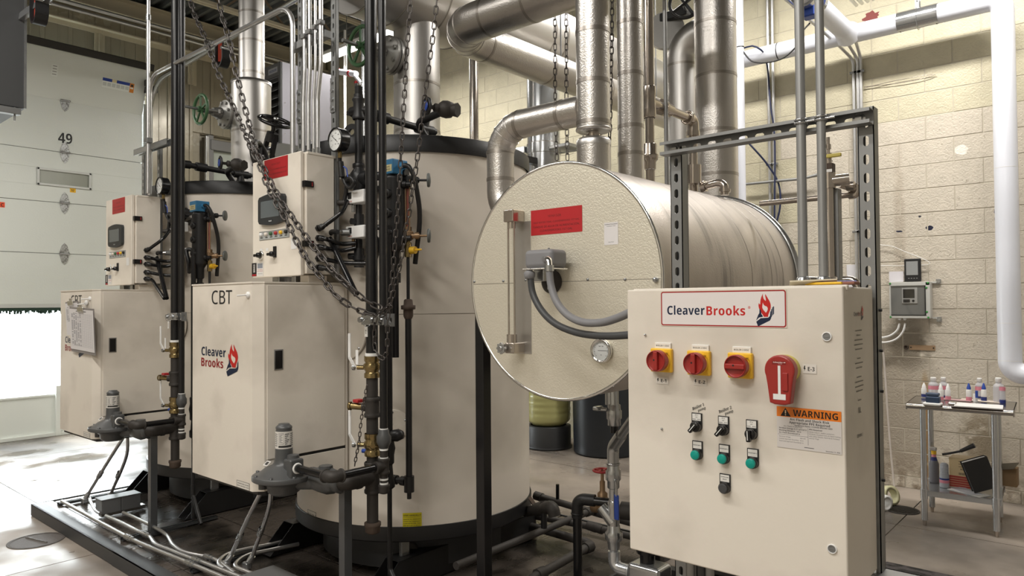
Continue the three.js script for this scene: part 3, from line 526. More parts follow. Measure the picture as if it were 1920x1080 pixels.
// slotted channel: length along +y, web facing +z at z = 0
function strutGeo(L, slots = true, w = 0.0413, first = 0.03, dep = w) {
  const holes = []; if (slots) for (let y = first; y < L - 0.02; y += 0.0508) holes.push(slotPts(0, y, 0.0285, 0.0143));
  const web = shapeExtrude([[-w / 2, 0], [w / 2, 0], [w / 2, L], [-w / 2, L]], 0.0027, holes); web.translate(0, 0, -0.0027); boxUV(web);
  const f = (x) => box(x - 0.0013, x + 0.0013, 0, L, -dep, 0), lip = (x0, x1) => box(x0, x1, 0, L, -dep - 0.001, -dep + 0.002);
  return mergeGeometries([web, f(-w / 2 + 0.0013), f(w / 2 - 0.0013), lip(-w / 2, -w / 2 + 0.0095), lip(w / 2 - 0.0095, w / 2)]);
}
{
  const FZ = -2.1, t = thing('strut_rack', 'grey slotted steel strut frame standing behind the control panel', 'strut rack', [-0.83, 0.0, FZ]);
  const L0 = 2.115, L1 = 2.135;
  const a = strutGeo(L0 - 0.1); a.translate(-1.114, 0.1, FZ); part('post', a, M.strut, t, 'left post');
  const b = strutGeo(L1 - 0.1, true, 0.0413, 0.012); b.translate(-0.541, 0.1, FZ); part('post', b, M.strut, t, 'right post');
  const c = strutGeo(0.628, true, 0.0413, 0.06); c.rotateZ(-Math.PI / 2); c.rotateX(Math.PI); c.translate(-1.148, 2.103, FZ + 0.0025); part('crossbar', c, M.strut, t);
  for (const [x, y] of [[-1.114, 2.103], [-0.556, 2.103]]) { const w = part('washer', cyl([x, y, FZ + 0.003], [x, y, FZ + 0.007], 0.017), M.galv, t); part('bolt_head', hex([x, y, FZ + 0.007], [0, 0, 1], 0.0095, 0.007), M.galv, w); }
  part('foot_angle', [box(-0.60, -0.40, 0.868, 0.875, FZ - 0.05, FZ + 0.03), box(-0.60, -0.40, 0.835, 0.875, FZ - 0.05, FZ - 0.044)], M.strut, t);
  for (const y of [1.36, 1.47, 1.58, 1.12]) part('screw', cyl([-0.5205, y, FZ - 0.02], [-0.513, y, FZ - 0.02], 0.004, 0.004, 8), M.black, t);
}
{ // two rigid conduits dropping into the top of the panel
  const words = ['left of the two grey conduits entering the control panel top', 'right of the two grey conduits entering the control panel top'];
  [[-0.69,-2.03,0.013], [-0.636,-2.03,0.012]].forEach(([x, z, r], i) => {
    const t = thing('rigid_conduit', words[i], 'conduit', [x, 1.645, z]);
    part('tube', cyl([x, 1.66, z], [x, 5.3, z], r, r, 28), M.conduit, t);
    part('hub', [lathe([[r * 1.9, 0], [r * 1.9, 0.008], [r * 1.5, 0.012], [r * 1.45, 0.026], [r * 1.1, 0.03]], [x, PY1 + 0.001, z], [0, 1, 0], 12)], M.galv, t);
    const cl = part('strap', [ring([x, 2.103, z], [0, 1, 0], r + 0.002, 0.0035), ring([x, 2.112, z], [0, 1, 0], r + 0.002, 0.0035)], M.galv, t); part('strap_bolt', cyl([x + r, 2.105, z + 0.005], [x + r + 0.026, 2.105, z + 0.005], 0.0035, 0.0035, 8), M.galv, cl);
    if (i === 0) part('lift_label', (() => { const g = new THREE.CylinderGeometry(r + 0.0006, r + 0.0006, 0.1, 16, 1, true, 0.1, 1.9); g.translate(x, 2.52, z); return fin(g); })(), printMat(128, 256, (x, w, h) => { fill(x, '#b8282a', 0, 0, 70, h); fill(x, '#ddd8d2', 70, 0, 58, h); for (let k = 0; k < 12; k++) fill(x, '#8a8580', 78, 12 + k * 20, 40, 8); }), t, 'red and white sticker');
  });
}

{ // odds and ends lying on the panel top
  const y = PY1 + 0.004, p = [-0.591,1.648,-1.64], q = [-0.562,1.648,-1.606], r = [-0.569,1.648,-1.675];
  solo('pencil', cyl([p[0] - 0.05, y + 0.004, -1.90], [p[0] + 0.05, y + 0.004, -1.865], 0.0036, 0.0036, 6), M.yellow, 'yellow pencil lying on the control panel top', 'pencil');
  solo('folded_card', box(q[0] - 0.04, q[0] + 0.045, y, y + 0.008, -1.93, -1.885, 0.003), mat([0.30, 0.13, 0.09], 0.7), 'reddish brown folded card on the control panel top', 'card');
  solo('paper_scrap', bar([p[0] - 0.085, y + 0.003, -1.885], [p[0] + 0.02, y + 0.006, -1.925], 0.004, 0.045), mat([0.62, 0.55, 0.4], 0.7), 'creased cream paper scrap on the control panel top', 'paper');
  solo('marker_pen', cyl([r[0] - 0.02, y + 0.006, -1.93], [r[0] + 0.035, y + 0.006, -1.96], 0.0055, 0.0055, 12), M.blue, 'blue marker pen lying by the left panel conduit', 'pen');
  for (const [i, [a, b, c, d]] of [[-2.101, -2.022, 1.691, 1.937], [-1.931, -1.856, 1.688, 1.921]].entries()) solo('wall_notice', box(a, b, c, d, -6.805, -6.803), mat([0.74, 0.73, 0.76], 0.6), ['left', 'right'][i] + ' white notice sheet on the block wall seen just above the panel', 'notice');
}


// ---------- feed water tank ----------
const TZ = -2.2, TX = -1.681, TY = 1.69, TR = 0.46, TB = -3.5;
{
  const t = thing('feedwater_tank', 'big horizontal insulated feed water tank with dimpled metal end, on black legs', 'tank', [TX, 0, -2.85]);
  const sh = new THREE.CylinderGeometry(TR - 0.004, TR - 0.004, TZ - TB, 96, 1, true); sh.rotateX(Math.PI / 2); sh.translate(TX, TY, (TZ + TB) / 2);
  { const uv = sh.attributes.uv; for (let i = 0; i < uv.count; i++) uv.setXY(i, uv.getX(i) * 2.9, uv.getY(i) * 1.3); }
  part('shell', fin(sh), M.tankShell, t);
  const head = shapeExtrude(circlePts(0, 0, TR - 0.006, 96), 0.006); head.translate(TX, TY, TZ - 0.006); boxUV(head);
  const hd = part('end_plate', head, M.tankHead, t);
  part('rim', ring([TX, TY, TZ - 0.004], [0, 0, 1], TR - 0.003, 0.007, 96), M.chrome, t);
  part('rear_flange', lathe([[TR + 0.012, 0], [TR + 0.012, 0.03], [TR - 0.02, 0.03], [TR - 0.02, 0]], [TX, TY, TB - 0.045], [0, 0, 1], 96), M.galv, t);
  part('rear_head', cyl([TX, TY, TB - 0.03], [TX, TY, TB], TR - 0.01, TR - 0.01, 64), M.tankHead, t);
  for (const z of [-2.98, -3.2, -3.34]) part('seam', ring([TX, TY, z], [0, 0, 1], TR - 0.0045, 0.002, 96), M.band, t);
  part('joint_line', box(TX - TR + 0.01, TX + TR - 0.01, 1.686, 1.688, TZ, TZ + 0.0004), M.band, hd);
  for (const p of [[-2.141,1.699,-2.2], [-1.96,1.697,-2.2], [-1.839,1.698,-2.2], [-1.537,1.692,-2.2], [-1.374,1.688,-2.2]]) part('rivet', lathe([[0.006, 0], [0.005, 0.003], [0, 0.005]], [Math.max(p[0], TX - TR + 0.015), p[1], TZ], [0, 0, 1], 12), M.strut, hd);
  part('rivet', lathe([[0.011, 0], [0.011, 0.008], [0.006, 0.016], [0, 0.016]], [-1.236 - 0.012, 1.684, TZ], [0, 0, 1], 6), M.galv, hd, 'larger bolt at the right edge');
  const rs = sheetZ(-1.809, -1.559, 1.874, 1.974, TZ);
  part('red_sign', rs, printMat(768, 384, (x, w, h) => { fill(x, '#b3262b', 0, 0, w, h); txt(x, '10161328', 360, 110, 46, '#2a1210', 'center', 'normal'); txt(x, 'FEED WATER TANK, CLEAVERBROOKS 157 GAL', 384, 196, 34, '#2a1210', 'center', 'normal', 690); txt(x, 'TANQUE DE AGUA DE ALIMENTACIÓN,', 384, 262, 42, '#200c0c', 'center', 'normal', 700); txt(x, 'CLEAVERBROOKS 157 GAL', 384, 322, 42, '#200c0c', 'center', 'normal'); }), hd, 'red sign in English and Spanish');
  part('white_sticker', sheetZ(-1.461, -1.401, 1.816, 1.898, TZ), printMat(192, 320, (x, w, h) => { fill(x, '#dfdcdc', 0, 0, w, h); txt(x, 'Lockout Procedure', 96, 26, 22, '#222', 'center', 'bold', 176); txt(x, 'Feedwater Tank', 96, 52, 16, '#555'); txt(x, 'Scan Here', 96, 280, 16, '#555'); }), hd);
  // level gauge
  const gz = -2.15, cx = -1.869, yt = 1.954, yb = 1.432;
  part('gauge_backing', box(cx - 0.03, cx + 0.058, yb - 0.03, yt - 0.02, TZ, TZ + 0.002), M.aluSmooth, hd);
  const gg = part('gauge_block', box(cx - 0.026, cx + 0.026, yt - 0.025, yt + 0.025, TZ, gz + 0.022, 0.005), M.steelPipe, hd, 'square top block of the sight glass');
  part('gauge_block', [box(cx - 0.024, cx + 0.024, yb - 0.026, yb + 0.016, TZ, gz + 0.02, 0.005), hex([cx - 0.004, yb + 0.014, gz], [0, 1, 0], 0.021, 0.035)], M.steelPipe, hd, 'square bottom block of the sight glass');
  part('gland', [cyl([cx, yt - 0.05, gz], [cx, yt - 0.022, gz], 0.016, 0.016, 6)], M.steelPipe, gg);
  for (const s of [-1, 1]) part('guard_rod', cyl([cx + s * 0.019, yb, gz + (s > 0 ? 0.008 : 0)], [cx + s * 0.019, yt - 0.02, gz + (s > 0 ? 0.008 : 0)], 0.0038, 0.0038, 10), M.steelPipe, hd);
  part('sight_glass', cyl([cx - 0.002, yb + 0.03, gz], [cx - 0.002, yt - 0.04, gz], 0.009, 0.009, 16, true), M.glass, hd, 'clear glass tube');
  const kn = [-1.897,1.426,-2.12], pts = []; for (let k = 0; k < 48; k++) { const a = k / 48 * 2 * Math.PI, r = 0.0195 + 0.0028 * Math.cos(a * 8); pts.push([r * Math.cos(a), r * Math.sin(a)]); }
  const kg = shapeExtrude(pts, 0.01, [], 0.0015); kg.translate(kn[0], kn[1], kn[2]); part('valve_knob', [boxUV(kg), lathe([[0.009, 0], [0.009, 0.005], [0, 0.005]], [kn[0], kn[1], kn[2] + 0.011], [0, 0, 1], 16), cyl([kn[0], kn[1], kn[2]], [cx - 0.01, kn[1], gz - 0.005], 0.01)], M.galv, hd);
  // thermometer
  const th = [-1.472,1.429,-2.2], dial = part('thermometer', lathe([[0.03, 0], [0.044, 0.004], [0.046, 0.012], [0.043, 0.02], [0.037, 0.021], [0.036, 0.012], [0, 0.012]], [th[0], th[1], TZ], [0, 0, 1], 40), M.chrome, hd, 'round bimetal thermometer');
  part('dial_face', (() => { const g = new THREE.CircleGeometry(0.0362, 40); g.translate(th[0], th[1], TZ + 0.0135); return fin(g); })(), printMat(256, 256, (x) => { fill(x, '#cfd2d2', 0, 0, 256, 256); for (let i = 0; i <= 40; i++) { const a = 2.4 + i / 40 * 4.6; x.strokeStyle = '#222'; x.lineWidth = i % 5 ? 2 : 4; x.beginPath(); x.moveTo(128 + 112 * Math.cos(a), 128 + 112 * Math.sin(a)); x.lineTo(128 + (i % 5 ? 100 : 92) * Math.cos(a), 128 + (i % 5 ? 100 : 92) * Math.sin(a)); x.stroke(); } txt(x, '100  150', 128, 70, 20); txt(x, '°F', 128, 186, 22); fill(x, '#111', 78, 124, 160, 6); }), dial);
  // black legs
  for (const [x, z] of [[-2.268, -2.4], [TX + 0.44, -2.4], [TX - 0.2, -3.3], [TX + 0.44, -3.3]]) part('leg', box(x - 0.026, x + 0.026, 0.09, 1.62, z - 0.026, z + 0.026, 0.004), M.blackGloss, t);
  for (const z of [-3.3]) part('saddle', box(TX - 0.22, TX + 0.47, 1.17, 1.23, z - 0.026, z + 0.026, 0.004), M.blackGloss, t);
  part('drain_boss', cyl([-1.795, 1.24, -2.75], [-1.795, 1.14, -2.75], 0.03), M.galv, t);
}
{ // float switch on the tank end with its two hoses
  const z0 = -2.199, t = thing('float_switch', 'grey rounded float switch box on the tank end plate', 'switch box', [-1.671,1.732,-2.1]);
  const b = [-1.741, -1.605, 1.73, 1.806];
  part('housing', box(b[0], b[1], b[2] + 0.006, b[3], -2.17, -2.07, 0.018), M.greyRubber, t);
  part('base_plate', box(b[0] - 0.004, b[1] - 0.004, b[2], b[2] + 0.006, -2.172, -2.066, 0.002), M.chrome, t);
  const c = [-1.704,1.688,-2.2]; part('mounting_disc', lathe([[0.046, 0], [0.046, 0.012], [0.03, 0.03], [0, 0.03]], [c[0], c[1], -2.2], [0, 0, 1], 32), M.iron, t, 'rusty black round mounting boss');
  part('bracket', [box(c[0] + 0.012, c[0] + 0.024, c[1] - 0.032, c[1] + 0.045, -2.17, -2.15, 0.003), box(c[0] - 0.03, c[0] + 0.02, c[1] + 0.0, b[2] + 0.003, -2.17, -2.12, 0.004)], M.galv, t);
  part('elbow', [sweep(fillet([[-1.639,1.768,-2.07], [-1.596,1.764,-2.04], [-1.586,1.737,-2.03]], 0.02), 0.012, 14)], M.chrome, t);
  part('compression_nut', [hex([-1.586,1.742,-2.03], [0, -1, 0], 0.017, 0.022)], M.galv, t);
  part('cord_grip', [cyl([-1.72,1.733,-2.08], [-1.72,1.719,-2.08], 0.012), lathe([[0.014, 0], [0.0215, 0.006], [0.0215, 0.02], [0.017, 0.03], [0.014, 0.03]], [-1.72,1.727,-2.08], [0, -1, 0], 24)], M.greyRubber, t);
  part('top_screw', cyl([-1.658,1.803,-2.12], [-1.658,1.813,-2.12], 0.004), M.strut, t);
  solo('flexible_conduit', hose([[-1.717,1.707,-2.08],[-1.705,1.642,-2.08],[-1.659,1.582,-2.07],[-1.579,1.532,-2.05],[-1.479,1.504,-2.03],[-1.371,1.495,-2],[-1.277,1.497,-1.97],[-1.185,1.505,-1.95]], 0.0128, 60, 14), M.darkRubber, 'dark grey flexible conduit looping lower from float switch to panel', 'conduit');
  solo('flexible_conduit', hose([[-1.586,1.721,-2.03],[-1.579,1.669,-2.03],[-1.546,1.609,-2.02],[-1.492,1.564,-2.01],[-1.414,1.54,-1.99],[-1.336,1.539,-1.98],[-1.26,1.554,-1.96],[-1.178,1.581,-1.94]], 0.0135, 60, 14), M.greyRubber, 'light grey flexible conduit looping higher from float switch to panel', 'conduit');
}


// ---------- two vertical boilers: everything of one set is built at the right-hand boiler and copied to the left ----------
const BX = -3.457, BZ = -3.03, BR = 0.723, STEP = [-2.13, 0, 0], SETS = [];
const pair = (o, leftLabel) => { SETS.push([o, leftLabel]); return o; };
const onShell = (th, y, d = 0) => [BX + (BR + d) * Math.sin(th), y, BZ + (BR + d) * Math.cos(th)];
const patch = (th0, th1, y0, y1, d = 0.0012) => { const g = new THREE.CylinderGeometry(BR + d, BR + d, y1 - y0, 20, 1, true, th0, th1 - th0); g.translate(BX, (y0 + y1) / 2, BZ); return fin(g); };
{
  const t = thing('boiler', 'right white cylindrical vertical boiler with black top band, behind the gas pipes', 'boiler', [BX, 0.09, BZ]);
  const sh = new THREE.CylinderGeometry(BR, BR, 2.02, 96, 1, true); sh.translate(BX, 1.42, BZ);
  { const uv = sh.attributes.uv; for (let i = 0; i < uv.count; i++) uv.setXY(i, uv.getX(i) * 4.54, uv.getY(i) * 2.0); }
  part('shell', fin(sh), M.boiler, t);
  part('top_band', lathe([[BR + 0.012, 2.425], [BR + 0.014, 2.43], [BR + 0.014, 2.515], [BR - 0.02, 2.525], [0.1, 2.545], [0, 2.545]], [BX, 0, BZ], [0, 1, 0], 96), M.black, t, 'black top band and lid');
  part('base_band', lathe([[0.5, 0.335], [BR + 0.008, 0.335], [BR + 0.01, 0.34], [BR + 0.01, 0.412], [BR - 0.002, 0.415]], [BX, 0, BZ], [0, 1, 0], 96), M.black, t, 'black bottom band');
  part('base', cyl([BX, 0.14, BZ], [BX, 0.34, BZ], 0.57, 0.57, 64), M.greyDark, t);
  for (const y of [[1.142,1.549]]) part('seam', lathe([[BR + 0.0008, -0.0015], [BR + 0.0008, 0.0015]], [BX, y[1], BZ], [0, 1, 0], 96), M.band, t);
  for (const x of [BX - 0.53, BX + 0.47]) {
    const g = shapeExtrude([[0, 0.09], [0.16, 0.09 + 0.16], [1.3, 0.25], [1.3, 0.09]], 0.004); const gs = [];
    for (const o of [-0.055, 0.051]) { const c = g.clone(); c.rotateY(Math.PI / 2); c.translate(x + o, 0, -2.29); gs.push(boxUV(c)); }
    gs.push(box(x - 0.055, x + 0.055, 0.246, 0.25, -3.6, -2.45), box(x - 0.055, x + 0.055, 0.09, 0.094, -3.6, -2.29));
    const f = part('foot', gs, M.skid, t);
    part('foot_lug', [box(x - 0.01, x + 0.012, 0.25, 0.335, -2.56, -2.505, 0.003)], M.galv, f);
  }
  for (const a of [0.35, -0.9]) { const p = onShell(a, 2.52, -0.03); part('lifting_lug', (() => { const g = shapeExtrude([...circlePts(0, 0.02, 0.055, 20)], 0.016, [circlePts(0, 0.03, 0.018, 12)]); g.rotateY(a); g.translate(p[0], p[1], p[2]); return boxUV(g); })(), M.black, t); }
  const disc = (k, r, n) => { const p = onShell(k[0], k[1], -0.005), d = [Math.sin(k[0]), 0, Math.cos(k[0])]; const c = part('access_cover', lathe([[r, 0], [r, 0.008], [r - 0.006, 0.01], [0, 0.01]], p, d, 40), M.boiler, t); for (let i = 0; i < n; i++) { const a = i / n * 6.283 + 0.4, q = [p[0] + Math.cos(k[0]) * (r - 0.016) * Math.cos(a), p[1] + (r - 0.016) * Math.sin(a), p[2] - Math.sin(k[0]) * (r - 0.016) * Math.cos(a)]; part('cover_screw', lathe([[0.007, 0.01], [0.006, 0.014], [0, 0.015]], q, d, 8), M.galv, c); } };
  disc([0.689,0.956], 0.085, 5); disc([0.265,1.46], 0.17, 6);
  { const a = [0.753,0.448], b = [0.892,0.443], c = [0.82,0.487], d = [0.819,0.409];
    part('service_label', patch(a[0], b[0], d[1], c[1]), printMat(320, 256, (x, w, h) => { fill(x, '#d8cc18', 0, 0, w, h); txt(x, 'SEMI ANNUALLY', w / 2, 44, 40, '#222', 'center', 'bold', 300); fill(x, '#555', 10, 76, 300, 4); ['REMOVE ALL HANDHOLE', 'COVERS AND THOROUGHLY', 'CLEAN WATER SIDE, TUBES', 'AND BOTTOM OF BOILER.'].forEach((s, i) => txt(x, s, w / 2, 112 + i * 36, 25, '#333', 'center', 'bold', 300)); }), t, 'yellow service label');
    const e = [-0.158,0.416], f = [-0.022,0.424]; part('plate_label', patch(e[0], f[0], [-0.085,0.397][1], [-0.085,0.439][1]), printMat(192, 128, (x, w, h) => { fill(x, '#222', 0, 0, w, h); fill(x, '#d8d4cc', 6, 6, w - 12, h - 12); txt(x, 'BOILER 2', w / 2, 66, 40); }), t); }
  const hs = onShell([0.783,0.305][0], 0.24, -0.16); part('handhole', lathe([[0.05, 0], [0.05, 0.02], [0.04, 0.025], [0.014, 0.026], [0.014, 0.045], [0, 0.045]], hs, [Math.sin(0.75), 0, Math.cos(0.75)], 28), M.iron, t);
  pair(t, 'left white cylindrical vertical boiler with black top band, nearest the dock door');
}
{ // burner cabinet
  const x0 = -3.885, x1 = -3.252, c = 0.041, zf = -1.8, zb = -2.33, y0 = 0.695, y1 = 1.716, X = x1 + c;
  const t = thing('burner_cabinet', 'white burner cabinet lettered CBT with brand name and flame, on the right boiler', 'cabinet', [(x0 + X) / 2, y0, -2.0]);
  const prism = (pts, ya, yb) => { const g = shapeExtrude(pts.map(([x, z]) => [x, -z]), yb - ya, [], 0); g.rotateX(-Math.PI / 2); g.translate(0, ya, 0); return boxUV(g); };
  const out = [[x0, zf], [x0, zb], [X, zb], [X, zf - c], [x1, zf]];
  const body = part('housing', prism(out, y0, y1), M.cream, t);
  part('bottom_tray', prism([[x0 + 0.02, zf - 0.02], [x0 + 0.02, zb], [X - 0.02, zb], [X - 0.02, zf - c - 0.02], [x1, zf - 0.03]], y0 - 0.022, y0), M.black, t);
  const lid = part('lid', prism([[x0 - 0.003, zf + 0.004], [x0 - 0.003, zb], [X + 0.004, zb], [X + 0.004, zf - c], [x1 + 0.003, zf + 0.004]], y1 - 0.004, y1 + 0.004), M.cream, t);
  // side door with latch and the split line of the lower panel
  const yl = 0.837;
  part('side_door', box(X, X + 0.006, yl + 0.01, y1 - 0.012, zb + 0.02, zf - c - 0.012, 0.003), M.cream, t);
  part('lower_panel', [box(X, X + 0.004, y0 + 0.008, yl - 0.004, zb + 0.02, -2.011, 0.002)], M.cream, t);
  part('split_line', box(X - 0.003, X + 0.0005, yl - 0.006, yl + 0.012, zb + 0.015, zf - c - 0.06), M.black, t);
  const la = [-1.889, -1.939, 1.282, 1.384];
  const pull = part('pull_latch', [box(X + 0.006, X + 0.009, la[2], la[3], la[1], la[0], 0.001)], M.galv, t);
  part('pull_recess', [box(X + 0.008, X + 0.0105, la[2] + 0.006, la[3] - 0.006, la[1] + 0.006, la[0] - 0.006)], M.blackGloss, pull);
  // lettering on the front
  part('model_lettering', sheetZ(-3.69, -3.429, 1.597, 1.7, zf), clearPrint(384, 200, (x) => txt(x, 'CBT', 192, 106, 190, '#14191f', 'center', 'normal', 350)), body, 'letters CBT');
  part('brand_lettering', sheetZ(-3.798, -3.386, 1.218, 1.417, zf), clearPrint(640, 480, (x) => { txt(x, 'Cleaver', 22, 138, 150, '#0c1f3d', 'left', 'bold', 420); txt(x, 'Brooks', 14, 278, 150, '#8e1a20', 'left', 'bold', 390); emblem(x, 448, 20, 0.92, '#d9d1c4'); }), body, 'brand name with flame in a hand');
  part('small_label', sheetZ(-3.402, -3.277, 0.694, 0.731, zf), printMat(256, 128, (x, w, h) => { fill(x, '#222', 0, 0, w, h); fill(x, '#dcd8d0', 6, 6, w - 12, h - 12); txt(x, 'MAINTAIN CLEAR', w / 2, 46, 26); txt(x, 'AREA AROUND UNIT', w / 2, 86, 24); }), body);
  part('hook', [lathe([[0.016, 0], [0.016, 0.006], [0.008, 0.012], [0, 0.012]], [-3.287, 1.655, zf], [0, 0, 1], 16), cyl([-3.287, 1.655, zf + 0.01], [-3.287 - 0.02, 1.655 - 0.004, zf + 0.05], 0.004)], M.white, body);
  pair(t, 'white burner cabinet behind two clipboards, on the left boiler');
}
{ // control box with operator screen
  const x0 = -3.663, x1 = -3.190, xs = -3.172, y0 = 1.757, y1 = 2.388, zf = -2.03, zb = -2.222;
  const t = thing('boiler_control_box', 'white boiler control box with operator screen crossed by chains, above the CBT cabinet', 'control box', [(x0 + xs) / 2, y0, -2.12]);
  const d = part('door', box(x0, x1, y0 - 0.004, y1 + 0.003, zf - 0.022, zf, 0.006), M.cream, t);
  part('box', [box(x0 + 0.01, xs, y0 + 0.006, y1 - 0.006, zb, zf - 0.024, 0.004), box(x0 + 0.02, xs + 0.003, y1 - 0.012, y1 + 0.002, zb - 0.01, zf - 0.03, 0.003)], M.cream, t);
  for (const y of [2.222, 1.916]) { const h = part('hinge', box(xs - 0.018, xs + 0.010, y - 0.016, y + 0.016, zf - 0.062, zf - 0.008, 0.003), M.blackGloss, t); part('hinge_mark', box(xs + 0.0095, xs + 0.0108, y - 0.01, y + 0.01, zf - 0.054, zf - 0.049), M.red, h); }
  part('red_sign', sheetZ(-3.537, -3.305, 2.278, 2.386, zf), printMat(512, 360, (x, w, h) => { fill(x, '#ab2429', 0, 0, w, h); txt(x, '10161327', 250, 104, 44, '#2a1010', 'center', 'normal'); txt(x, 'BOILER 2, CLEAVERBROOKS 20 HP', 256, 198, 34, '#2a1010', 'center', 'normal', 440); txt(x, 'CALDERA 2, CLEAVERBROOKS 20 HP', 256, 276, 34, '#2a1010', 'center', 'normal', 460); }), d, 'red equipment sign');
  // operator screen
  const sx0 = -3.57, sx1 = -3.321, sy0 = 2.032, sy1 = 2.194, w = sx1 - sx0, h = sy1 - sy0, cx = (sx0 + sx1) / 2;
  const o = [[sx0 + 0.01, sy0 + 0.012]]; for (let i = 0; i <= 10; i++) o.push([sx0 + 0.01 + (w - 0.02) * i / 10, sy0 + 0.012 - 0.012 * Math.sin(i / 10 * Math.PI)]); o.push([sx1, sy0 + 0.025], [sx1, sy1 - 0.025]); for (let i = 10; i >= 0; i--) o.push([sx0 + 0.01 + (w - 0.02) * i / 10, sy1 - 0.012 + 0.012 * Math.sin(i / 10 * Math.PI)]); o.push([sx0, sy1 - 0.025], [sx0, sy0 + 0.025]);
  const bg = shapeExtrude(o, 0.016, [], 0.003); bg.translate(0, 0, zf + 0.001); const sc = part('operator_screen', boxUV(bg), M.screenBezel, d, 'dark operator touch screen');
  part('screen_glass', box(sx0 + 0.03, sx1 - 0.038, sy0 + 0.038, sy1 - 0.034, zf + 0.019, zf + 0.0215, 0.001), M.screenGlass, sc);
  part('screen_lettering', sheetZ(cx - 0.022, cx + 0.022, sy0 + 0.012, sy0 + 0.026, zf + 0.0205, 0.0005), printMat(128, 40, (x, ww, hh) => { fill(x, '#23272a', 0, 0, ww, hh); txt(x, 'Hawk', 64, 21, 34, '#cfd3d3'); }), sc);
  // indicator strip
  const ix0 = -3.587, ix1 = -3.291, iy0 = 1.955, iy1 = 2.003, st = part('indicator_strip', box(ix0, ix1, iy0, iy1, zf, zf + 0.003, 0.001), M.paleMetal, d);
  [M.white, mat([0.75, 0.68, 0.6], 0.4), M.green, M.red, M.yellow, M.black].forEach((m, i) => part(i === 0 || i === 5 ? 'toggle' : 'indicator_lamp', lathe([[0.010, 0], [0.010, 0.006], [0.0085, 0.011], [0, 0.013]], [ix0 + (i + 0.5) * (ix1 - ix0) / 6, iy1 - 0.018, zf + 0.003], [0, 0, 1], 16), m, st));
  part('indicator_print', sheetZ(ix0 + 0.004, ix1 - 0.004, iy0 + 0.003, iy0 + 0.02, zf + 0.003, 0.0006), printMat(384, 32, (x, ww, hh) => { fill(x, '#a9adab', 0, 0, ww, hh); for (let i = 0; i < 6; i++) fill(x, '#444', i * 64 + 14, 10, 34, 9); }), st);
  for (const [px, py, ring2] of [[491, 478, 1], [515, 478, 0]]) { const p = [px < 500 ? -3.565 : -3.43, 1.874, zf]; const k = part('selector', ring2 ? lathe([[0.024, 0], [0.024, 0.008], [0.019, 0.012], [0, 0.012]], p, [0, 0, 1], 24) : box(p[0] - 0.015, p[0] + 0.015, p[1] - 0.018, p[1] + 0.042, zf, zf + 0.006, 0.003), ring2 ? M.chrome : M.black, d); part('selector_knob', [lathe([[0.015, 0], [0.013, 0.022], [0, 0.022]], add(p, [0, 0, 0.008]), [0, 0, 1], 16), box(p[0] - 0.03, p[0] + 0.004, p[1] - 0.009, p[1] + 0.006, zf + 0.02, zf + 0.036, 0.004)], M.blackGloss, k); }
  for (const px of [-3.571, -3.51]) part('paper_tag', sheetZ(px - 0.013, px + 0.013, 1.893, 1.91, zf), M.white, d);
  part('white_sticker', sheetZ(-3.276, -3.226, 1.891, 1.946, zf), M.white, d);
  part('vendor_sticker', sheetZ(-3.669, -3.549, 1.762, 1.835, zf), printMat(256, 320, (x, ww, hh) => { fill(x, '#e2dfdb', 0, 0, ww, hh); fill(x, '#1c1a1d', 0, 0, 108, hh); fill(x, '#a32028', 6, 270, 96, 44); x.save(); x.translate(54, 130); x.rotate(-Math.PI / 2); txt(x, 'SERVICE', 0, 0, 52, '#e8e4e0', 'center', 'bold', 200); x.restore(); fill(x, '#8a8f99', 126, 20, 116, 116); txt(x, 'The Boiler', 184, 170, 26, '#9b2a33', 'center', 'bold', 120); txt(x, 'Room Experts', 184, 204, 26, '#9b2a33', 'center', 'bold', 124); fill(x, '#999', 130, 250, 108, 8); fill(x, '#999', 130, 272, 108, 8); }), d, 'vendor sticker');
  // mounting stand under the box
  for (const [a, b] of [[x0 + 0.1, x0 + 0.17], [x0 + 0.29, x0 + 0.33], [x1 - 0.10, x1 - 0.02]]) part('mounting_leg', box(a, b, 1.718, y0, zb + 0.02, zf - 0.06, 0.004), b - a > 0.075 ? M.cream : M.galv, t);
  pair(t, 'white boiler control box with operator screen, in front of the dock door');
}
{ // flexible black cables on the side of the control box
  const xs = -3.172, t = thing('cable_bundle', 'black cord grips and cables looping from right control box to the pressure switches', 'cables', [xs, 1.8, -2.15]);
  const P = [[-3.172,1.999,-2.121], [-3.172,1.947,-2.121], [-3.172,1.9,-2.121], [-3.172,1.842,-2.12], [-3.172,1.795,-2.12]];
  const ends = [[-3.111,2.148,-2.26], [-3.093,1.927,-2.3], [-3.093,1.902,-2.3], [-2.989,1.816,-2.3], [-2.821,1.652,-2.1]], mids = [[-3.079,2.081,-2.2], [-3.136,1.924,-2.24], [-3.136,1.887,-2.24], [-3.085,1.82,-2.22], [-2.996,1.735,-2.12]];
  P.forEach((p, i) => {
    const q = [p[0] + 0.045, p[1] + (i === 0 ? 0.02 : -0.006), p[2] - 0.02];
    part('cord_grip', [hex(p, [1, 0, 0], 0.018, 0.014), lathe([[0.013, 0], [0.016, 0.004], [0.016, 0.02], [0.011, 0.03], [0.010, 0.045]], [p[0] + 0.014, p[1], p[2]], sub(q, p), 14)], M.black, t);
    part('cable', hose([[p[0] + 0.03, p[1], p[2]], q, mids[i], ends[i]], 0.0115, 30, 10), M.blackGloss, t);
  });
  pair(t, 'black cord grips and cables looping from left control box to the pressure switches');
}
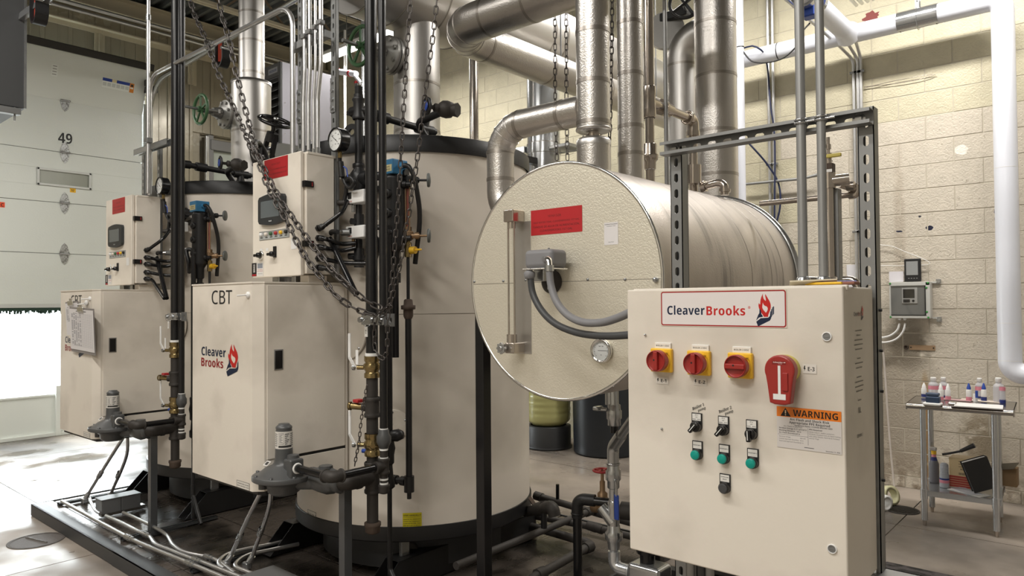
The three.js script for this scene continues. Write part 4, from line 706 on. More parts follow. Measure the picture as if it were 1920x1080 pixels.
{ // diagonal black flexible pipe from the lower pressure switch
  const t = thing('drain_hose', 'straight black drain tube slanting down from the right pressure switches to the gas pipes', 'tube', [-3.188,1.958,-2.2]);
  part('tube', cyl([-3.188,1.958,-2.2], [-2.875,1.653,-2.14], 0.0145, 0.0145, 14), M.blackGloss, t);
  part('elbow_fitting', [lathe([[0.019, 0], [0.021, 0.012], [0.021, 0.03], [0.017, 0.036]], [-3.198,1.97,-2.2], [0.3, -1, 0.1], 6), pipe([[-3.193,1.967,-2.2], [-3.164,1.987,-2.2], [-3.112,1.981,-2.2]], 0.013)], M.black, t);
  part('nipple', cyl([-3.145,1.983,-2.2], [-3.126,1.985,-2.24], 0.012, 0.012, 16), M.chrome, t);
  part('brass_nut', hex([-3.136,1.983,-2.24], [1, 0, -0.6], 0.017, 0.05), M.strut, t);
  pair(t, 'straight black drain tube slanting down from the left pressure switches to the gas pipes');
}
{ // steam pressure piping
  const [x, , r] = [-3.104,-2.33,0.021], z = -2.33, yt = 2.641, yc = 2.272, t = thing('pressure_manifold', 'black screwed steam piping with cross fitting and two white pressure switches, right boiler', 'piping', [x, 1.8, z]);
  const e = [-3.084,2.622,-2.8], R = (k) => r * k;
  part('riser', [cyl([x, yc, z], [x, yt, z], r)], M.black, t);
  part('tee', [lathe([[R(1.5), 0], [R(1.7), 0.012], [R(1.35), 0.03], [R(1.35), 0.09], [R(1.7), 0.105], [R(1.5), 0.115]], [x, yt - 0.05, z], [0, 1, 0], 20), cyl([x, yt, z], [x, yt, z - 0.075], R(1.4)), cyl([x - 0.055, yt, z], [x, yt, z], R(1.35)), cyl([x, yt + 0.06, z], [x, yt + 0.085, z], R(1.2)), box(x - 0.015, x + 0.015, yt + 0.085, yt + 0.13, z - 0.015, z + 0.015, 0.003)], M.black, t);
  part('plug', [hex([x - 0.05, yt, z], [-1, 0, 0], 0.02, 0.02), box(x - 0.095, x - 0.07, yt - 0.011, yt + 0.011, z - 0.011, z + 0.011, 0.002)], M.iron, t);
  part('cross_pipe', [cyl([x, yt, z], [x, e[1], e[2]], R(0.95))], M.black, t);
  part('coupling', [cyl([x, yt + (e[1] - yt) * 0.25, z + (e[2] - z) * 0.25], [x, yt + (e[1] - yt) * 0.42, z + (e[2] - z) * 0.42], R(1.5))], M.black, t);
  part('end_tee', [lathe([[R(1.3), -0.07], [R(1.6), -0.055], [R(1.3), -0.035], [R(1.35), 0.035], [R(1.6), 0.055], [R(1.3), 0.07]], [x, e[1], e[2]], [0, 1, 0], 20), cyl([x, e[1], e[2] + 0.06], [x, e[1], e[2] - 0.06], R(1.4)), hex([x, e[1], e[2] - 0.06], [0, 0, -1], 0.022, 0.025), cyl([x, e[1] + 0.07, e[2]], [x, e[1] + 0.1, e[2]], 0.016, 0.016, 8), cyl([x, 2.5, e[2]], [x, e[1], e[2]], R(0.95))], M.black, t);
  part('tape_ring', cyl([x, e[1] - 0.085, e[2]], [x, e[1] - 0.07, e[2]], R(1.12)), M.teflon, t);
  part('cross_fitting', [lathe([[R(1.2), -0.085], [R(1.6), -0.08], [R(1.6), -0.062], [R(1.3), -0.055], [R(2.2), -0.028], [R(2.35), 0], [R(2.2), 0.028], [R(1.3), 0.055], [R(1.6), 0.062], [R(1.6), 0.08], [R(1.2), 0.085]], [x, yc, z], [0, 1, 0], 24), cyl([x - 0.08, yc, z], [x + 0.09, yc, z], R(1.7)), cyl([x + 0.08, yc, z], [x + 0.11, yc, z], R(1.3)), cyl([x + 0.1, yc, z], [x + 0.32, yc, z - 0.06], R(1.1))], M.black, t);
  const yA = [2.134, 2.202], yB = [1.951, 2.016];
  part('lower_run', [cyl([x, 1.833, z], [x, yc, z], R(0.85)), cyl([x, yA[0] - 0.05, z], [x, yA[0] - 0.13, z], R(1.25)), cyl([x, yB[0] - 0.05, z], [x, yB[0] - 0.15, z], R(1.3)), cyl([x, 1.839, z], [x, 1.862, z], R(1.6)), cyl([x, yB[0] - 0.09, z], [x - 0.05, yB[0] - 0.09, z + 0.03], R(0.8)), cyl([x, yA[0] - 0.09, z], [x - 0.01, yA[0] - 0.09, z + 0.045], R(0.8))], M.black, t);
  for (const [i, y] of [yA, yB].entries()) {
    const bx = [-3.14, -2.987], b = part('pressure_switch', box(bx[0], bx[1], y[0], y[1], -2.34, -2.27, 0.006), M.white, t, ['upper', 'lower'][i] + ' white pressure switch box');
    part('switch_window', box(bx[0] + 0.022, bx[0] + 0.052, y[0] + 0.025, y[1] - 0.008, -2.271, -2.268, 0.001), M.blackGloss, b);
    part('switch_lettering', sheetZ(bx[0] + 0.018, bx[0] + 0.058, y[0] + 0.005, y[0] + 0.018, -2.27, 0.0006), printMat(128, 48, (c, w, h) => { fill(c, '#e0ded9', 0, 0, w, h); c.font = 'italic bold 38px serif'; c.fillStyle = '#a8322c'; c.fillText('Danfoss', 2, 36, 122); }), b);
    part('switch_nipple', cyl([bx[0] + 0.028, y[0] - 0.04, -2.3], [bx[0] + 0.028, y[0], -2.3], 0.0095), i ? M.bronze : M.galv, b);
  }
  pair(t, 'black screwed steam piping with cross fitting and two white pressure switches, left boiler');
}
{ // steam pressure gauge on its siphon
  const c = [-3.119,2.463,-2.2], t = thing('pressure_gauge', 'round black-cased steam pressure gauge above the right control box', 'gauge', [c[0], c[1], c[2]]);
  const cs = part('case', lathe([[0, -0.045], [0.058, -0.045], [0.062, -0.04], [0.0635, 0.008], [0.0635, 0.012], [0.057, 0.014], [0.0565, 0.006], [0, 0.006]], c, [0, 0, 1], 40), M.blackGloss, t);
  part('dial', (() => { const g = new THREE.CircleGeometry(0.0565, 40); g.translate(c[0], c[1], c[2] + 0.0068); return fin(g); })(), printMat(256, 256, (x) => { fill(x, '#dcdedd', 0, 0, 256, 256); for (let i = 0; i <= 30; i++) { const a = 2.36 + i / 30 * 4.71, R0 = i % 5 ? 104 : 96; x.strokeStyle = '#222'; x.lineWidth = i % 5 ? 2 : 5; x.beginPath(); x.moveTo(128 + 114 * Math.cos(a), 128 + 114 * Math.sin(a)); x.lineTo(128 + R0 * Math.cos(a), 128 + R0 * Math.sin(a)); x.stroke(); if (i % 5 === 0) txt(x, String(i * 10), 128 + 78 * Math.cos(a), 128 + 78 * Math.sin(a), 19, '#222'); } txt(x, 'PSI', 128, 178, 20); x.strokeStyle = '#111'; x.lineWidth = 7; x.beginPath(); x.moveTo(168, 160); x.lineTo(52, 72); x.stroke(); x.beginPath(); x.arc(128, 128, 9, 0, 7); x.fillStyle = '#111'; x.fill(); }), cs);
  const s0 = [c[0], c[1] - 0.062, c[2] - 0.02], pk = [-3.139,2.143,-2.26];
  part('brass_neck', hex([s0[0], s0[1] - 0.03, s0[2]], [0, 1, 0], 0.012, 0.03), M.brass, t);
  part('siphon', [hose([[s0[0], s0[1] - 0.02, s0[2]], [-3.129,2.33,-2.23], [-3.118,2.278,-2.235], [-3.097,2.235,-2.24], [-3.049,2.209,-2.235], [-3.01,2.229,-2.23], [-3.03,2.258,-2.225], [-3.095,2.249,-2.245], [-3.12,2.203,-2.26], pk], 0.0105, 60, 12), cyl([s0[0] + 0.004, s0[1] - 0.05, s0[2]], [s0[0] + 0.01, s0[1] - 0.13, s0[2] - 0.005], 0.0165)], M.black, t);
  part('cock', [cyl(pk, add(pk, [0.04, 0, -0.03]), 0.012), hex(add(pk, [-0.02, 0, 0.015]), [0.8, 0, -0.6], 0.016, 0.03), lathe([[0.012, 0], [0.014, 0.01], [0, 0.01]], add(pk, [-0.02, 0, 0.015]), [-0.8, 0, 0.6], 10)], M.iron, t);
  part('lever', [pipe([[-3.087,2.323,-2.22], [-3.06,2.308,-2.22], [-3.051,2.263,-2.22]], 0.0035, 0.015, 8)], M.blue, t, 'small blue lever');
  pair(t, 'round black-cased steam pressure gauge above the left control box');
}
{ // float controller with blue float head
  const x = -2.834, z = -2.35, y0 = 1.883, y1 = 2.262, t = thing('level_controller', 'black cast float controller with blue float head, right boiler', 'float controller', [x, y0, z]);
  part('body', lathe([[0.015, -0.1], [0.03, -0.085], [0.03, -0.02], [0.042, 0], [0.052, 0.02], [0.052, y1 - y0 - 0.02], [0.046, y1 - y0], [0, y1 - y0]], [x, y0, z], [0, 1, 0], 28), M.black, t);
  for (let i = 0; i < 3; i++) part('boss', [lathe([[0.024, 0], [0.024, 0.014], [0.018, 0.018], [0, 0.018]], [x + 0.008, y1 - 0.1 - i * 0.098, z + 0.045], [0.15, 0, 1], 20), lathe([[0.009, 0.018], [0.009, 0.026], [0, 0.026]], [x + 0.008, y1 - 0.1 - i * 0.098, z + 0.045], [0.15, 0, 1], 4)], M.black, t);
  const hd = part('float_head', [box(x - 0.052, x + 0.046, y1, y1 + 0.075, z - 0.05, z + 0.05, 0.006), cyl([x + 0.04, y1 + 0.04, z], [x + 0.075, y1 + 0.04, z], 0.016)], M.skyBlue, t, 'blue switch housing');
  part('maker_plate', sheetZ(x - 0.045, x + 0.04, y1 + 0.012, y1 + 0.046, z + 0.05), printMat(256, 110, (c, w, h) => { fill(c, '#d9cf9f', 0, 0, w, h); txt(c, 'WARRICK', 128, 36, 36, '#333'); txt(c, 'CONTROLS', 128, 78, 36, '#333'); }), hd);
  part('cord', hose([[x + 0.07, y1 + 0.04, z], [x + 0.1, y1 + 0.035, z - 0.005], [x + 0.118, y1 + 0.0, z - 0.02], [x + 0.12, y1 - 0.03, z - 0.03], [x + 0.09, y1 - 0.2, z - 0.09], [x + 0.03, y1 - 0.45, z - 0.11]], 0.013, 30), M.black, t);
  for (const y of [y1 - 0.05, y0 + 0.055]) part('equalizing_pipe', [cyl([x - 0.03, y, z], [x - 0.3, y, z - 0.06], 0.02), cyl([x - 0.045, y, z], [x - 0.09, y, z - 0.01], 0.03), cyl([x + 0.03, y, z - 0.01], [x + 0.08, y, z - 0.04], 0.014), cyl([x + 0.045, y, z - 0.016], [x + 0.06, y, z - 0.026], 0.021, 0.021, 6)], M.black, t);
  part('drop_leg', [cyl([x, y0 - 0.09, z], [x, y0 - 0.55, z], 0.019), cyl([x, y0 - 0.17, z], [x, y0 - 0.12, z], 0.03, 0.03, 8)], M.black, t);
  part('flexible_loop', hose([[x - 0.055, y1 - 0.28, z - 0.02], [x - 0.13, y1 - 0.26, z + 0.03], [x - 0.10, y1 - 0.36, z + 0.03], [x - 0.16, y1 - 0.42, z]], 0.014, 24), M.black, t);
  pair(t, 'black cast float controller with blue float head, left boiler');
}
{ // gauge glass
  const [x, z] = [-2.79,-2.4,0.007], yt = 2.238, yb = 1.953, d = [0.72, 0, -0.69], t = thing('gauge_glass', 'bronze water gauge glass with red-line tube beside the right float controller', 'gauge glass', [x, yb, z]);
  part('gauge_tube', cyl([x, yb, z], [x, yt, z], 0.0085), mat([0.30, 0.10, 0.08], 0.15), t, 'red-lined glass tube');
  for (const [u, v] of [[-1, 0.3], [1, 0.3], [0.2, 1]]) part('guard_rod', cyl([x + u * 0.02, yb, z + v * 0.018], [x + u * 0.02, yt, z + v * 0.018], 0.0035, 0.0035, 8), M.bronze, t);
  for (const [i, y] of [yt, yb].entries()) {
    const v = part('glass_valve', [box(x - 0.022, x + 0.022, y - 0.02, y + 0.024, z - 0.022, z + 0.022, 0.006), cyl([x, y - 0.045 + i * 0.06, z], [x, y - 0.015 + i * 0.06, z], 0.021, 0.021, 6), cyl(add([x, y, z], d, -0.06), add([x, y, z], d, 0.06), 0.0125), hex(add([x, y, z], d, 0.035), d, 0.019, 0.02), cyl(add([x, y, z], d, 0.06), add([x, y, z], d, 0.1), 0.006)], i ? M.bronze : M.black, t);
    part('valve_handwheel', lathe([[0.012, 0], [0.034, 0.002], [0.037, 0.009], [0.034, 0.016], [0.012, 0.02], [0, 0.02]], add([x, y, z], d, 0.098), d, 24), mat([0.13, 0.14, 0.135], 0.5, 0.2), v, 'grey round handwheel');
  }
  const py = yb - 0.075; part('drain_cock', [cyl([x, py - 0.035, z], [x, py + 0.04, z], 0.0185, 0.0185, 8), cyl([x, yb - 0.04, z], [x, yb, z], 0.012)], M.brass, t);
  part('cock_handle', [box(x + 0.02, x + 0.085, py - 0.004, py + 0.006, z - 0.02, z - 0.005, 0.003), cyl([x + 0.015, py, z - 0.005], [x + 0.045, py, z - 0.012], 0.019, 0.019, 10)], M.yellow, t, 'yellow drain cock handle');
  const yu = 1.563, ye = 0.7;
  part('drain_pipe', [cyl([x, yu, z], [x, py - 0.03, z], 0.0085), cyl([x, yu, z], [x, ye, z], 0.0165), cyl([x, ye - 0.05, z], [x, ye + 0.03, z], 0.026), cyl([x, ye - 0.085, z], [x, ye - 0.05, z], 0.012, 0.012, 6), cyl([x, ye, z], [x - 0.12, ye, z + 0.02], 0.0155), cyl([x - 0.05, ye, z + 0.008], [x - 0.02, ye, z + 0.003], 0.024), cyl([x - 0.11, ye, z + 0.018], [x - 0.08, ye, z + 0.013], 0.024)], M.black, t);
  part('union', [lathe([[0.019, -0.035], [0.025, -0.02], [0.025, 0.012], [0.037, 0.014], [0.037, 0.034], [0.024, 0.036], [0.022, 0.06], [0.016, 0.066]], [x, yu, z], [0, 1, 0], 8)], M.rust, t);
  pair(t, 'bronze water gauge glass with red-line tube beside the left float controller');
}
// ---------- gas lines ----------
const GX = -2.766, GZ = -2.15, GR = 0.029;
{
  const t = thing('gas_drop_pipe', 'thick black gas drop pipe with two brass ball valves, right boiler', 'gas pipe', [GX, 0.5, GZ]);
  const yv = (py) => py, r = GR, P = (a, b, k = 1) => cyl([GX, a, GZ], [GX, b, GZ], r * k);
  part('upper_pipe', P(1.364, 5.1), M.blackPipe, t);
  const bv = (y0, y1, s) => {
    const h = y1 - y0, v = part('ball_valve', [lathe([[r * 1.3, 0], [r * 1.3, h * 0.2], [r * 1.12, h * 0.24], [r * 1.12, h * 0.3], [r * 1.42, h * 0.42], [r * 1.42, h * 0.62], [r * 1.1, h * 0.7], [r * 1.3, h * 0.78], [r * 1.3, h]], [GX, y0, GZ], [0, 1, 0], 12), cyl([GX - 0.03, y0 + h * 0.45, GZ], [GX - 0.075, y0 + h * 0.45, GZ + 0.03], 0.011)], M.brass, t);
    const q = [GX - 0.082, y0 + h * 0.45, GZ + 0.04];
    part('valve_nut', hex(q, [-0.8, 0, 0.4], 0.0135, 0.012), M.galv, v);
    part('valve_handle', [bar(q, add(q, [-0.028, 0.05, 0.012]), 0.018, 0.004), box(q[0] - 0.039, q[0] - 0.020, q[1] + 0.045, q[1] + 0.165, q[2] + 0.006, q[2] + 0.013, 0.006)], M.white, v, 'white lever handle');
    if (s) part('valve_tag', [box(q[0] + 0.004, q[0] + 0.024, q[1] + 0.015, q[1] + 0.085, q[2] - 0.004, q[2] - 0.002)], M.white, v);
    else part('blue_cap', lathe([[0.01, 0], [0.01, 0.022], [0, 0.022]], [GX - 0.03, y0 + 0.02, GZ + 0.012], [-0.9, 0, 0.4], 12), M.blue, v);
  };
  part('tape_ring', [P(1.352, 1.37, 1.12)], M.teflon, t);
  bv(1.252, 1.356, 1);
  part('nipple', P(1.156, 1.252, 0.97), M.iron, t);
  part('tee', [lathe([[r * 1.3, 0], [r * 1.36, 0.004], [r * 1.36, 0.016], [r * 1.2, 0.02], [r * 1.2, 0.075], [r * 1.36, 0.079], [r * 1.36, 0.092], [r * 1.2, 0.096]], [GX, 1.063, GZ], [0, 1, 0], 24), cyl([GX, 1.11, GZ], [GX - 0.04, 1.11, GZ + 0.03], 0.02)], M.iron, t);
  part('test_cock', [cyl([GX - 0.035, 1.112, GZ + 0.03], [GX - 0.085, 1.115, GZ + 0.06], 0.016), lathe([[0.021, 0], [0.021, 0.012], [0.012, 0.016]], [GX - 0.085, 1.115, GZ + 0.06], [-0.85, 0, 0.5], 16)], M.brass, t);
  part('red_lever', box(GX - 0.075, GX - 0.035, 1.132, 1.148, GZ + 0.02, GZ + 0.06, 0.004), M.red, t, 'red test cock lever');
  part('nipple', P(0.985, 1.065, 0.97), M.iron, t);
  bv(0.878, 0.985, 0);
  part('nipple', P(0.83, 0.88, 0.95), M.iron, t);
  part('tee', [lathe([[r * 1.25, 0], [r * 1.36, 0.004], [r * 1.36, 0.016], [r * 1.2, 0.022], [r * 1.25, 0.13], [r * 1.36, 0.134], [r * 1.36, 0.146], [r * 1.2, 0.15]], [GX, 0.70, GZ], [0, 1, 0], 24), cyl([GX, 0.775, GZ], [GX, 0.775, GZ + 0.09], r * 1.15), cyl([GX, 0.775, GZ + 0.075], [GX, 0.775, GZ + 0.095], r * 1.35)], M.iron, t);
  part('drip_leg', [P(0.55, 0.71, 0.95)], M.iron, t);
  part('cap', lathe([[0.012, 0], [0.026, 0.004], [r * 1.25, 0.012], [r * 1.25, 0.036], [r * 1.38, 0.04], [r * 1.38, 0.055], [r, 0.058]], [GX, 0.505, GZ], [0, 1, 0], 16), M.rust, t);
  pair(t, 'thick black gas drop pipe with two brass ball valves, left boiler');
}
{
  const x = -2.692, z = -2.16, r = 0.0185, t = thing('gas_vent_pipe', 'slimmer black pipe right beside the thick gas drop, right boiler', 'gas pipe', [x, 0.7, z]);
  part('pipe', cyl([x, 1.0, z], [x, 5.1, z], r), M.blackPipe, t);
  part('union', lathe([[r * 1.1, -0.03], [r * 1.35, -0.02], [r * 1.9, 0], [r * 1.9, 0.028], [r * 1.45, 0.04], [r * 1.35, 0.06], [r * 1.1, 0.062]], [x, 0.95, z], [0, 1, 0], 8), M.greyPaint, t);
  part('nipple', cyl([x, 0.87, z], [x, 0.94, z], r), M.iron, t);
  for (const y of [1.008, 0.912, 0.872, 0.772, 0.752, 0.80]) part('tape_ring', cyl([x, y, z], [x, y + 0.008, z], r * 1.1), M.teflon, t);
  part('tee', [lathe([[r * 1.3, 0], [r * 1.5, 0.004], [r * 1.5, 0.014], [r * 1.3, 0.018], [r * 1.3, 0.058], [r * 1.5, 0.062], [r * 1.5, 0.072], [r * 1.3, 0.076]], [x, 0.8, z], [0, 1, 0], 20), cyl([x, 0.838, z], [x, 0.838, z + 0.05], r * 1.3), cyl([x, 0.838, z + 0.04], [x, 0.838, z + 0.054], r * 1.5)], M.iron, t);
  part('nipple', cyl([x, 0.74, z], [x, 0.81, z], r), M.iron, t);
  part('cap', lathe([[0.01, 0], [r * 1.2, 0.004], [r * 1.4, 0.012], [r * 1.4, 0.03], [r * 1.5, 0.036], [r * 1.5, 0.044], [r, 0.046]], [x, 0.706, z], [0, 1, 0], 12), M.iron, t);
  pair(t, 'slimmer black pipe right beside the thick gas drop, left boiler');
}
{ // two hole clamp that ties the two pipes to a bracket
  const y = 1.53, z = -2.118, t = thing('pipe_clamp', 'galvanised strap clamp holding the right pair of black gas pipes', 'clamp', [-2.73, y, z]);
  part('strap', [box(-2.80, -2.795 + 0.13, y - 0.024, y + 0.024, z - 0.002, z + 0.006, 0.003), ring([GX, y, GZ], [0, 1, 0], GR + 0.004, 0.005)].slice(0, 1), M.galv, t);
  for (const [x, r] of [[GX, GR], [-2.692, 0.0185]]) part('saddle', [cyl([x, y - 0.024, r > 0.02 ? GZ : -2.16], [x, y + 0.024, r > 0.02 ? GZ : -2.16], r + 0.0035, r + 0.0035, 28)], M.galv, t);
  for (const x of [-2.806, -2.725, -2.655]) part('bolt', [hex([x, y, z + 0.004], [0, 0, 1], 0.014, 0.01)], M.galv, t);
  part('bracket', shapeExtrude([[-2.665, y - 0.03], [-2.595, y - 0.03], [-2.595, y + 0.03], [-2.665, y + 0.03]], 0.005, [slotPts(-2.62, y, 0.024, 0.017)]).translate(0, 0, -2.15), M.strut, t);
  pair(t, 'galvanised strap clamp holding the left pair of black gas pipes');
}
{ // small engraved tag hanging on the clamp
  const p = [-2.73,1.475,-2.09], t = thing('valve_tag', 'small white engraved tag hanging from the right pipe clamp', 'tag', p);
  part('plate', box(p[0] - 0.011, p[0] + 0.011, p[1] - 0.024, p[1] + 0.024, p[2], p[2] + 0.003, 0.001), M.white, t);
  part('tag_print', sheetZ(p[0] - 0.009, p[0] + 0.009, p[1] - 0.02, p[1] + 0.02, p[2] + 0.003, 0.0005), printMat(64, 128, (x, w, h) => { fill(x, '#dedbd5', 0, 0, w, h); x.save(); x.translate(32, 64); x.rotate(Math.PI / 2); txt(x, 'G-2', 0, 0, 40); x.restore(); }), t);
  part('wire', ring([p[0] + 0.003, p[1] + 0.042, p[2]], [1, 0, 0.4], 0.018, 0.0016, 16), M.galv, t);
  pair(t, 'small white engraved tag hanging from the left pipe clamp');
}
{ // gas pressure regulator
  const x = -3.10, z = -1.88, t = thing('gas_regulator', 'grey diaphragm gas pressure regulator in front of the CBT cabinet', 'regulator', [x, 0.7, z]);
  part('diaphragm_case', lathe([[0, 0.695], [0.055, 0.695], [0.075, 0.71], [0.08, 0.74], [0.105, 0.762], [0.142, 0.768], [0.148, 0.772], [0.148, 0.79], [0.142, 0.794], [0.12, 0.80], [0.09, 0.822], [0.055, 0.836], [0.046, 0.85], [0.042, 0.87], [0.04, 0.94]], [x, 0, z], [0, 1, 0], 48), M.greyPaint, t);
  part('spring_stack', lathe([[0.04, 0.9], [0.0385, 1.0], [0.037, 1.002], [0.037, 1.008], [0.0385, 1.01], [0.0385, 1.018], [0.03, 1.026], [0.026, 1.026], [0.026, 1.032], [0, 1.033]], [x, 0, z], [0, 1, 0], 32), M.greyPaint, t);
  { const g = new THREE.CylinderGeometry(0.0408, 0.0408, 0.082, 32, 1, true, -0.4, 3.0); g.translate(x, 0.958, z); part('rating_label', fin(g), printMat(512, 160, (c, w, h) => { fill(c, '#d9d6d0', 0, 0, w, h); c.strokeStyle = '#333'; c.lineWidth = 4; c.strokeRect(130, 18, 110, 96); for (let i = 0; i < 7; i++) { fill(c, '#444', 260, 20 + i * 18, 90 - (i % 3) * 20, 8); fill(c, '#666', 146, 30 + i * 11, 70 - (i % 2) * 24, 5); fill(c, '#555', 380, 20 + i * 18, 100, 7); fill(c, '#555', 14, 20 + i * 18, 90, 7); } fill(c, '#333', 130, 128, 280, 20); }), t, 'white rating label'); }
  for (let i = 0; i < 8; i++) { const a = i / 8 * 6.283 + 0.2; part('flange_bolt', lathe([[0.009, 0], [0.009, 0.012], [0, 0.012]], [x + 0.135 * Math.cos(a), 0.79, z + 0.135 * Math.sin(a)], [0, 1, 0], 6), M.greyPaint, t); }
  part('vent_body', [box(x + 0.045, x + 0.115, 0.79, 0.875, z - 0.035, z + 0.035, 0.012), cyl([x + 0.08, 0.86, z], [x + 0.08, 0.893, z], 0.032, 0.028, 8), box(x + 0.09, x + 0.13, 0.79, 0.88, z - 0.028, z + 0.045, 0.01)], M.greyPaint, t);
  part('drain_foot', cyl([x - 0.09, 0.715, z + 0.06], [x - 0.09, 0.775, z + 0.06], 0.02), M.greyPaint, t);
  part('warning_sticker', (() => { const g = new THREE.PlaneGeometry(0.036, 0.03); g.rotateX(-0.9); g.translate(x - 0.06, 0.842, z + 0.055); return fin(g); })(), printMat(64, 64, (c) => { fill(c, '#d8d6d2', 0, 0, 64, 64); fill(c, '#333', 12, 12, 40, 40); }), t);
  // main body and connection to the drop pipe
  part('regulator_body', [lathe([[0.04, 0], [0.05, 0.01], [0.05, 0.04], [0.062, 0.06], [0.066, 0.12], [0.055, 0.17], [0.045, 0.18], [0.05, 0.19], [0.05, 0.215], [0.035, 0.22]], [x + 0.09, 0.772, z - 0.09], [1, 0, -0.12], 8), cyl([x + 0.03, 0.755, z - 0.03], [x + 0.2, 0.77, z - 0.1], 0.04), cyl([x + 0.2, 0.76, z - 0.1], [x + 0.2, 0.842, z - 0.1], 0.04, 0.032, 8)], M.greyPaint, t);
  const br = part('inlet_pipe', [pipe([[x + 0.27, 0.775, z - 0.115], [GX, 0.775, z - 0.115], [GX, 0.775, GZ + 0.09]], 0.027, 0.05)], M.iron, t);
  part('inlet_elbow', sweep(fillet([[GX - 0.06, 0.775, z - 0.115], [GX, 0.775, z - 0.115], [GX, 0.775, z - 0.175]], 0.05), 0.036, 18), M.iron, br);
  // pilot pipe on top: straight run, elbow and run to the vent tee
  const q = [x + 0.13, 0.838, z + 0.01], e2 = [-2.692, 0.838, z + 0.01];
  part('pilot_pipe', pipe([q, e2, [-2.692, 0.838, -2.11]], 0.018, 0.05), M.blackGloss, t);
  part('pilot_collar', [ring(add(q, [0.003, 0, 0]), [1, 0, 0], 0.021, 0.005)], M.teflon, t);
  part('pilot_elbow', [sweep(fillet([add(e2, [-0.05, 0, 0]), e2, add(e2, [0, 0, -0.05])], 0.045), 0.027, 18), ring(add(e2, [-0.05, 0, 0]), [1, 0, 0], 0.026, 0.006), ring(add(e2, [0, 0, -0.05]), [0, 0, 1], 0.026, 0.006)], M.iron, t);
  pair(t, 'grey diaphragm gas pressure regulator in front of the clipboard cabinet');
}
{ // flat steel stanchion under the gas train
  const x = -2.803, z = -2.02, t = thing('steel_stanchion', 'grey flat steel stanchion under the right gas pipes', 'stanchion', [x, 0.09, z]);
  part('post', box(x - 0.022, x + 0.022, 0.095, 0.815, z - 0.022, z + 0.022, 0.002), M.flatSteel, t);
  part('base_plate', box(x - 0.05, x + 0.05, 0.088, 0.096, z - 0.05, z + 0.05), M.skid, t);
  pair(t, 'grey flat steel stanchion under the left gas pipes');
}
{ // blow-down line behind the gas pipes
  const [x, z, r] = [-2.822,-2.3,0.015], t = thing('blowdown_pipe', 'black blow-down pipe running down behind the right gas pipes', 'pipe', [x, 0.1, z]);
  part('pipe', [cyl([x, 0.95, z], [x, 2.0, z], r * 1.1), cyl([x, 0.12, z], [x, 0.95, z], r * 0.8), pipe([[x, 0.36, z], [x, 0.28, z], [x + 0.16, 0.12, z + 0.02]], r * 0.9, 0.03)], M.black, t);
  part('blowdown_valve', [lathe([[r, 0], [r * 1.6, 0.01], [r * 1.6, 0.05], [r * 2, 0.08], [r * 1.5, 0.12], [r * 1.7, 0.16], [r, 0.17]], [x, 0.80, z], [0, 1, 0], 12), lathe([[r, 0], [r * 1.8, 0.01], [r * 1.8, 0.05], [r * 1.3, 0.06], [r, 0.12]], [x, 0.68, z], [0, 1, 0], 12), lathe([[r * 1.4, 0], [r * 1.9, 0.02], [r * 2.1, 0.05], [r * 1.4, 0.075], [0, 0.08]], [x, 0.945, z], [0.85, 0.1, -0.3], 8)], M.black, t);
  pair(t, 'black blow-down pipe running down behind the left gas pipes');
}
// steam stop valve with a green handwheel
function gateValve(c, label, green) {
  const t = thing('steam_valve', label, 'valve', c), W = 0.115, rim = [c[0], c[1], c[2]];
  part('handwheel', [ring(rim, [0, 0, 1], W, 0.013, 40), ...[0, 1, 2, 3, 4].map((k) => { const a = k / 5 * 6.283 + 0.3; return bar(rim, [rim[0] + W * Math.cos(a), rim[1] + W * Math.sin(a), rim[2]], 0.016, 0.011); }), cyl(add(rim, [0, 0, -0.02]), add(rim, [0, 0, 0.025]), 0.024)], green, t, 'green spoked handwheel');
  part('stem', cyl(add(rim, [0, 0, 0.13]), add(rim, [0, 0, -0.1]), 0.011), M.strut, t);
  part('yoke', [cyl(add(rim, [0.03, 0, -0.02]), add(rim, [0.045, 0.0, -0.16]), 0.012), cyl(add(rim, [-0.03, 0, -0.02]), add(rim, [-0.045, 0.0, -0.16]), 0.012), cyl(add(rim, [0, 0, -0.10]), add(rim, [0, 0, -0.16]), 0.035, 0.05), box(rim[0] - 0.06, rim[0] + 0.06, rim[1] - 0.02, rim[1] + 0.02, rim[2] - 0.14, rim[2] - 0.12, 0.006)], M.castMetal, t);
  const fl = part('bonnet_flange', [lathe([[0, 0], [0.05, 0], [0.07, -0.02], [0.115, -0.028], [0.118, -0.032], [0.118, -0.055], [0, -0.055]].map(([r, h]) => [r, -h]), add(rim, [0, 0, -0.165]), [0, 0, -1], 40), cyl(add(rim, [0, 0, -0.228]), add(rim, [0, 0, -0.25]), 0.118)], M.castMetal, t);
  part('flange_gasket', cyl(add(rim, [0, 0, -0.22]), add(rim, [0, 0, -0.228]), 0.108), M.black, fl);
  for (let k = 0; k < 8; k++) { const a = k / 8 * 6.283 + 0.2; part('flange_nut', hex([rim[0] + 0.095 * Math.cos(a), rim[1] + 0.095 * Math.sin(a), rim[2] - 0.198], [0, 0, 1], 0.0125, 0.022), M.castMetal, fl); }
  part('valve_body', [cyl(add(rim, [0, 0, -0.25]), add(rim, [0, 0, -0.33]), 0.085, 0.1), cyl(add(rim, [0, 0.16, -0.33]), add(rim, [0, -0.16, -0.33]), 0.1)].slice(0, 1), M.castMetal, t);
  return t;
}
gateValve([-3.469,3.155,-2.62], 'steam stop valve with green handwheel high on the right boiler flue', M.green);
gateValve([-5.607, 3.173, -2.66], 'steam stop valve with green handwheel on the left boiler flue', M.green);
// copies for the left boiler
for (const [o, label] of SETS) copyOf(o, STEP, label);
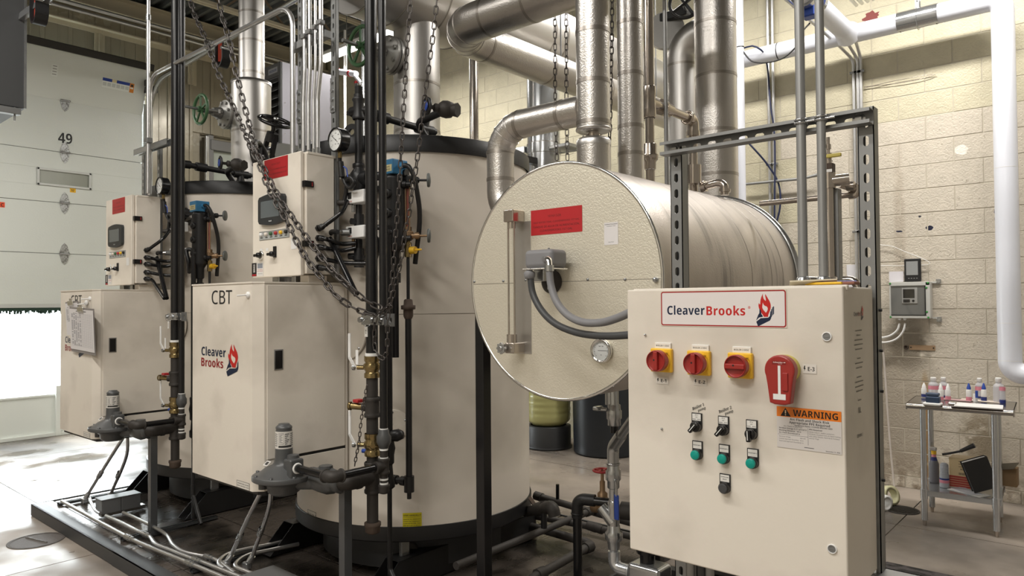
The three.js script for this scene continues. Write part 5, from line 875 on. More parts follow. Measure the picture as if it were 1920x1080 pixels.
// clipboards hung on the left cabinet
{
  const zf = -1.795;
  const board = (x0, x1, y0, y1, z, lean, label, lines) => {
    const t = thing('clipboard', label, 'clipboard', [(x0 + x1) / 2, y0, z]);
    const B = (g) => { g.translate(-(x0 + x1) / 2, -y1, -z); g.rotateZ(lean); g.rotateX(0.05); g.translate((x0 + x1) / 2, y1, z); return g; };
    part('board', B(box(x0, x1, y0, y1, z, z + 0.004, 0.002)), mat([0.25, 0.23, 0.22], 0.5), t);
    part('paper', B(sheetZ(x0 + 0.006, x1 - 0.004, y0 + 0.02, y1 - 0.012, z + 0.006)), printMat(256, 352, (x, w, h) => { fill(x, '#dedbdc', 0, 0, w, h); for (let i = 0; i < lines; i++) { fill(x, '#aaa8ac', 16, 40 + i * 11, 224, 2); for (let k = 0; k < 5; k++) if (rnd() > 0.3) fill(x, '#6a686e', 20 + k * 22, 33 + i * 11, 14, 5); } for (let k = 0; k < 12; k++) fill(x, '#b4b2b6', 16 + k * 20, 34, 2, 290); fill(x, '#555', 70, 14, 110, 7); }), t, 'handwritten log sheet');
    part('clip', [B(box((x0 + x1) / 2 - 0.055, (x0 + x1) / 2 + 0.055, y1 - 0.03, y1 + 0.006, z + 0.004, z + 0.016, 0.006)), B(box((x0 + x1) / 2 - 0.025, (x0 + x1) / 2 + 0.025, y1 + 0.0, y1 + 0.022, z + 0.006, z + 0.012, 0.004))], M.chrome, t);
    return t;
  };
  board(-5.891, -5.628, 1.321, 1.639, zf, 0.03, 'slanting back clipboard with paper hung on the left burner cabinet', 12);
  board(-5.731, -5.267, 1.275, 1.593, zf + 0.02, -0.03, 'front clipboard with a handwritten log sheet on the left burner cabinet', 26);
  solo('magnet_hook', [lathe([[0.018, 0], [0.018, 0.01], [0, 0.014]], [-5.464, 1.626, zf], [0, 0, 1], 16), cyl([-5.464, 1.626, zf], [-5.499, 1.615, zf + 0.05], 0.004)], M.white, 'small white magnet hook beside the clipboards on the left cabinet', 'hook');
}


// ---------- aluminium jacketed pipes and flues ----------
function jacket(name, label, pts, r, R, bands, m = M.alu, seg = 40, cat = 'pipe') {   // bands: [point, direction]
  const t = thing(name, label, cat, pts[0]);
  part('jacket', pts.length > 2 ? sweep(fillet(pts, R), r, seg) : cyl(pts[0], pts[1], r, r, seg), m, t);
  for (const [p, d] of bands) { const u = v3(d).normalize().toArray(); part('band', cyl(add(p, u, -0.008), add(p, u, 0.008), r + 0.0018, r + 0.0018, seg, false), M.band, t); }
  return t;
}
const vjacket = (name, label, c, y0, y1, ys, m = M.alu, cat = 'pipe') => jacket(name, label, [[c[0], y0, c[1]], [c[0], y1, c[1]]], c[2], 0, ys.map((y) => [[c[0], y, c[1]], [0, 1, 0]]), m, 48, cat);
{ // pipe A over the front of the tank, with a branch dropping beside the tank
  const c = [-1.668,-2.44,0.07], yb = 2.321, t = vjacket('jacketed_pipe', 'vertical foil-jacketed pipe ending in a cap above the tank front', c, yb, 5.3, [2.723, 2.514, 2.345]);
  part('end_cap', lathe([[0, 0], [c[2] * 0.9, 0], [c[2] * 1.05, 0.006], [c[2] * 1.05, 0.014], [c[2], 0.016]], [c[0], yb - 0.012, c[1]], [0, 1, 0], 40), M.aluSmooth, t);
  part('union_nut', [cyl([c[0], yb - 0.03, c[1]], [c[0], yb, c[1]], 0.022, 0.022, 12), cyl([c[0], yb - 0.05, c[1]], [c[0], yb - 0.02, c[1]], 0.032, 0.032, 6)], M.steelPipe, t);
  const y2 = 2.27, u = vjacket('jacketed_pipe', 'short foil-jacketed stub standing on the tank top', c, 2.1, y2, []);
  part('end_cap', lathe([[c[2] + 0.001, -0.02], [c[2] + 0.002, 0], [c[2] * 0.9, 0.012], [0, 0.014]], [c[0], y2, c[1]], [0, 1, 0], 40), M.aluSmooth, u);
  const yh = 2.41, xe = -2.187, br = [[c[0] - c[2] * 0.7, yh, c[1]], [xe, yh, c[1]], [xe, 2.02, c[1]], [xe + 0.2, 1.97, c[1]]];
  const b = jacket('jacketed_branch', 'foil-jacketed branch pipe running level to an elbow and dropping beside the tank', br, 0.063, 0.13, [[[-1.824, yh, c[1]], [1, 0, 0]], [[-2.057, yh, c[1]], [1, 0, 0]], [[xe, 2.297, c[1]], [0, 1, 0]], [[xe, 2.172, c[1]], [0, 1, 0]]]);
  for (const k of [0.25, 0.5, 0.75]) { const a = k * Math.PI / 2, p = [xe + 0.13 - 0.13 * Math.sin(a) , yh - 0.13 + 0.13 * Math.cos(a), c[1]]; part('elbow_gore', cyl(add(p, [Math.cos(a), Math.sin(a), 0], -0.004), add(p, [Math.cos(a), Math.sin(a), 0], 0.004), 0.0655, 0.0655, 40), M.aluSmooth, b); }
}
{ const c = [-1.667,-2.73,0.057]; vjacket('jacketed_pipe', 'slim vertical foil-jacketed pipe left of the bare steel pipe over the tank', c, 2.08, 5.3, [2.844, 2.615, 2.382, 2.261]); }
{ const c = [-1.723,-3.72,0.113]; vjacket('jacketed_pipe', 'widest vertical foil-jacketed pipe rising behind the tank', c, 1.2, 5.3, [3.275, 3.141, 2.847, 2.541, 2.3]); }
{ // bare steel pipe with tee, union and side run
  const [x, z, r] = [-1.664,-2.89,0.023], yt = 2.527, yu = 2.281, t = thing('steel_pipe', 'bare steel pipe with tee and unions entering the tank top', 'pipe', [x, 2.1, z]);
  part('riser', cyl([x, yt, z], [x, 5.3, z], r, r, 28), M.steelPipe, t); part('dropper', cyl([x, 2.08, z], [x, yt, z], r * 0.92, r * 0.92, 28), M.steelPipe, t);
  part('tee', [lathe([[r * 1.1, -0.075], [r * 1.32, -0.07], [r * 1.32, -0.03], [r * 1.24, -0.026], [r * 1.24, 0.026], [r * 1.32, 0.03], [r * 1.32, 0.07], [r * 1.1, 0.075]], [x, yt, z], [0, 1, 0], 28), cyl([x, yt, z], [x, yt, z - 0.055], r * 1.25)], M.steelPipe, t);
  part('union', [lathe([[r, -0.07], [r * 1.2, -0.06], [r * 1.2, -0.03], [r * 1.6, -0.02], [r * 1.75, 0], [r * 1.4, 0.004], [r * 1.4, 0.05], [r, 0.055]], [x, yu, z], [0, 1, 0], 8)], M.steelPipe, t);
  part('thread_tape', cyl([x, yu - 0.068, z], [x, yu - 0.058, z], r * 1.02), M.teflon, t);
  const ze = -3.32; part('side_run', [cyl([x, yt, z - 0.05], [x, yt, ze], r * 0.95)], M.steelPipe, t);
  part('side_union', [cyl([x, yt, z - 0.11], [x, yt, z - 0.13], r * 1.75, r * 1.75, 8), cyl([x, yt, z - 0.13], [x, yt, z - 0.19], r * 1.45, r * 1.45, 8)], M.steelPipe, t);
  part('side_elbow', [sweep(fillet([[x, yt, ze + 0.06], [x, yt, ze], [x, yt - 0.07, ze]], 0.045), r * 1.35, 20), ring([x, yt, ze + 0.06], [0, 0, 1], r * 1.3, 0.006), cyl([x, yt - 0.085, ze], [x, yt - 0.06, ze], r * 1.5)], M.steelPipe, t);
  part('side_drop', cyl([x, 2.02, ze], [x, yt - 0.06, ze], r * 0.95), M.steelPipe, t);
}
// flues of the two boilers
{ const c = [-3.428,-3.03,0.147], t = vjacket('boiler_flue', 'thick shiny flue rising from the right boiler into the overhead duct', c, 2.53, 3.62, [2.991, 2.693], M.aluSmooth, 'flue');
  part('seam', box(c[0] - 0.06, c[0] - 0.056, 2.6, 3.5, c[1] + c[2] * 0.91, c[1] + c[2] * 0.93), M.band, t); }
{ const t = thing('duct_tee_cover', 'bulging shiny tee cover where the thick right flue meets the overhead duct', 'duct', [-3.43, 3.4, -2.9]); part('tee_cover', [cyl([-3.43, 3.6, -2.55], [-3.43, 3.6, -3.35], 0.275, 0.275, 56)], M.aluSmooth, t); for (const z of [-2.56, -3.34, -2.8, -3.1]) part('band', ring([-3.43, 3.6, z], [0, 0, 1], 0.275, 0.005, 56), M.band, t); }
{ const c = [-5.487,-3.03,0.157], u = [-5.482,-3.03,0.102], ys = 3.441, t = vjacket('boiler_flue', 'stepped shiny flue rising from the left boiler', c, 2.53, ys, [3.027], M.aluSmooth, 'flue');
  part('upper_flue', cyl([u[0], ys - 0.02, u[1]], [u[0], 5.5, u[1]], u[2], u[2], 48), M.aluSmooth, t);
  part('shoulder', lathe([[u[2], 0.012], [c[2] + 0.004, 0.006], [c[2] + 0.004, -0.02]], [c[0], ys, c[1]], [0, 1, 0], 48), M.aluSmooth, t);
  for (const y of [4.017, 3.78, 3.517]) part('band', cyl([u[0], y - 0.008, u[1]], [u[0], y + 0.008, u[1]], u[2] + 0.002, u[2] + 0.002, 48), M.band, t); }
jacket('overhead_duct', 'large shiny overhead duct joining the right boiler flue and running to the block wall', [[-3.43, 3.66, -1.9], [-3.43, 3.66, -6.6]], 0.245, 0, [-2.3, -2.75, -3.5, -4.2, -4.35, -4.75, -5.5].map((z) => [[-3.43, 3.66, z], [0, 0, 1]]), M.aluSmooth, 56, 'duct');
{ const t = jacket('jacketed_header', 'foil-jacketed header pipe crossing overhead, turning at an elbow and running to the block wall', [[0.6, 3.17, -2.85], [-2.93, 3.17, -2.85], [-2.93, 3.17, -6.3]], 0.107, 0.2, [[[-2.62, 3.17, -2.85], [1, 0, 0]], [[-2.32, 3.17, -2.85], [1, 0, 0]], [[-2.93, 3.17, -3.12], [0, 0, 1]], [[-2.93, 3.17, -3.72], [0, 0, 1]], [[-2.93, 3.17, -4.4], [0, 0, 1]]], M.alu, 48);
  for (const k of [0.2, 0.4, 0.6, 0.8]) { const a = k * Math.PI / 2, p = [-2.93 + 0.2 - 0.2 * Math.sin(a), 3.17, -2.85 - 0.2 + 0.2 * Math.cos(a)]; part('elbow_gore', cyl(add(p, [Math.cos(a), 0, Math.sin(a)], -0.004), add(p, [Math.cos(a), 0, Math.sin(a)], 0.004), 0.1095, 0.1095, 48), M.aluSmooth, t); }
  for (const z of [-3.9, -5.2]) part('hanger_rod', cyl([-2.93, 3.2, z], [-2.93, 5.2, z], 0.005, 0.005, 8), M.strut, t); }
// further pipework behind
{ const y = 3.432, x = -2.333; const t = jacket('jacketed_elbow', 'foil-jacketed elbow seen between the bare pipe and the widest jacketed pipe', [[x, 2.4, -4.5], [x, y, -4.5], [x + 0.32, y, -4.5]], 0.105, 0.16, [[[x, 3.236, -4.5], [0, 1, 0]]], M.aluSmooth, 40);
  const w = [-2.227,3.605,-4.35], k = thing('wheel_valve', 'black handwheel valve at the top edge left of the widest jacketed pipe', 'valve', w);
  part('handwheel', [ring(w, [0.5, 0, 1], 0.1, 0.012, 32), ...[0, 1, 2, 3].map((i) => { const a = i / 4 * 6.283 + 0.6; return bar(w, [w[0] + 0.09 * Math.cos(a), w[1] + 0.1 * Math.sin(a), w[2] - 0.045 * Math.cos(a)], 0.018, 0.012); })], M.black, k);
  part('stem', cyl(w, add(w, [-0.05, 0, -0.12]), 0.016), M.strut, k); part('yoke', box(w[0] - 0.24, w[0] - 0.03, w[1] - 0.04, w[1] + 0.02, w[2] - 0.16, w[2] - 0.08, 0.01), M.black, k);
  part('flange', cyl(add(w, [-0.2, -0.1, -0.1]), add(w, [-0.22, -0.1, -0.14]), 0.13, 0.13, 40), M.castMetal, k); }
{ const c = [-4.117,-5.2,0.153], t = vjacket('grey_flue', 'grey galvanised flue standing behind the tank and the level branch pipe', c, 1.62, 5.5, [3.073, 2.988], M.galvLight, 'flue');
  const y = 3.028; part('collar', cyl([c[0], y - 0.045, c[1]], [c[0], y + 0.045, c[1]], c[2] + 0.008, c[2] + 0.008, 40), M.galvLight, t);
  part('support_bracket', [box(c[0] - 0.36, c[0] + 0.36, y - 0.02, y + 0.03, c[1] - 0.2, c[1] - 0.16, 0.004), box(c[0] - 0.34, c[0] - 0.12, y - 0.03, y + 0.03, c[1] - 0.1, c[1] + 0.14, 0.004), box(c[0] + 0.14, c[0] + 0.36, y - 0.03, y, c[1] - 0.1, c[1] + 0.1, 0.004)], M.galv, t);
  for (const s of [-1, 1]) part('hanger_rod', cyl([c[0] + s * 0.33, y, c[1] - 0.17], [c[0] + s * 0.33, 5.2, c[1] - 0.17], 0.006, 0.006, 8), M.strut, t); }
{ const [x, z, r] = [-4.436,-4.6,0.04]; solo('steel_riser', cyl([x, 2.2, z], [x, 5.3, z], r, r, 24), M.steelPipe, 'plain steel riser seen against the block wall right of the thick flue', 'pipe'); }
{ const [x, z, r] = [-2.679,-6.3,0.036], t = thing('white_riser', 'tall narrow white plastic riser beside the widest jacketed pipe', 'pipe', [x, 0, z]); part('tube', cyl([x, 0, z], [x, 5.4, z], r, r, 28), M.pvc, t); part('band', cyl([x, 3.928, z], [x, 3.938, z], r + 0.002, r + 0.002, 28), M.black, t); }
{ const [x, z, r] = [-1.64,-3,0.01]; solo('thin_conduit', cyl([x, 2.1, z], [x, 5.3, z], r, r, 16), M.conduit, 'thin grey conduit crossing in front of the steel tee piping', 'conduit'); }
{ const [x, z, r] = [-4.845,-3.7,0.03]; solo('pale_riser', cyl([x, 2.2, z], [x, 5.3, z], r, r, 24), M.galvLight, 'pale galvanised riser behind the right pair of black gas pipes', 'pipe'); }
{ const [x, z, r] = [-7.748,-5.6,0.017]; solo('white_rod', cyl([x, 0, z], [x, 5.2, z], r, r, 12), M.white, 'thin white vertical pipe near the far corner, left of the thick flue', 'pipe'); }
solo('black_bar', [bar([-4.105,2.894,-3.85], [-4.105, 2.894, -6.5], 0.06, 0.06)], M.black, 'black bar behind the top of the right boiler pointing to the block wall', 'bar');
// small black globe valves at the boiler tops, copied to the left boiler
{
  const c = [-2.654,2.596,-2.41], t = thing('globe_valve', 'small black globe valve with a blue hand wheel centre, by the thick right flue', 'valve', c), d = [0.25, 0, -0.97];
  part('handwheel', [ring(c, d, 0.042, 0.009, 7), lathe([[0.034, -0.004], [0.034, 0.004], [0, 0.006]], c, d, 20)], M.black, t);
  part('blue_disc', lathe([[0.026, -0.008], [0.024, -0.012], [0.008, -0.012], [0.007, -0.006], [0, -0.006]], c, d, 24), M.blue, t, 'blue wheel centre');
  part('bonnet', [cyl(c, add(c, d, 0.09), 0.01), lathe([[0.014, 0.04], [0.022, 0.046], [0.022, 0.06], [0.016, 0.066], [0.03, 0.075], [0.042, 0.09], [0.045, 0.115], [0.04, 0.14], [0.026, 0.15], [0, 0.15]], c, d, 16)], M.iron, t);
  part('outlet', [cyl(add(c, d, 0.115), add(add(c, d, 0.115), [0.06, -0.01, -0.02]), 0.024), cyl(add(add(c, d, 0.115), [0.03, -0.006, -0.01]), add(add(c, d, 0.115), [0.06, -0.01, -0.02]), 0.03, 0.037, 6)], M.iron, t);
  part('feed_pipe', pipe([add(c, d, 0.115), add(add(c, d, 0.115), [-0.32, 0, -0.08]), [c[0] - 0.27, 2.5, c[2] - 0.26]], 0.02, 0.05), M.black, t);
  copyOf(t, STEP, 'small black globe valve with a blue hand wheel centre, by the stepped left flue');
}
{ // chain operated stop valve behind the right control box
  const d = v3([0.49, 0.85, 0.05]).normalize().toArray(), w = [-4.391,2.854,-2.6], t = thing('stop_valve', 'black stop valve with a large tilted black handwheel above the right control box', 'valve', add(w, d, -0.4));
  const e1 = v3(d).cross(new THREE.Vector3(0, 0, 1)).normalize(), e2 = v3(d).cross(e1).normalize(), pt = (a, r) => [0, 1, 2].map((k) => w[k] + r * (Math.cos(a) * e1.getComponent(k) + Math.sin(a) * e2.getComponent(k)));
  part('handwheel', [ring(w, d, 0.108, 0.012, 40), ...[0, 1, 2, 3, 4].map((k) => bar(w, pt(k / 5 * 6.283, 0.105), 0.02, 0.009)), cyl(add(w, d, -0.02), add(w, d, 0.015), 0.022)], M.blackGloss, t);
  part('hub_nut', lathe([[0.017, 0.015], [0.017, 0.026], [0.008, 0.03], [0, 0.03]], w, d, 6), M.galv, t);
  part('stem', cyl(w, add(w, d, -0.12), 0.014), M.black, t);
  part('yoke', [cyl(add(w, d, -0.08), add(w, d, -0.14), 0.04, 0.045, 8), ...[-1, 1].map((s) => bar(add(add(w, d, -0.1), [s * 0.05, 0, 0]), add(add(w, d, -0.3), [s * 0.065, 0, 0]), 0.025, 0.03)), cyl(add(w, d, -0.34), add(w, d, -0.28), 0.085, 0.085, 24), cyl(add(w, d, -0.42), add(w, d, -0.34), 0.07, 0.06, 20)], M.black, t);
  for (let k = 0; k < 6; k++) { const c = add(w, d, -0.28); part('bolt', cyl([0, 1, 2].map((j) => c[j] + 0.07 * (Math.cos(k) * e1.getComponent(j) + Math.sin(k) * e2.getComponent(j))), [0, 1, 2].map((j) => c[j] + 0.03 * d[j] + 0.07 * (Math.cos(k) * e1.getComponent(j) + Math.sin(k) * e2.getComponent(j))), 0.011, 0.011, 6), M.black, t); }
  part('steam_main', cyl(add(w, d, -0.4), add(add(w, d, -0.45), [0.0, -0.35, -0.12]), 0.06), M.black, t);
  const cw = [-4.145,2.534,-2.35]; part('chain_wheel', [ring(cw, [0.75, 0.2, -0.55], 0.1, 0.02, 36), ...[0, 1, 2, 3, 4, 5].map((k) => { const q = new THREE.Vector3(Math.cos(k), 0, Math.sin(k)).multiplyScalar(0.1).applyQuaternion(new THREE.Quaternion().setFromUnitVectors(Y, v3([0.75, 0.2, -0.55]).normalize())); return bar(cw, [cw[0] + q.x, cw[1] + q.y, cw[2] + q.z], 0.02, 0.012); }), cyl(cw, add(w, d, -0.2), 0.02)], M.black, t);
}
// ---------- conduits and struts feeding the control boxes ----------
{
  const zc = -2.13, top = 5.15, T = ['first', 'second', 'third', 'fourth'];
  [[-3.305,-2.13,0.011], [-3.255,-2.13,0.011], [-3.204,-2.13,0.008], [-3.155,-2.13,0.012]].forEach(([x, z, r], i) => {
    const t = thing('emt_conduit', T[i] + ' of four bundled conduits dropping to the right control box, counted from the left', 'conduit', [x, 2.39, z]), k = [-0.012, -0.014, -0.018, -0.03][i];
    part('tube', sweep(fillet([[x, top, z], [x, 2.85, z], [x + k, 2.68, z], [x + k, 2.395, z]], 0.2), r, 16), M.emt, t);
    part('clamp', [box(x - r * 1.6, x + r * 1.6, 3.02 + i * 0.012, 3.045 + i * 0.012, z - 0.012, z + r + 0.006, 0.003), cyl([x + r, 3.03 + i * 0.012, z + 0.012], [x + r + 0.016, 3.03 + i * 0.012, z + 0.012], 0.006)], M.strut, t);
    part('connector', cyl([x + k, 2.39, z], [x + k, 2.42, z], r * 1.35, r * 1.35, 8), M.galv, t);
  });
  solo('clamp_channel', [box(-3.483, -3.149, 3.0, 3.04, -2.19, -2.15, 0.003)], M.strut, 'dark cross channel holding the four bundled conduits', 'strut');
  const post = (name, x, z, y0, y1, label, ySplice) => { const t = thing(name, label, 'strut', [x, y0, z]), g = strutGeo(y1 - y0, true, 0.0413, 0.02, 0.021); g.translate(x, y0, z); part('channel', g, M.strutPale, t); if (ySplice) { const s = part('splice_plate', box(x - 0.02, x + 0.02, ySplice[0], ySplice[1], z + 0.001, z + 0.007, 0.001), M.strutPale, t); for (let k = 0; k < 4; k++) part('splice_bolt', hex([x, ySplice[0] + (k + 0.5) * (ySplice[1] - ySplice[0]) / 4, z + 0.007], [0, 0, 1], 0.011, 0.008), M.galv, s); } return t; };
  post('strut_post', -3.461, -2.2, 1.75, 5.1, 'left slotted strut post carrying the right control box', [2.608, 2.798]);
  post('strut_post', -3.189, -2.23, 1.75, 5.1, 'right slotted strut post carrying the right control box', [2.625, 2.811]);
  post('strut_post', -5.556, -2.2, 1.75, 2.78, 'left slotted strut post behind the left control box', null);
  post('strut_post', -5.359, -2.23, 1.75, 2.78, 'right slotted strut post behind the left control box', null);
  const y = 2.76; { const g = strutGeo(0.56, true, 0.0413, 0.03); g.rotateZ(-Math.PI / 2); g.rotateX(-Math.PI / 2); g.translate(-5.574, y, -2.16); solo('strut_crossbar', [g], M.strutPale, 'bright strut crossbar above the left control box', 'strut'); }
  const xa = -5.287, xb = -3.435, yr = 3.25, r = 0.0145;
  const t = thing('emt_conduit', 'long bent conduit running level from the left control box to the right one', 'conduit', [xa, 2.39, -2.14]);
  part('tube', sweep(fillet([[xa, 2.395, -2.14], [xa, yr, -2.14], [xb, yr, -2.14], [xb, 2.395, -2.14]], 0.13), r, 16), M.emt, t);
  part('coupling', [cyl([-4.424, yr, -2.14], [-4.325, yr, -2.14], 0.019, 0.019, 12)], M.galv, t);
  const xc = -5.218, u = thing('emt_conduit', 'straight thin conduit coming from the roof to the left control box', 'conduit', [xc, 2.39, -2.1]);
  part('tube', cyl([xc, 2.395, -2.1], [xc, 5.2, -2.1], 0.0125, 0.0125, 14), M.emt, u); part('coupling', cyl([xc, 3.624, -2.1], [xc, 3.662, -2.1], 0.018, 0.018, 12), M.galv, u);
  part('clamp', box(xc - 0.03, xc + 0.03, 2.75, 2.785, -2.12, -2.08, 0.004), M.strut, u);
}
// unit heaters
{
  const x = -6.6, z0 = -3.975, z1 = -4.691, y0 = 3.27, y1 = 4.12, t = thing('unit_heater', 'hanging unit heater with lilac grey side panel and dark louvres behind the left flue', 'heater', [x - 0.35, y0, (z0 + z1) / 2]);
  part('casing', box(x - 0.75, x, y0, y1, z1, z0 - 0.012, 0.004), M.lilac, t);
  part('front_frame', [box(x - 0.75, x - 0.02, y1 - 0.14, y1, z0 - 0.012, z0 + 0.004, 0.003), box(x - 0.75, x - 0.71, y0, y1, z0 - 0.012, z0 + 0.004), box(x - 0.04, x - 0.0, y0, y1, z0 - 0.012, z0 + 0.006)], M.greyPaint, t);
  for (let k = 0; k < 8; k++) { const g = box(-0.33, 0.33, -0.004, 0.004, -0.05, 0.05, 0.002); g.rotateX(0.5); g.translate(x - 0.37, y0 + 0.06 + k * 0.083, z0 + 0.02); part('louvre', g, M.greyPaint, t); }
  part('heat_exchanger', box(x - 0.7, x - 0.05, y0 + 0.02, y1 - 0.15, z0 - 0.011, z0 - 0.005), M.black, t);
  part('maker_badge', sheetZ(x - 0.24, x - 0.06, y1 - 0.1, y1 - 0.04, z0 + 0.004), printMat(128, 48, (c, w, h) => { fill(c, '#8d8f93', 0, 0, w, h); txt(c, 'REZNOR', 64, 25, 26, '#333a5c', 'center', 'bold', 110); }), t);
  for (const [a, b] of [[0.06, 0.12], [0.06, 0.5], [0.94, 0.14], [0.5, 0.1], [0.94, 0.7]]) part('panel_screw', cyl([x, y0 + (y1 - y0) * b, z0 + (z1 - z0) * a], [x + 0.003, y0 + (y1 - y0) * b, z0 + (z1 - z0) * a], 0.006, 0.006, 8), M.chrome, t);
  for (const [a, b] of [[x - 0.7, z0 - 0.08], [x - 0.06, z1 + 0.05]]) part('hanger_rod', cyl([a, y1, b], [a, 5.2, b], 0.006, 0.006, 8), M.strut, t);
}
{
  const p = [-5.6,2.936,-1.462], z0 = p[2], t = thing('unit_heater', 'dark grey sheet metal heater box cut off by the top left corner', 'heater', [-5.95, p[1], z0 + 0.4]);
  part('casing', box(-6.3, -5.6, p[1], 4.95, z0, z0 + 0.8, 0.006), M.darkBox, t);
  part('corner_trim', box(-5.606, -5.594, p[1], 4.95, z0 - 0.003, z0 + 0.012), M.galv, t);
  part('support_rail', [box(-5.64, -5.58, p[1] - 0.05, p[1] - 0.008, z0 + 0.03, z0 + 0.75, 0.004)], M.strut, t);
  part('rail_bolt', cyl([-5.61, p[1] - 0.09, z0 + 0.06], [-5.61, p[1], z0 + 0.06], 0.006, 0.006, 8), M.strut, t);
  for (const b of [0.08, 0.72]) part('hanger_rod', cyl([-5.95, 4.95, z0 + b], [-5.95, 5.2, z0 + b], 0.006, 0.006, 8), M.strut, t);
}
{ // sprinkler line with red couplings in the far corner
  const t = thing('sprinkler_pipe', 'white sprinkler pipe with red couplings in the far corner', 'pipe', [-7.054,4.381,-5.2]);
  part('tube', [cyl([-7.402,4.483,-5.2], [-6.97,4.356,-5.2], 0.036), cyl([-7.012,4.359,-5.2], [-6.877,4.227,-5.2], 0.022)], M.pvc, t);
  for (const [a, b, r] of [[[-7.357,4.473,-5.2], [-7.324,4.463,-5.2], 0.041], [[-7.107,4.396,-5.2], [-7.075,4.385,-5.2], 0.041], [[-6.96,4.238,-5.2], [-6.96,4.264,-5.2], 0.033]]) part('coupling', cyl(a, b, r), M.red, t);
  part('hanger_rod', cyl([-7.161,4.417,-5.2], add([-7.161,4.417,-5.2], [0, 1.3, 0]), 0.005, 0.005, 8), M.strut, t);
  part('nozzle_cap', cyl([-6.961,4.187,-5.2], [-6.96,4.245,-5.2], 0.028), M.galv, t);
}
// ---------- white pipes and conduits along the block wall ----------
{
  const y = 3.883, z = -6.5, r = 0.077, xv = -0.701, yb = 1.044;
  const t = thing('white_main', 'white jacketed pipe running level along the block wall and dropping at the right', 'pipe', [xv, yb, z]);
  part('jacket', sweep(fillet([[-3.1, y, z], [xv, y, z], [xv, yb, z], [xv + 0.6, yb, z]], 0.09), r, 40), M.pvc, t);
  for (const px of [-2.397, -1.398, -1.137]) part('band', cyl([px - 0.004, y, z], [px + 0.004, y, z], r + 0.0015, r + 0.0015, 40), M.black, t);
  for (const py of [2.592, 1.422, 1.141]) part('joint', cyl([xv, py, z], [xv, py + 0.003, z], r + 0.0008, r + 0.0008, 40), M.white, t);
  const sx0 = -1.414, sx1 = -1.123;
  part('saddle', (() => { const g = new THREE.CylinderGeometry(r + 0.006, r + 0.006, sx1 - sx0, 32, 1, true, Math.PI * 0.5, Math.PI); g.rotateZ(Math.PI / 2); g.rotateX(Math.PI); g.rotateX(-0.25); g.translate((sx0 + sx1) / 2, y, z); return fin(g); })(), M.galv, t, 'galvanised pipe saddle');
  const h = (sx0 + sx1) / 2; part('clevis_hanger', [ring([h, y, z], [1, 0, 0], r + 0.01, 0.004, 32), box(h - 0.015, h + 0.015, y + r, y + r + 0.1, z - 0.03, z - 0.024), box(h - 0.015, h + 0.015, y + r, y + r + 0.1, z + 0.024, z + 0.03), cyl([h, y + r + 0.08, z], [h, 5.2, z], 0.006, 0.006, 8), cyl([h, y + r + 0.06, z - 0.04], [h, y + r + 0.06, z + 0.04], 0.006, 0.006, 8)], M.galv, t);
  part('end_slot', box(xv + 0.1, xv + 0.2, yb - 0.015, yb + 0.02, z + r - 0.004, z + r + 0.002, 0.004), M.black, t);
  const xb = -1.795, u = thing('white_branch', 'white jacketed branch pipe coming forward to the grooved blue valve', 'pipe', [xb, y, -4.5]);
  part('jacket', [cyl([xb, y, z], [xb, y, -5.62], r, r, 36), cyl([xb, y, -5.42], [xb, y, -3.4], r, r, 36)], M.pvc, u);
  part('saddle_tee', lathe([[r + 0.03, 0], [r + 0.012, 0.05], [r, 0.14]], [xb, y, z + 0.03], [0, 0, 1], 36), M.pvc, u);
  for (const q of [-5.63, -5.44]) part('grooved_coupling', cyl([xb, y, q], [xb, y, q + 0.05], r + 0.022, r + 0.022, 36), M.galv, u);
  part('butterfly_valve', [cyl([xb, y, -5.59], [xb, y, -5.43], r + 0.006, r + 0.006, 32), box(xb - 0.05, xb + 0.05, y - 0.15, y - 0.06, -5.56, -5.46, 0.012)], M.blue, u, 'blue butterfly valve body');
  part('hanger_rod', cyl([xb, y + r, -4.6], [xb, 5.2, -4.6], 0.006, 0.006, 8), M.strut, u);
}
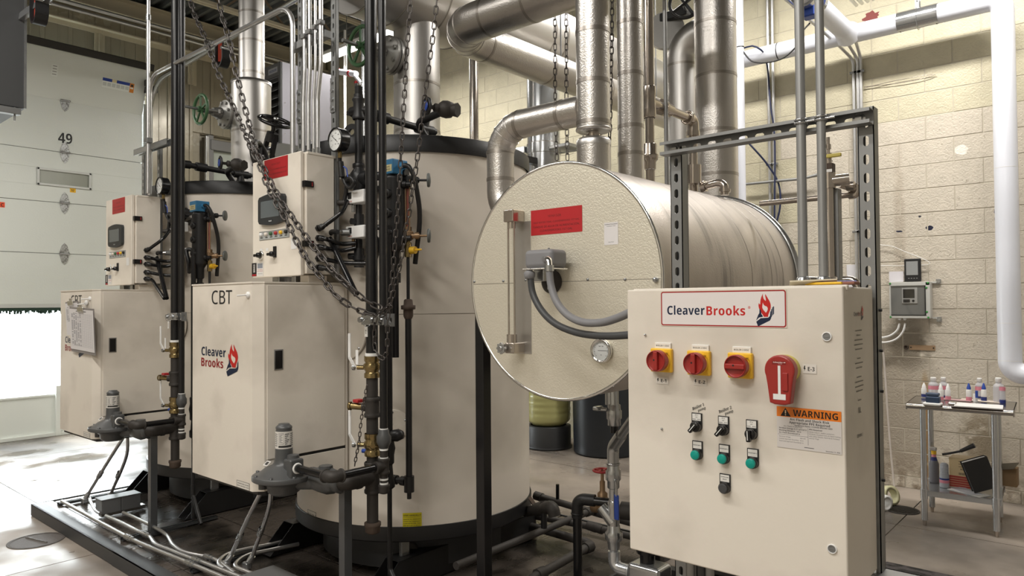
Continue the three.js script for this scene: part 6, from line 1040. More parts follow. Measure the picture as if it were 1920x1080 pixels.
{ // wall conduits
  const W = -6.78, run = (name, px0, label, y0, y1, r = 0.0145) => { const x = px0, t = thing(name, label, 'conduit', [x, y0, W]); part('tube', cyl([x, y0, W], [x, y1, W], r, r, 14), M.emt, t); for (const y of [2.1, 2.9]) part('strap', box(x - r * 2.2, x + r * 2.2, y, y + 0.02, W - 0.02, W + r + 0.002, 0.003), M.galv, t); };
  run('wall_conduit', -2.603, 'left of a pair of conduits on the block wall right of the white riser', 1.2, 5.2);
  run('wall_conduit', -2.557, 'right of a pair of conduits on the block wall right of the white riser', 1.2, 5.2);
  const c = (pxa, label, bend) => { const t = thing('wall_conduit', label, 'conduit', [pxa, 0.9, W]); part('tube', sweep(fillet([[pxa, 1.0, W], [pxa, 3.747, W], [pxa + bend, 3.872, W + 0.1], [pxa + bend, 3.882, W + 2.6]], 0.12), 0.0135, 14), M.emt, t); for (const y of [3.619, 2.2]) part('strap', box(pxa - 0.03, pxa + 0.03, y, y + 0.022, W - 0.02, W + 0.016, 0.003), M.galv, t); };
  c(-1.839, 'left of three conduits bending off the block wall above the strut frame', -0.09); c(-1.804, 'middle of three conduits bending off the block wall above the strut frame', -0.05); c(-1.777, 'right of three conduits bending off the block wall above the strut frame', -0.01);
  solo('blue_cable', hose([[-2.841,3.229,-6.6],[-2.701,3.069,-6.6],[-2.589,2.89,-6.7],[-2.506,2.707,-6.74],[-2.494,2.504,-6.74],[-2.521,2.38,-6.74],[-2.553,2.281,-6.74]], 0.009, 40, 8), M.blueCable, 'dark blue cable hanging in a curve beside the wall conduit pair', 'cable');
  solo('blue_cable', hose([[-2.687,3.934,-6.35],[-2.585,3.939,-6.35],[-2.512,3.892,-6.35],[-2.585,3.859,-6.7],[-2.555,3.444,-6.7],[-2.524,3.185,-6.7],[-2.537,2.327,-6.7]], 0.008, 40, 8), M.blueCable, 'blue cable running straight down along the wall conduit pair', 'cable');
  solo('black_cable', hose([[-2.656,3.898,-6.3],[-2.567,3.78,-6.3],[-2.421,3.737,-6.3],[-2.278,3.747,-6.3],[-2.161,3.827,-6.3],[-2.014,3.822,-6],[-1.827,3.727,-5.6]], 0.007, 40, 8), M.black, 'black cable looping under the level white pipe to the blue valve', 'cable');
  solo('grey_pipe', pipe([[-2.852,2.739,-6.72],[-2.448,2.733,-6.72],[-2.276,2.728,-6.72],[-2.147,2.747,-6.72],[-2.016,2.865,-6.72]], 0.0135, 0.05, 12), M.conduit, 'grey conduit running level low on the block wall behind the two panel conduits', 'conduit');
  solo('wall_wire', hose([[-1.757,3.48,-6.79],[-1.501,3.492,-6.79],[-1.2,3.483,-6.79],[-1.279,3.468,-6.79],[-1.46,3.465,-6.79],[-1.757,3.489,-6.79]], 0.0028, 40, 6), M.steelPipe, 'loose bent wire sticking out over the upper block wall', 'wire');
  solo('wall_wire', hose([[-1.648,2.083,-6.78],[-1.552,2.064,-6.78],[-1.482,2.028,-6.78],[-1.268,1.905,-6.78],[-1.443,1.894,-6.78],[-1.647,1.902,-6.78]], 0.0028, 40, 6), M.teflon, 'thin pale wire on the wall above the wall cabinet', 'wire');
  // bundle of conduits high up
  for (let k = 0; k < 4; k++) { const x = -1.73 + k * 0.045; solo('ceiling_conduit', [cyl([x, 4.12 + k * 0.004, -6.5], [x, 4.12 + k * 0.004, -3.2], 0.0145, 0.0145, 12)], M.emt, ['first', 'second', 'third', 'fourth'][k] + ' conduit of the bundle at the top right, counted from the white branch', 'conduit'); }
}
{ // steel assembly behind the panel: square tube, riser with yellow valve
  const z = -3.1, x = -0.944, t = thing('level_standpipe', 'brown steel standpipe with a yellow-handled valve behind the panel conduits', 'pipe', [x, 1.4, z]);
  const Yp = [1.691, 2.102, 2.155, 2.199, 2.246];
  part('riser', cyl([x, Yp[0] - 0.3, z], [x, Yp[1], z], 0.0175), M.steelPipe, t);
  part('tee', [cyl([x, Yp[1] - 0.03, z], [x, Yp[1] + 0.035, z], 0.027), cyl([x, Yp[1], z], [x + 0.075, Yp[1] + 0.004, z - 0.02], 0.024), cyl([x, Yp[0] - 0.01, z], [x, Yp[0] + 0.015, z], 0.026)], M.steelPipe, t);
  part('switch_head', box(x - 0.018, x + 0.022, Yp[2] - 0.022, Yp[2] + 0.02, z - 0.02, z + 0.02, 0.003), M.rust, t); part('head_tag', sheetZ(x - 0.016, x + 0.02, Yp[2] - 0.018, Yp[2] - 0.006, z + 0.02), M.white, t);
  part('valve_body', [cyl([x, Yp[2] + 0.02, z], [x, Yp[3] + 0.02, z], 0.013), cyl([x, Yp[3] + 0.02, z], [x, Yp[4] + 0.04, z], 0.007), hex([x, Yp[4] - 0.01, z], [0, 1, 0], 0.012, 0.02)], M.steelPipe, t);
  part('yellow_lever', box(x - 0.005, x + 0.055, Yp[3] - 0.002, Yp[3] + 0.014, z + 0.005, z + 0.02, 0.005), M.dullYellow, t, 'yellow valve lever');
  const u = thing('square_tube', 'dark grey square tube standing beside the brown standpipe', 'tube', [x + 0.05, 1.4, z]); part('tube', box(-0.942, -0.906 - 0.008, 1.2, 2.074, -3.17, -3.12, 0.004), M.strut, u);
  const yp = 2.057; const w = thing('steel_run', 'brown steel pipe running level behind the two panel conduits to a small valve', 'pipe', [x, yp, -3.25]);
  part('tube', cyl([-1.296, yp, -3.25], [-0.882, yp, -3.25], 0.0125), M.steelPipe, w);
  part('elbow', sweep(fillet([[-0.908, yp, -3.25], [-0.874, yp, -3.25], [-0.874, yp + 0.04, -3.25]], 0.02), 0.018, 12), M.steelPipe, w);
  part('small_valve', [cyl([-0.929,2.099,-3.2], [-0.877,2.078,-3.25], 0.015), hex([-0.907,2.09,-3.22], [1, 0, 0], 0.022, 0.03), cyl([-0.89,2.091,-3.25], [-0.881,2.106,-3.25], 0.01)], M.steelPipe, w);
  const v = thing('drain_run', 'brown steel pipe and elbow lying just above the panel top', 'pipe', [x, 1.62, -3.1]); part('tube', [cyl([-1.033,1.694,-3], [-0.902,1.685,-3.05], 0.014), sweep(fillet([[-0.877,1.688,-3.05], [-0.841,1.69,-3.05], [-0.822,1.655,-3.05]], 0.03), 0.016, 14)], M.steelPipe, v);
  const e = [-1.528,2.182,-3.3], s = thing('tank_vent', 'short steel elbow fitting on the rear top of the tank', 'fitting', e); part('elbow', [pipe([[-1.604,2.177,-3.3], [-1.528,2.187,-3.3], [-1.492,2.178,-3.3], [-1.49,2.123,-3.3]], 0.02, 0.03), cyl([-1.61,2.175,-3.3], [-1.587,2.178,-3.3], 0.03, 0.03, 6), cyl([-1.49,2.138,-3.3], [-1.489,2.154,-3.3], 0.028)], M.steelPipe, s); part('stub', cyl([-1.627,2.187,-3.25], [-1.626,2.28,-3.25], 0.036), M.steelPipe, s);
}


// ---------- work table by the block wall ----------
{
  const cx = -0.945, cz = -5.98, t = thing('work_table', 'small stainless work table with galvanised legs and a lower shelf by the block wall', 'table', [cx, 0, cz]);
  const x0 = cx - 0.315, x1 = cx + 0.325, z0 = cz - 0.26, z1 = cz + 0.225, top = 0.862;
  part('tabletop', [box(x0, x1, top - 0.006, top, z0, z1, 0.002), ...[z0 + 0.006, z1 - 0.006].map((z) => sweep([[x0 + 0.006, top - 0.018, z], [x1 - 0.006, top - 0.018, z]], 0.02, 14)), ...[x0, x1 - 0.008].map((x) => box(x, x + 0.008, top - 0.045, top, z0, z1, 0.002))], M.stainless, t);
  part('lower_shelf', [box(x0 + 0.08, x1 - 0.08, 0.245, 0.25, z0 + 0.02, z1 - 0.02), box(x0 + 0.08, x1 - 0.08, 0.21, 0.25, z1 - 0.03, z1 - 0.02, 0.003), box(x0 + 0.08, x1 - 0.08, 0.21, 0.25, z0 + 0.02, z0 + 0.03, 0.003)], M.galvLight, t);
  for (const sx of [-1, 1]) for (const sz of [-1, 1]) {
    const x = cx + sx * 0.212, z = cz + sz * 0.2, l = part('leg', [cyl([x, 0.04, z], [x, top - 0.03, z], 0.0205), cyl([x, 0.19, z], [x, 0.26, z], 0.025)], M.galvLight, t);
    part('adjustable_foot', cyl([x, 0, z], [x, 0.05, z], 0.011, 0.014, 12), M.steelPipe, l);
  }
  t.rotation.y = 0.07;
}
const TTOP = 0.863, clearPlastic = new THREE.MeshPhysicalMaterial({ color: 0xe8e8ec, roughness: 0.35, transmission: 0.55, thickness: 0, ior: 1.4 });
const pinkPrint = mat([0.62, 0.22, 0.28], 0.5), darkBlue = mat([0.012, 0.025, 0.16], 0.45);
function bottle(p, h, r, label, band, capMat = M.white) {
  const t = thing('sample_bottle', label, 'bottle', p, 'test bottles on the work table');
  part('body', lathe([[0, 0.001], [r * 0.9, 0.001], [r, 0.006], [r, h * 0.62], [r * 0.9, h * 0.7], [r * 0.5, h * 0.78], [r * 0.48, h * 0.84]], p, [0, 1, 0], 24), clearPlastic, t);
  part('cap', lathe([[0, h * 0.82], [r * 0.58, h * 0.82], [r * 0.58, h * 0.98], [r * 0.5, h], [0, h]], p, [0, 1, 0], 20), capMat, t);
  if (band) part('pink_band', cyl(add(p, [0, h * 0.42, 0]), add(p, [0, h * 0.6, 0]), r + 0.0006, r + 0.0006, 24, true), pinkPrint, t);
  if (band > 1) part('blue_band', cyl(add(p, [0, 0.008, 0]), add(p, [0, h * 0.14, 0]), r + 0.0006, r + 0.0006, 24, true), darkBlue, t);
}
function dropper(p, h, r, label, tip, bandMat) {
  const t = thing('dropper_bottle', label, 'bottle', p, 'dropper bottles on the work table');
  part('body', lathe([[0, 0.001], [r, 0.001], [r, h * 0.6], [r * 0.6, h * 0.68]], p, [0, 1, 0], 20), M.white, t);
  part('tip', lathe([[r * 0.75, h * 0.64], [r * 0.75, h * 0.76], [r * 0.2, h], [0, h]], p, [0, 1, 0], 16), tip, t);
  if (bandMat) part('label_band', cyl(add(p, [0, 0.004, 0]), add(p, [0, h * 0.24, 0]), r + 0.0006, r + 0.0006, 20, true), bandMat, t);
}
bottle([-1.144,0.863,-6.149], 0.155, 0.034, 'clear capped bottle with a pink band, first of the big bottles from the left', 1);
bottle([-1.086,0.863,-6.194], 0.155, 0.03, 'clear capped bottle with a pink band behind the two white droppers', 2);
bottle([-0.869,0.863,-6.287], 0.155, 0.028, 'clear capped bottle with pink and blue bands between the two blue-tipped droppers', 2);
bottle([-0.738,0.863,-6.175], 0.175, 0.034, 'plain clear capped bottle, furthest right of the big bottles', 0);
dropper([-1.205,0.863,-6.14], 0.11, 0.019, 'pink and white dropper bottle at the left end of the work table', M.white, darkBlue);
dropper([-1.073,0.863,-6.02], 0.125, 0.018, 'left one of the two white dropper bottles on the work table', M.white, pinkPrint);
dropper([-1.038,0.863,-6.084], 0.12, 0.018, 'right one of the two white dropper bottles on the work table', M.white, pinkPrint);
dropper([-0.911,0.863,-6.11], 0.13, 0.018, 'blue-tipped white dropper bottle, left of the pair', M.blue, pinkPrint);
dropper([-0.828,0.863,-6.175], 0.13, 0.018, 'blue-tipped white dropper bottle with a blue foot, right of the pair', M.blue, darkBlue);
{ const p = [-0.71,0.863,-6.128], t = thing('test_vial', 'narrow glass vial with pink and blue bands at the right end of the table', 'vial', p);
  part('tube', cyl(p, add(p, [0, 0.115, 0]), 0.0185), clearPlastic, t); part('pink_band', cyl(add(p, [0, 0.09, 0]), add(p, [0, 0.115, 0]), 0.0191), pinkPrint, t); part('blue_band', cyl(p, add(p, [0, 0.025, 0]), 0.0195), darkBlue, t);
  const q = [-0.871,0.863,-6.106], u = thing('test_vial', 'short white vial with a blue lid in the middle of the table', 'vial', q);
  part('tube', cyl(q, add(q, [0, 0.055, 0]), 0.015), M.white, u); part('lid', cyl(add(q, [0.01, 0.03, 0.012]), add(q, [0.01, 0.08, 0.012]), 0.009), M.blue, u);
  const b = [-1.066,0.863,-5.717], k = thing('reagent_case', 'dark blue reagent case in a white tray at the left of the table', 'case', b);
  part('case', box(b[0] - 0.042, b[0] + 0.042, TTOP + 0.02, TTOP + 0.062, b[2] - 0.03, b[2] + 0.03, 0.006), mat([0.03, 0.055, 0.11], 0.5), k); part('lid', box(b[0] - 0.046, b[0] + 0.034, TTOP + 0.064, TTOP + 0.085, b[2] - 0.045, b[2] + 0.01, 0.006), mat([0.06, 0.085, 0.14], 0.5), k); part('tray', box(b[0] - 0.06, b[0] + 0.052, TTOP + 0.001, TTOP + 0.02, b[2] - 0.045, b[2] + 0.045, 0.008), M.white, k);
  const c = [-0.82,0.863,-5.813], m = thing('table_clipboard', 'clipboard with white sheet and steel clip lying at the table front', 'clipboard', c);
  part('board', box(c[0] - 0.15, c[0] + 0.15, TTOP + 0.001, TTOP + 0.005, c[2] - 0.1, c[2] + 0.1, 0.002), mat([0.12, 0.1, 0.09], 0.5), m); part('paper', box(c[0] - 0.13, c[0] + 0.148, TTOP + 0.005, TTOP + 0.012, c[2] - 0.095, c[2] + 0.095, 0.002), M.white, m); part('clip', [box(c[0] - 0.17, c[0] - 0.12, TTOP + 0.006, TTOP + 0.024, c[2] - 0.05, c[2] + 0.05, 0.008)], M.chrome, m); m.rotation.y = 0.1;
  const d = [-0.843,0.863,-6.163]; solo('paper_sheet', box(d[0] - 0.13, d[0] + 0.13, TTOP + 0.001, TTOP + 0.003, d[2] - 0.06, d[2] + 0.05), mat([0.66, 0.58, 0.5], 0.7), 'flat cream paper sheet under the vials at the back of the table', 'paper');
  const e = [-0.995,0.863,-6.116]; solo('paper_sheet', box(e[0] - 0.09, e[0] + 0.1, TTOP + 0.001, TTOP + 0.004, e[2] - 0.03, e[2] + 0.05), mat([0.45, 0.3, 0.3], 0.7), 'dull pink card on the table beside the white droppers', 'card');
}
{ // things on the lower shelf
  const s = 0.2505, p = [-1.13,0.25,-6.043], t = thing('spray_bottle', 'grey trigger spray bottle with a yellow collar on the lower shelf', 'bottle', p);
  part('body', lathe([[0, 0.001], [0.031, 0.001], [0.033, 0.01], [0.033, 0.14], [0.018, 0.18], [0.013, 0.21]], p, [0, 1, 0], 20), mat([0.16, 0.16, 0.18], 0.4), t); part('band', [cyl(add(p, [0, 0.165, 0]), add(p, [0, 0.19, 0]), 0.0235, 0.0165)], darkBlue, t); part('pink_label', cyl(add(p, [0, 0.19, 0]), add(p, [0, 0.212, 0]), 0.0162, 0.014), pinkPrint, t);
  part('collar', cyl(add(p, [0, 0.21, 0]), add(p, [0, 0.235, 0]), 0.017), M.yellow, t); part('trigger_head', box(p[0] - 0.03, p[0] + 0.02, p[1] + 0.235, p[1] + 0.262, p[2] - 0.012, p[2] + 0.012, 0.008), mat([0.42, 0.40, 0.38], 0.5), t);
  const q = [-1.046,0.25,-5.935], u = thing('grey_bottle', 'ribbed grey bottle with blue and pink bands on the lower shelf', 'bottle', q);
  part('body', lathe([[0, 0.001], [0.029, 0.001], [0.031, 0.006], [0.031, 0.09], [0.027, 0.1], [0.027, 0.165], [0.018, 0.175], [0, 0.178]], q, [0, 1, 0], 24), mat([0.36, 0.38, 0.42], 0.4), u); part('blue_band', cyl(add(q, [0, 0.058, 0]), add(q, [0, 0.07, 0]), 0.0316), darkBlue, u); part('pink_band', cyl(add(q, [0, 0.036, 0]), add(q, [0, 0.056, 0]), 0.0316), pinkPrint, u);
  for (let k = 0; k < 6; k++) part('rib', ring(add(q, [0, 0.105 + k * 0.009, 0]), [0, 1, 0], 0.027, 0.002, 20), mat([0.42, 0.44, 0.48], 0.4), u);
  const b = [-0.95,0.25,-5.995], m = thing('supply_carton', 'cream and red striped supply carton on the lower shelf', 'box', b);
  part('carton', box(b[0] - 0.075, b[0] + 0.075, s, s + 0.21, b[2] - 0.14, b[2] - 0.0, 0.003), mat([0.62, 0.5, 0.33], 0.7), m);
  part('print', sheetZ(b[0] - 0.075, b[0] + 0.075, s, s + 0.21, b[2], 0.0006), printMat(384, 512, (x, w, h) => { fill(x, '#cdb78f', 0, 0, w, h); for (let i = 0; i < 5; i++) { fill(x, '#a03a33', 0, 312 + i * 40, w, 34); } for (let i = 0; i < 3; i++) fill(x, '#6b5a44', 150, 50 + i * 46, 150, 10); txt(x, 'Ricoh', 230, 190, 40, '#3a3128'); for (let k = 0; k < 14; k++) fill(x, '#4c4236', 150 + k * 13, 250, 6 + (k % 3) * 2, 40); }), m);
  const bm = M.binder, B = (g) => { g.rotateZ(0.34); g.rotateY(0.45); const o = [-0.79,0.25,-5.924]; g.translate(o[0], s, o[2]); return g; };
  const o = [-0.79,0.25,-5.924], bd = thing('ring_binder', 'black ring binder leaning against the carton on the lower shelf', 'binder', o);
  part('cover', [B(box(-0.075, 0.085, 0.03, 0.25, 0.02, 0.025, 0.002)), B(box(-0.075, 0.085, 0.03, 0.25, -0.03, -0.025, 0.002)), B(box(0.082, 0.087, 0.03, 0.25, -0.03, 0.025, 0.002))], bm, bd); part('paper_block', B(box(-0.066, 0.08, 0.035, 0.245, -0.022, 0.017)), M.white, bd);
  const r1 = [-0.909,0.25,-5.916]; const loose = thing('loose_papers', 'loose white papers sticking out over the lower shelf edge', 'paper', r1); part('sheet', (() => { const g = box(-0.12, 0.12, 0.0, 0.002, -0.06, 0.06); g.rotateY(-0.5); g.translate(r1[0] + 0.02, s + 0.001, r1[2] + 0.03); return g; })(), M.white, loose); part('sheet', (() => { const g = box(-0.1, 0.1, 0.002, 0.004, -0.05, 0.05); g.rotateY(-0.8); g.translate(r1[0], s + 0.001, r1[2] + 0.01); return g; })(), mat([0.6, 0.62, 0.68], 0.6), loose);
  solo('brush', [pipe([[-1.055,0.487,-5.93],[-1.011,0.5,-5.93],[-0.939,0.525,-5.93]], 0.008, 0, 10), cyl([-0.942,0.525,-5.93], [-0.857,0.577,-5.93], 0.012, 0.017)], M.black, 'black handled brush lying across the carton on the lower shelf', 'brush');
  const k = [-0.698,0.25,-6.202], cb = thing('brown_carton', 'open brown cardboard box behind the right table legs', 'box', k); part('carton', [box(k[0] - 0.08, k[0] + 0.05, s, s + 0.13, k[2] - 0.16, k[2] - 0.05, 0.003)], mat([0.24, 0.155, 0.08], 0.8), cb); part('flap', [bar([k[0] - 0.06, s + 0.13, k[2] - 0.06], [k[0] + 0.05, s + 0.16, k[2] - 0.02], 0.004, 0.1)], mat([0.1, 0.085, 0.06], 0.8), cb);
}
// ---------- wall cabinet with tablet ----------
{
  const x0 = -1.563, x1 = -1.257, y0 = 1.447, y1 = 1.752, zf = -6.70, t = thing('wall_cabinet', 'pale grey wall cabinet with a clear door and green corner screws', 'cabinet', [-1.41, y0, -6.76]);
  part('body', [box(x0, x1, y0, y1, -6.79, zf - 0.012, 0.006)], M.paleGrey, t);
  part('door_frame', [box(x0, x1, y1 - 0.032, y1, zf - 0.012, zf, 0.004), box(x0, x1, y0, y0 + 0.026, zf - 0.012, zf, 0.004), box(x0, x0 + 0.012, y0, y1, zf - 0.012, zf, 0.003), box(x1 - 0.034, x1, y0, y1, zf - 0.012, zf, 0.003)], M.paleGrey, t);
  part('back_panel', box(x0 + 0.012, x1 - 0.034, y0 + 0.026, y1 - 0.032, zf - 0.0115, zf - 0.0095), mat([0.18, 0.185, 0.18], 0.5), t);
  const d = part('controller', [box(x0 + 0.095, x1 - 0.095, y1 - 0.18, y1 - 0.048, zf - 0.011, zf - 0.003, 0.003)], mat([0.4, 0.4, 0.39], 0.5), t);
  part('display', box(x0 + 0.105, x1 - 0.115, y1 - 0.135, y1 - 0.06, zf - 0.004, zf - 0.002), M.blackGloss, d); part('keys', [box(x0 + 0.105, x1 - 0.15, y1 - 0.172, y1 - 0.145, zf - 0.004, zf - 0.002), cyl([x1 - 0.125, y1 - 0.158, zf - 0.004], [x1 - 0.125, y1 - 0.158, zf - 0.001], 0.01)], M.black, d);
  part('clear_door', box(x0 + 0.012, x1 - 0.034, y0 + 0.026, y1 - 0.032, zf - 0.001, zf + 0.001), M.glass, t);
  part('seal', [box(x0 + 0.012, x1 - 0.03, y0 + 0.024, y0 + 0.03, zf - 0.006, zf + 0.002), box(x1 - 0.04, x1 - 0.032, y0 + 0.026, y1 - 0.032, zf - 0.006, zf + 0.002)], M.black, t);
  for (const [x, y] of [[x0 + 0.008, y1 - 0.01], [x1 - 0.016, y1 - 0.01], [x0 + 0.008, y0 + 0.01], [x1 - 0.016, y0 + 0.008], [x1 - 0.026, y1 - 0.05], [x1 - 0.026, y0 + 0.055]]) part('green_screw', lathe([[0.008, 0], [0.008, 0.003], [0.004, 0.004], [0, 0.003]], [x, y, zf], [0, 0, 1], 14), mat([0.04, 0.28, 0.05], 0.4), t);
  for (const y of [y0 - 0.01, y1 - 0.0]) { const b = part('wall_bracket', box(x1 + 0.025, x1 + 0.062, y - 0.02, y + 0.022, -6.808, -6.795, 0.002), M.galv, t); part('bracket_bolt', hex([x1 + 0.044, y, -6.795], [0, 0, 1], 0.012, 0.008), M.galvLight, b); }
  for (const g of [box(x1 - 0.01, x1 + 0.03, y0 - 0.004, y0 + 0.01, -6.806, -6.79), box(x1 - 0.01, x1 + 0.03, y1 - 0.012, y1 + 0.002, -6.806, -6.79)]) part('bracket_arm', g, M.paleGrey, t);
  for (const x of [-1.493, -1.453]) part('cable_gland', lathe([[0.012, 0], [0.013, 0.012], [0.009, 0.018], [0, 0.018]], [x, y0, -6.73], [0, -1, 0], 14), M.white, t);
  solo('white_hose', hose([[-1.494,1.405,-6.73],[-1.511,1.35,-6.73],[-1.557,1.304,-6.73],[-1.628,1.279,-6.73],[-1.734,1.281,-6.73]], 0.0085, 30, 10), M.white, 'upper white cable looping from under the wall cabinet', 'cable');
  solo('white_hose', hose([[-1.451,1.405,-6.73],[-1.47,1.333,-6.73],[-1.524,1.268,-6.73],[-1.608,1.238,-6.73],[-1.734,1.244,-6.73]], 0.0085, 30, 10), M.white, 'lower white cable looping from under the wall cabinet', 'cable');
  const a = -1.456, b = -1.33, c0 = 1.756, c1 = 1.949, u = thing('tablet_display', 'black tablet style weather display standing on the wall cabinet', 'display', [(a + b) / 2, c0, -6.75]);
  part('case', box(a, b, c0, c1, -6.765, -6.745, 0.007), M.black, u); part('screen', box(a + 0.016, b - 0.022, c0 + 0.055, c1 - 0.022, -6.746, -6.7435), mat([0.30, 0.31, 0.31], 0.3), u);
  part('button_row', [0, 1, 2, 3].map((k) => box(a + 0.03 + k * 0.02, a + 0.04 + k * 0.02, c0 + 0.025, c0 + 0.03, -6.746, -6.744)), mat([0.3, 0.3, 0.3], 0.5), u);
  solo('paper_note', box(-1.578, -1.467, 1.756, 1.846, -6.772, -6.77), mat([0.72, 0.70, 0.74], 0.6), 'small lilac white paper behind the tablet on the wall cabinet', 'paper');
  const rp = [-1.439, -1.247, 1.178, 1.219], k = thing('rusty_plate', 'rusty flat strip screwed to the wall under the cabinet', 'plate', [(rp[0] + rp[1]) / 2, rp[2], -6.805]);
  part('strip', box(rp[0], rp[1], rp[2], rp[3], -6.809, -6.803, 0.001), mat([0.36, 0.24, 0.14], 0.75), k); for (const x of [rp[0] + 0.012, rp[1] - 0.012]) part('screw', cyl([x, (rp[2] + rp[3]) / 2, -6.803], [x, (rp[2] + rp[3]) / 2, -6.801], 0.006, 0.006, 8), M.black, k);
  const rc = [-1.465,1.199,-6.8]; solo('rusty_pipe_end', lathe([[0.018, 0], [0.018, 0.012], [0.011, 0.014], [0.009, 0.004], [0, 0.004]], [rc[0], rc[1], -6.809], [0, 0, 1], 20), M.rust, 'rusty round pipe stub in the wall left of the rusty strip', 'pipe stub');
  solo('white_tube', hose([[-1.636,1.245,-6.76],[-1.617,0.878,-6.76],[-1.59,0.427,-6.74],[-1.554,0.054,-6.7],[-1.539,-0.034,-6.68]], 0.008, 30, 8), mat([0.6, 0.55, 0.5], 0.5), 'thin white tube hanging down the wall to the floor right of the panel', 'tube');
  for (const [i, [q, r]] of [[[-1.442,0,-6.157], 0.075], [[-1.438,0,-5.977], 0.06]].entries()) solo('tape_roll', [lathe([[r * 0.6, -0.03], [r, -0.03], [r, 0.03], [r * 0.6, 0.03], [r * 0.6, -0.03]], [q[0] - 0.02, r, q[2]], i ? [0.9, 0, 0.45] : [0.85, 0.3, 0.5], 32)], i ? M.white : mat([0.62, 0.60, 0.38], 0.45), ['yellowish roll of tape on the floor by the drain grate', 'white roll of tape on the floor beside the yellowish roll'][i], 'tape');
  part('paint_patch', (() => { const c = [-1.693,4.103,-6.8], o = []; for (let i = 0; i < 22; i++) { const a2 = i / 22 * 6.283, r = 0.045 * (0.7 + 0.6 * hash2(i, 3)); o.push([c[0] + r * 1.4 * Math.cos(a2), c[1] + r * Math.sin(a2)]); } const g = shapeExtrude(o, 0.0012); g.translate(0, 0, -6.8095); return boxUV(g); })(), mat([0.20, 0.035, 0.03], 0.6), wallBack, 'dark red paint patch');
}
// ---------- softener tanks behind ----------
{
  const c = [-4.93, 0, -6.27], t = thing('resin_tank', 'yellow-green fibreglass resin tank on a black base beyond the boiler', 'tank', c);
  part('base', lathe([[0, 0.0], [0.262, 0.0], [0.262, 0.02], [0.25, 0.03], [0.25, 0.24], [0.2, 0.25]], c, [0, 1, 0], 40), M.greyDark, t);
  const pr = [[0.0, 0.235], [0.17, 0.24], [0.23, 0.29]]; for (let i = 0; i < 28; i++) { const y = 0.31 + i * 0.034; pr.push([0.243 + (i % 2 ? 0.0035 : 0), y], [0.243 + (i % 2 ? 0.0035 : 0), y + 0.025]); } pr.push([0.2, 1.33], [0.06, 1.4], [0, 1.4]);
  part('vessel', lathe(pr, c, [0, 1, 0], 48), mat([0.47, 0.46, 0.20], 0.35, 0, { roughnessMap: softTex }), t, 'wound yellow-green fibreglass vessel');
  const b = [-4.27, 0, -6.43]; const u = thing('brine_tank', 'black plastic brine tank beside the yellow-green resin tank', 'tank', b);
  part('drum', lathe([[0, 0], [0.335, 0], [0.35, 0.02], [0.36, 0.9], [0.365, 1.05], [0.34, 1.06]], b, [0, 1, 0], 56), M.blackSheen, u); part('lid', lathe([[0.375, 1.03], [0.378, 1.08], [0.3, 1.12], [0, 1.13]], b, [0, 1, 0], 56), M.black, u);
}


// ---------- skid ----------
{
  const D = 0.09, t = thing('equipment_skid', 'black steel skid with deck plates carrying both boilers', 'skid', [-4.3, 0, -2.9]);
  part('front_channel', [box(-6.4, -4.79, 0.002, D, -1.735, -1.72, 0.002), box(-6.4, -4.79, D - 0.008, D, -1.8, -1.72, 0.002)], M.skidEdge, t);
  part('front_channel', [box(-4.787, -2.2, 0.0, D + 0.004, -1.737, -1.718, 0.002), box(-4.787, -2.2, D - 0.008, D + 0.004, -1.8, -1.718, 0.002)], M.skidEdge, t);
  part('end_channel', box(-6.405, -6.39, 0.002, D, -4.1, -1.72, 0.002), M.skidEdge, t); part('end_channel', box(-2.215, -2.2, 0.002, D, -4.1, -1.72, 0.002), M.skidEdge, t);
  part('rear_channel', box(-6.4, -2.2, 0.002, D, -4.1, -4.085, 0.002), M.skidEdge, t);
  const X = [-6.39, -5.05, -4.15, -3.1, -2.21];
  for (let i = 0; i < 4; i++) for (const [a, b] of [[-1.86, -1.745], [-2.5, -1.872], [-4.08, -2.508]]) part('deck_plate', box(X[i] + 0.006, X[i + 1] - 0.006, D - 0.012, D - 0.001 - (b < -1.8 ? 0.006 : 0), a, b, 0.002), M.deck, t);
  for (const [x, za, zb] of [[-6.19, -2.75, -1.84], [-4.94, -2.46, -1.83], [-4.05, -2.6, -1.87]]) { const g = strutGeo(zb - za, false, 0.041); g.rotateX(Math.PI / 2); g.rotateZ(Math.PI); g.translate(x, D + 0.042, za); const c = []; c.push(box(x - 0.0205, x - 0.018, D, D + 0.021, za, zb), box(x + 0.018, x + 0.0205, D, D + 0.021, za, zb), box(x - 0.0205, x + 0.0205, D, D + 0.0025, za, zb), box(x - 0.0205, x - 0.011, D + 0.0185, D + 0.021, za, zb), box(x + 0.011, x + 0.0205, D + 0.0185, D + 0.021, za, zb)); part('strut_rail', c, M.skidEdge, t); }
}
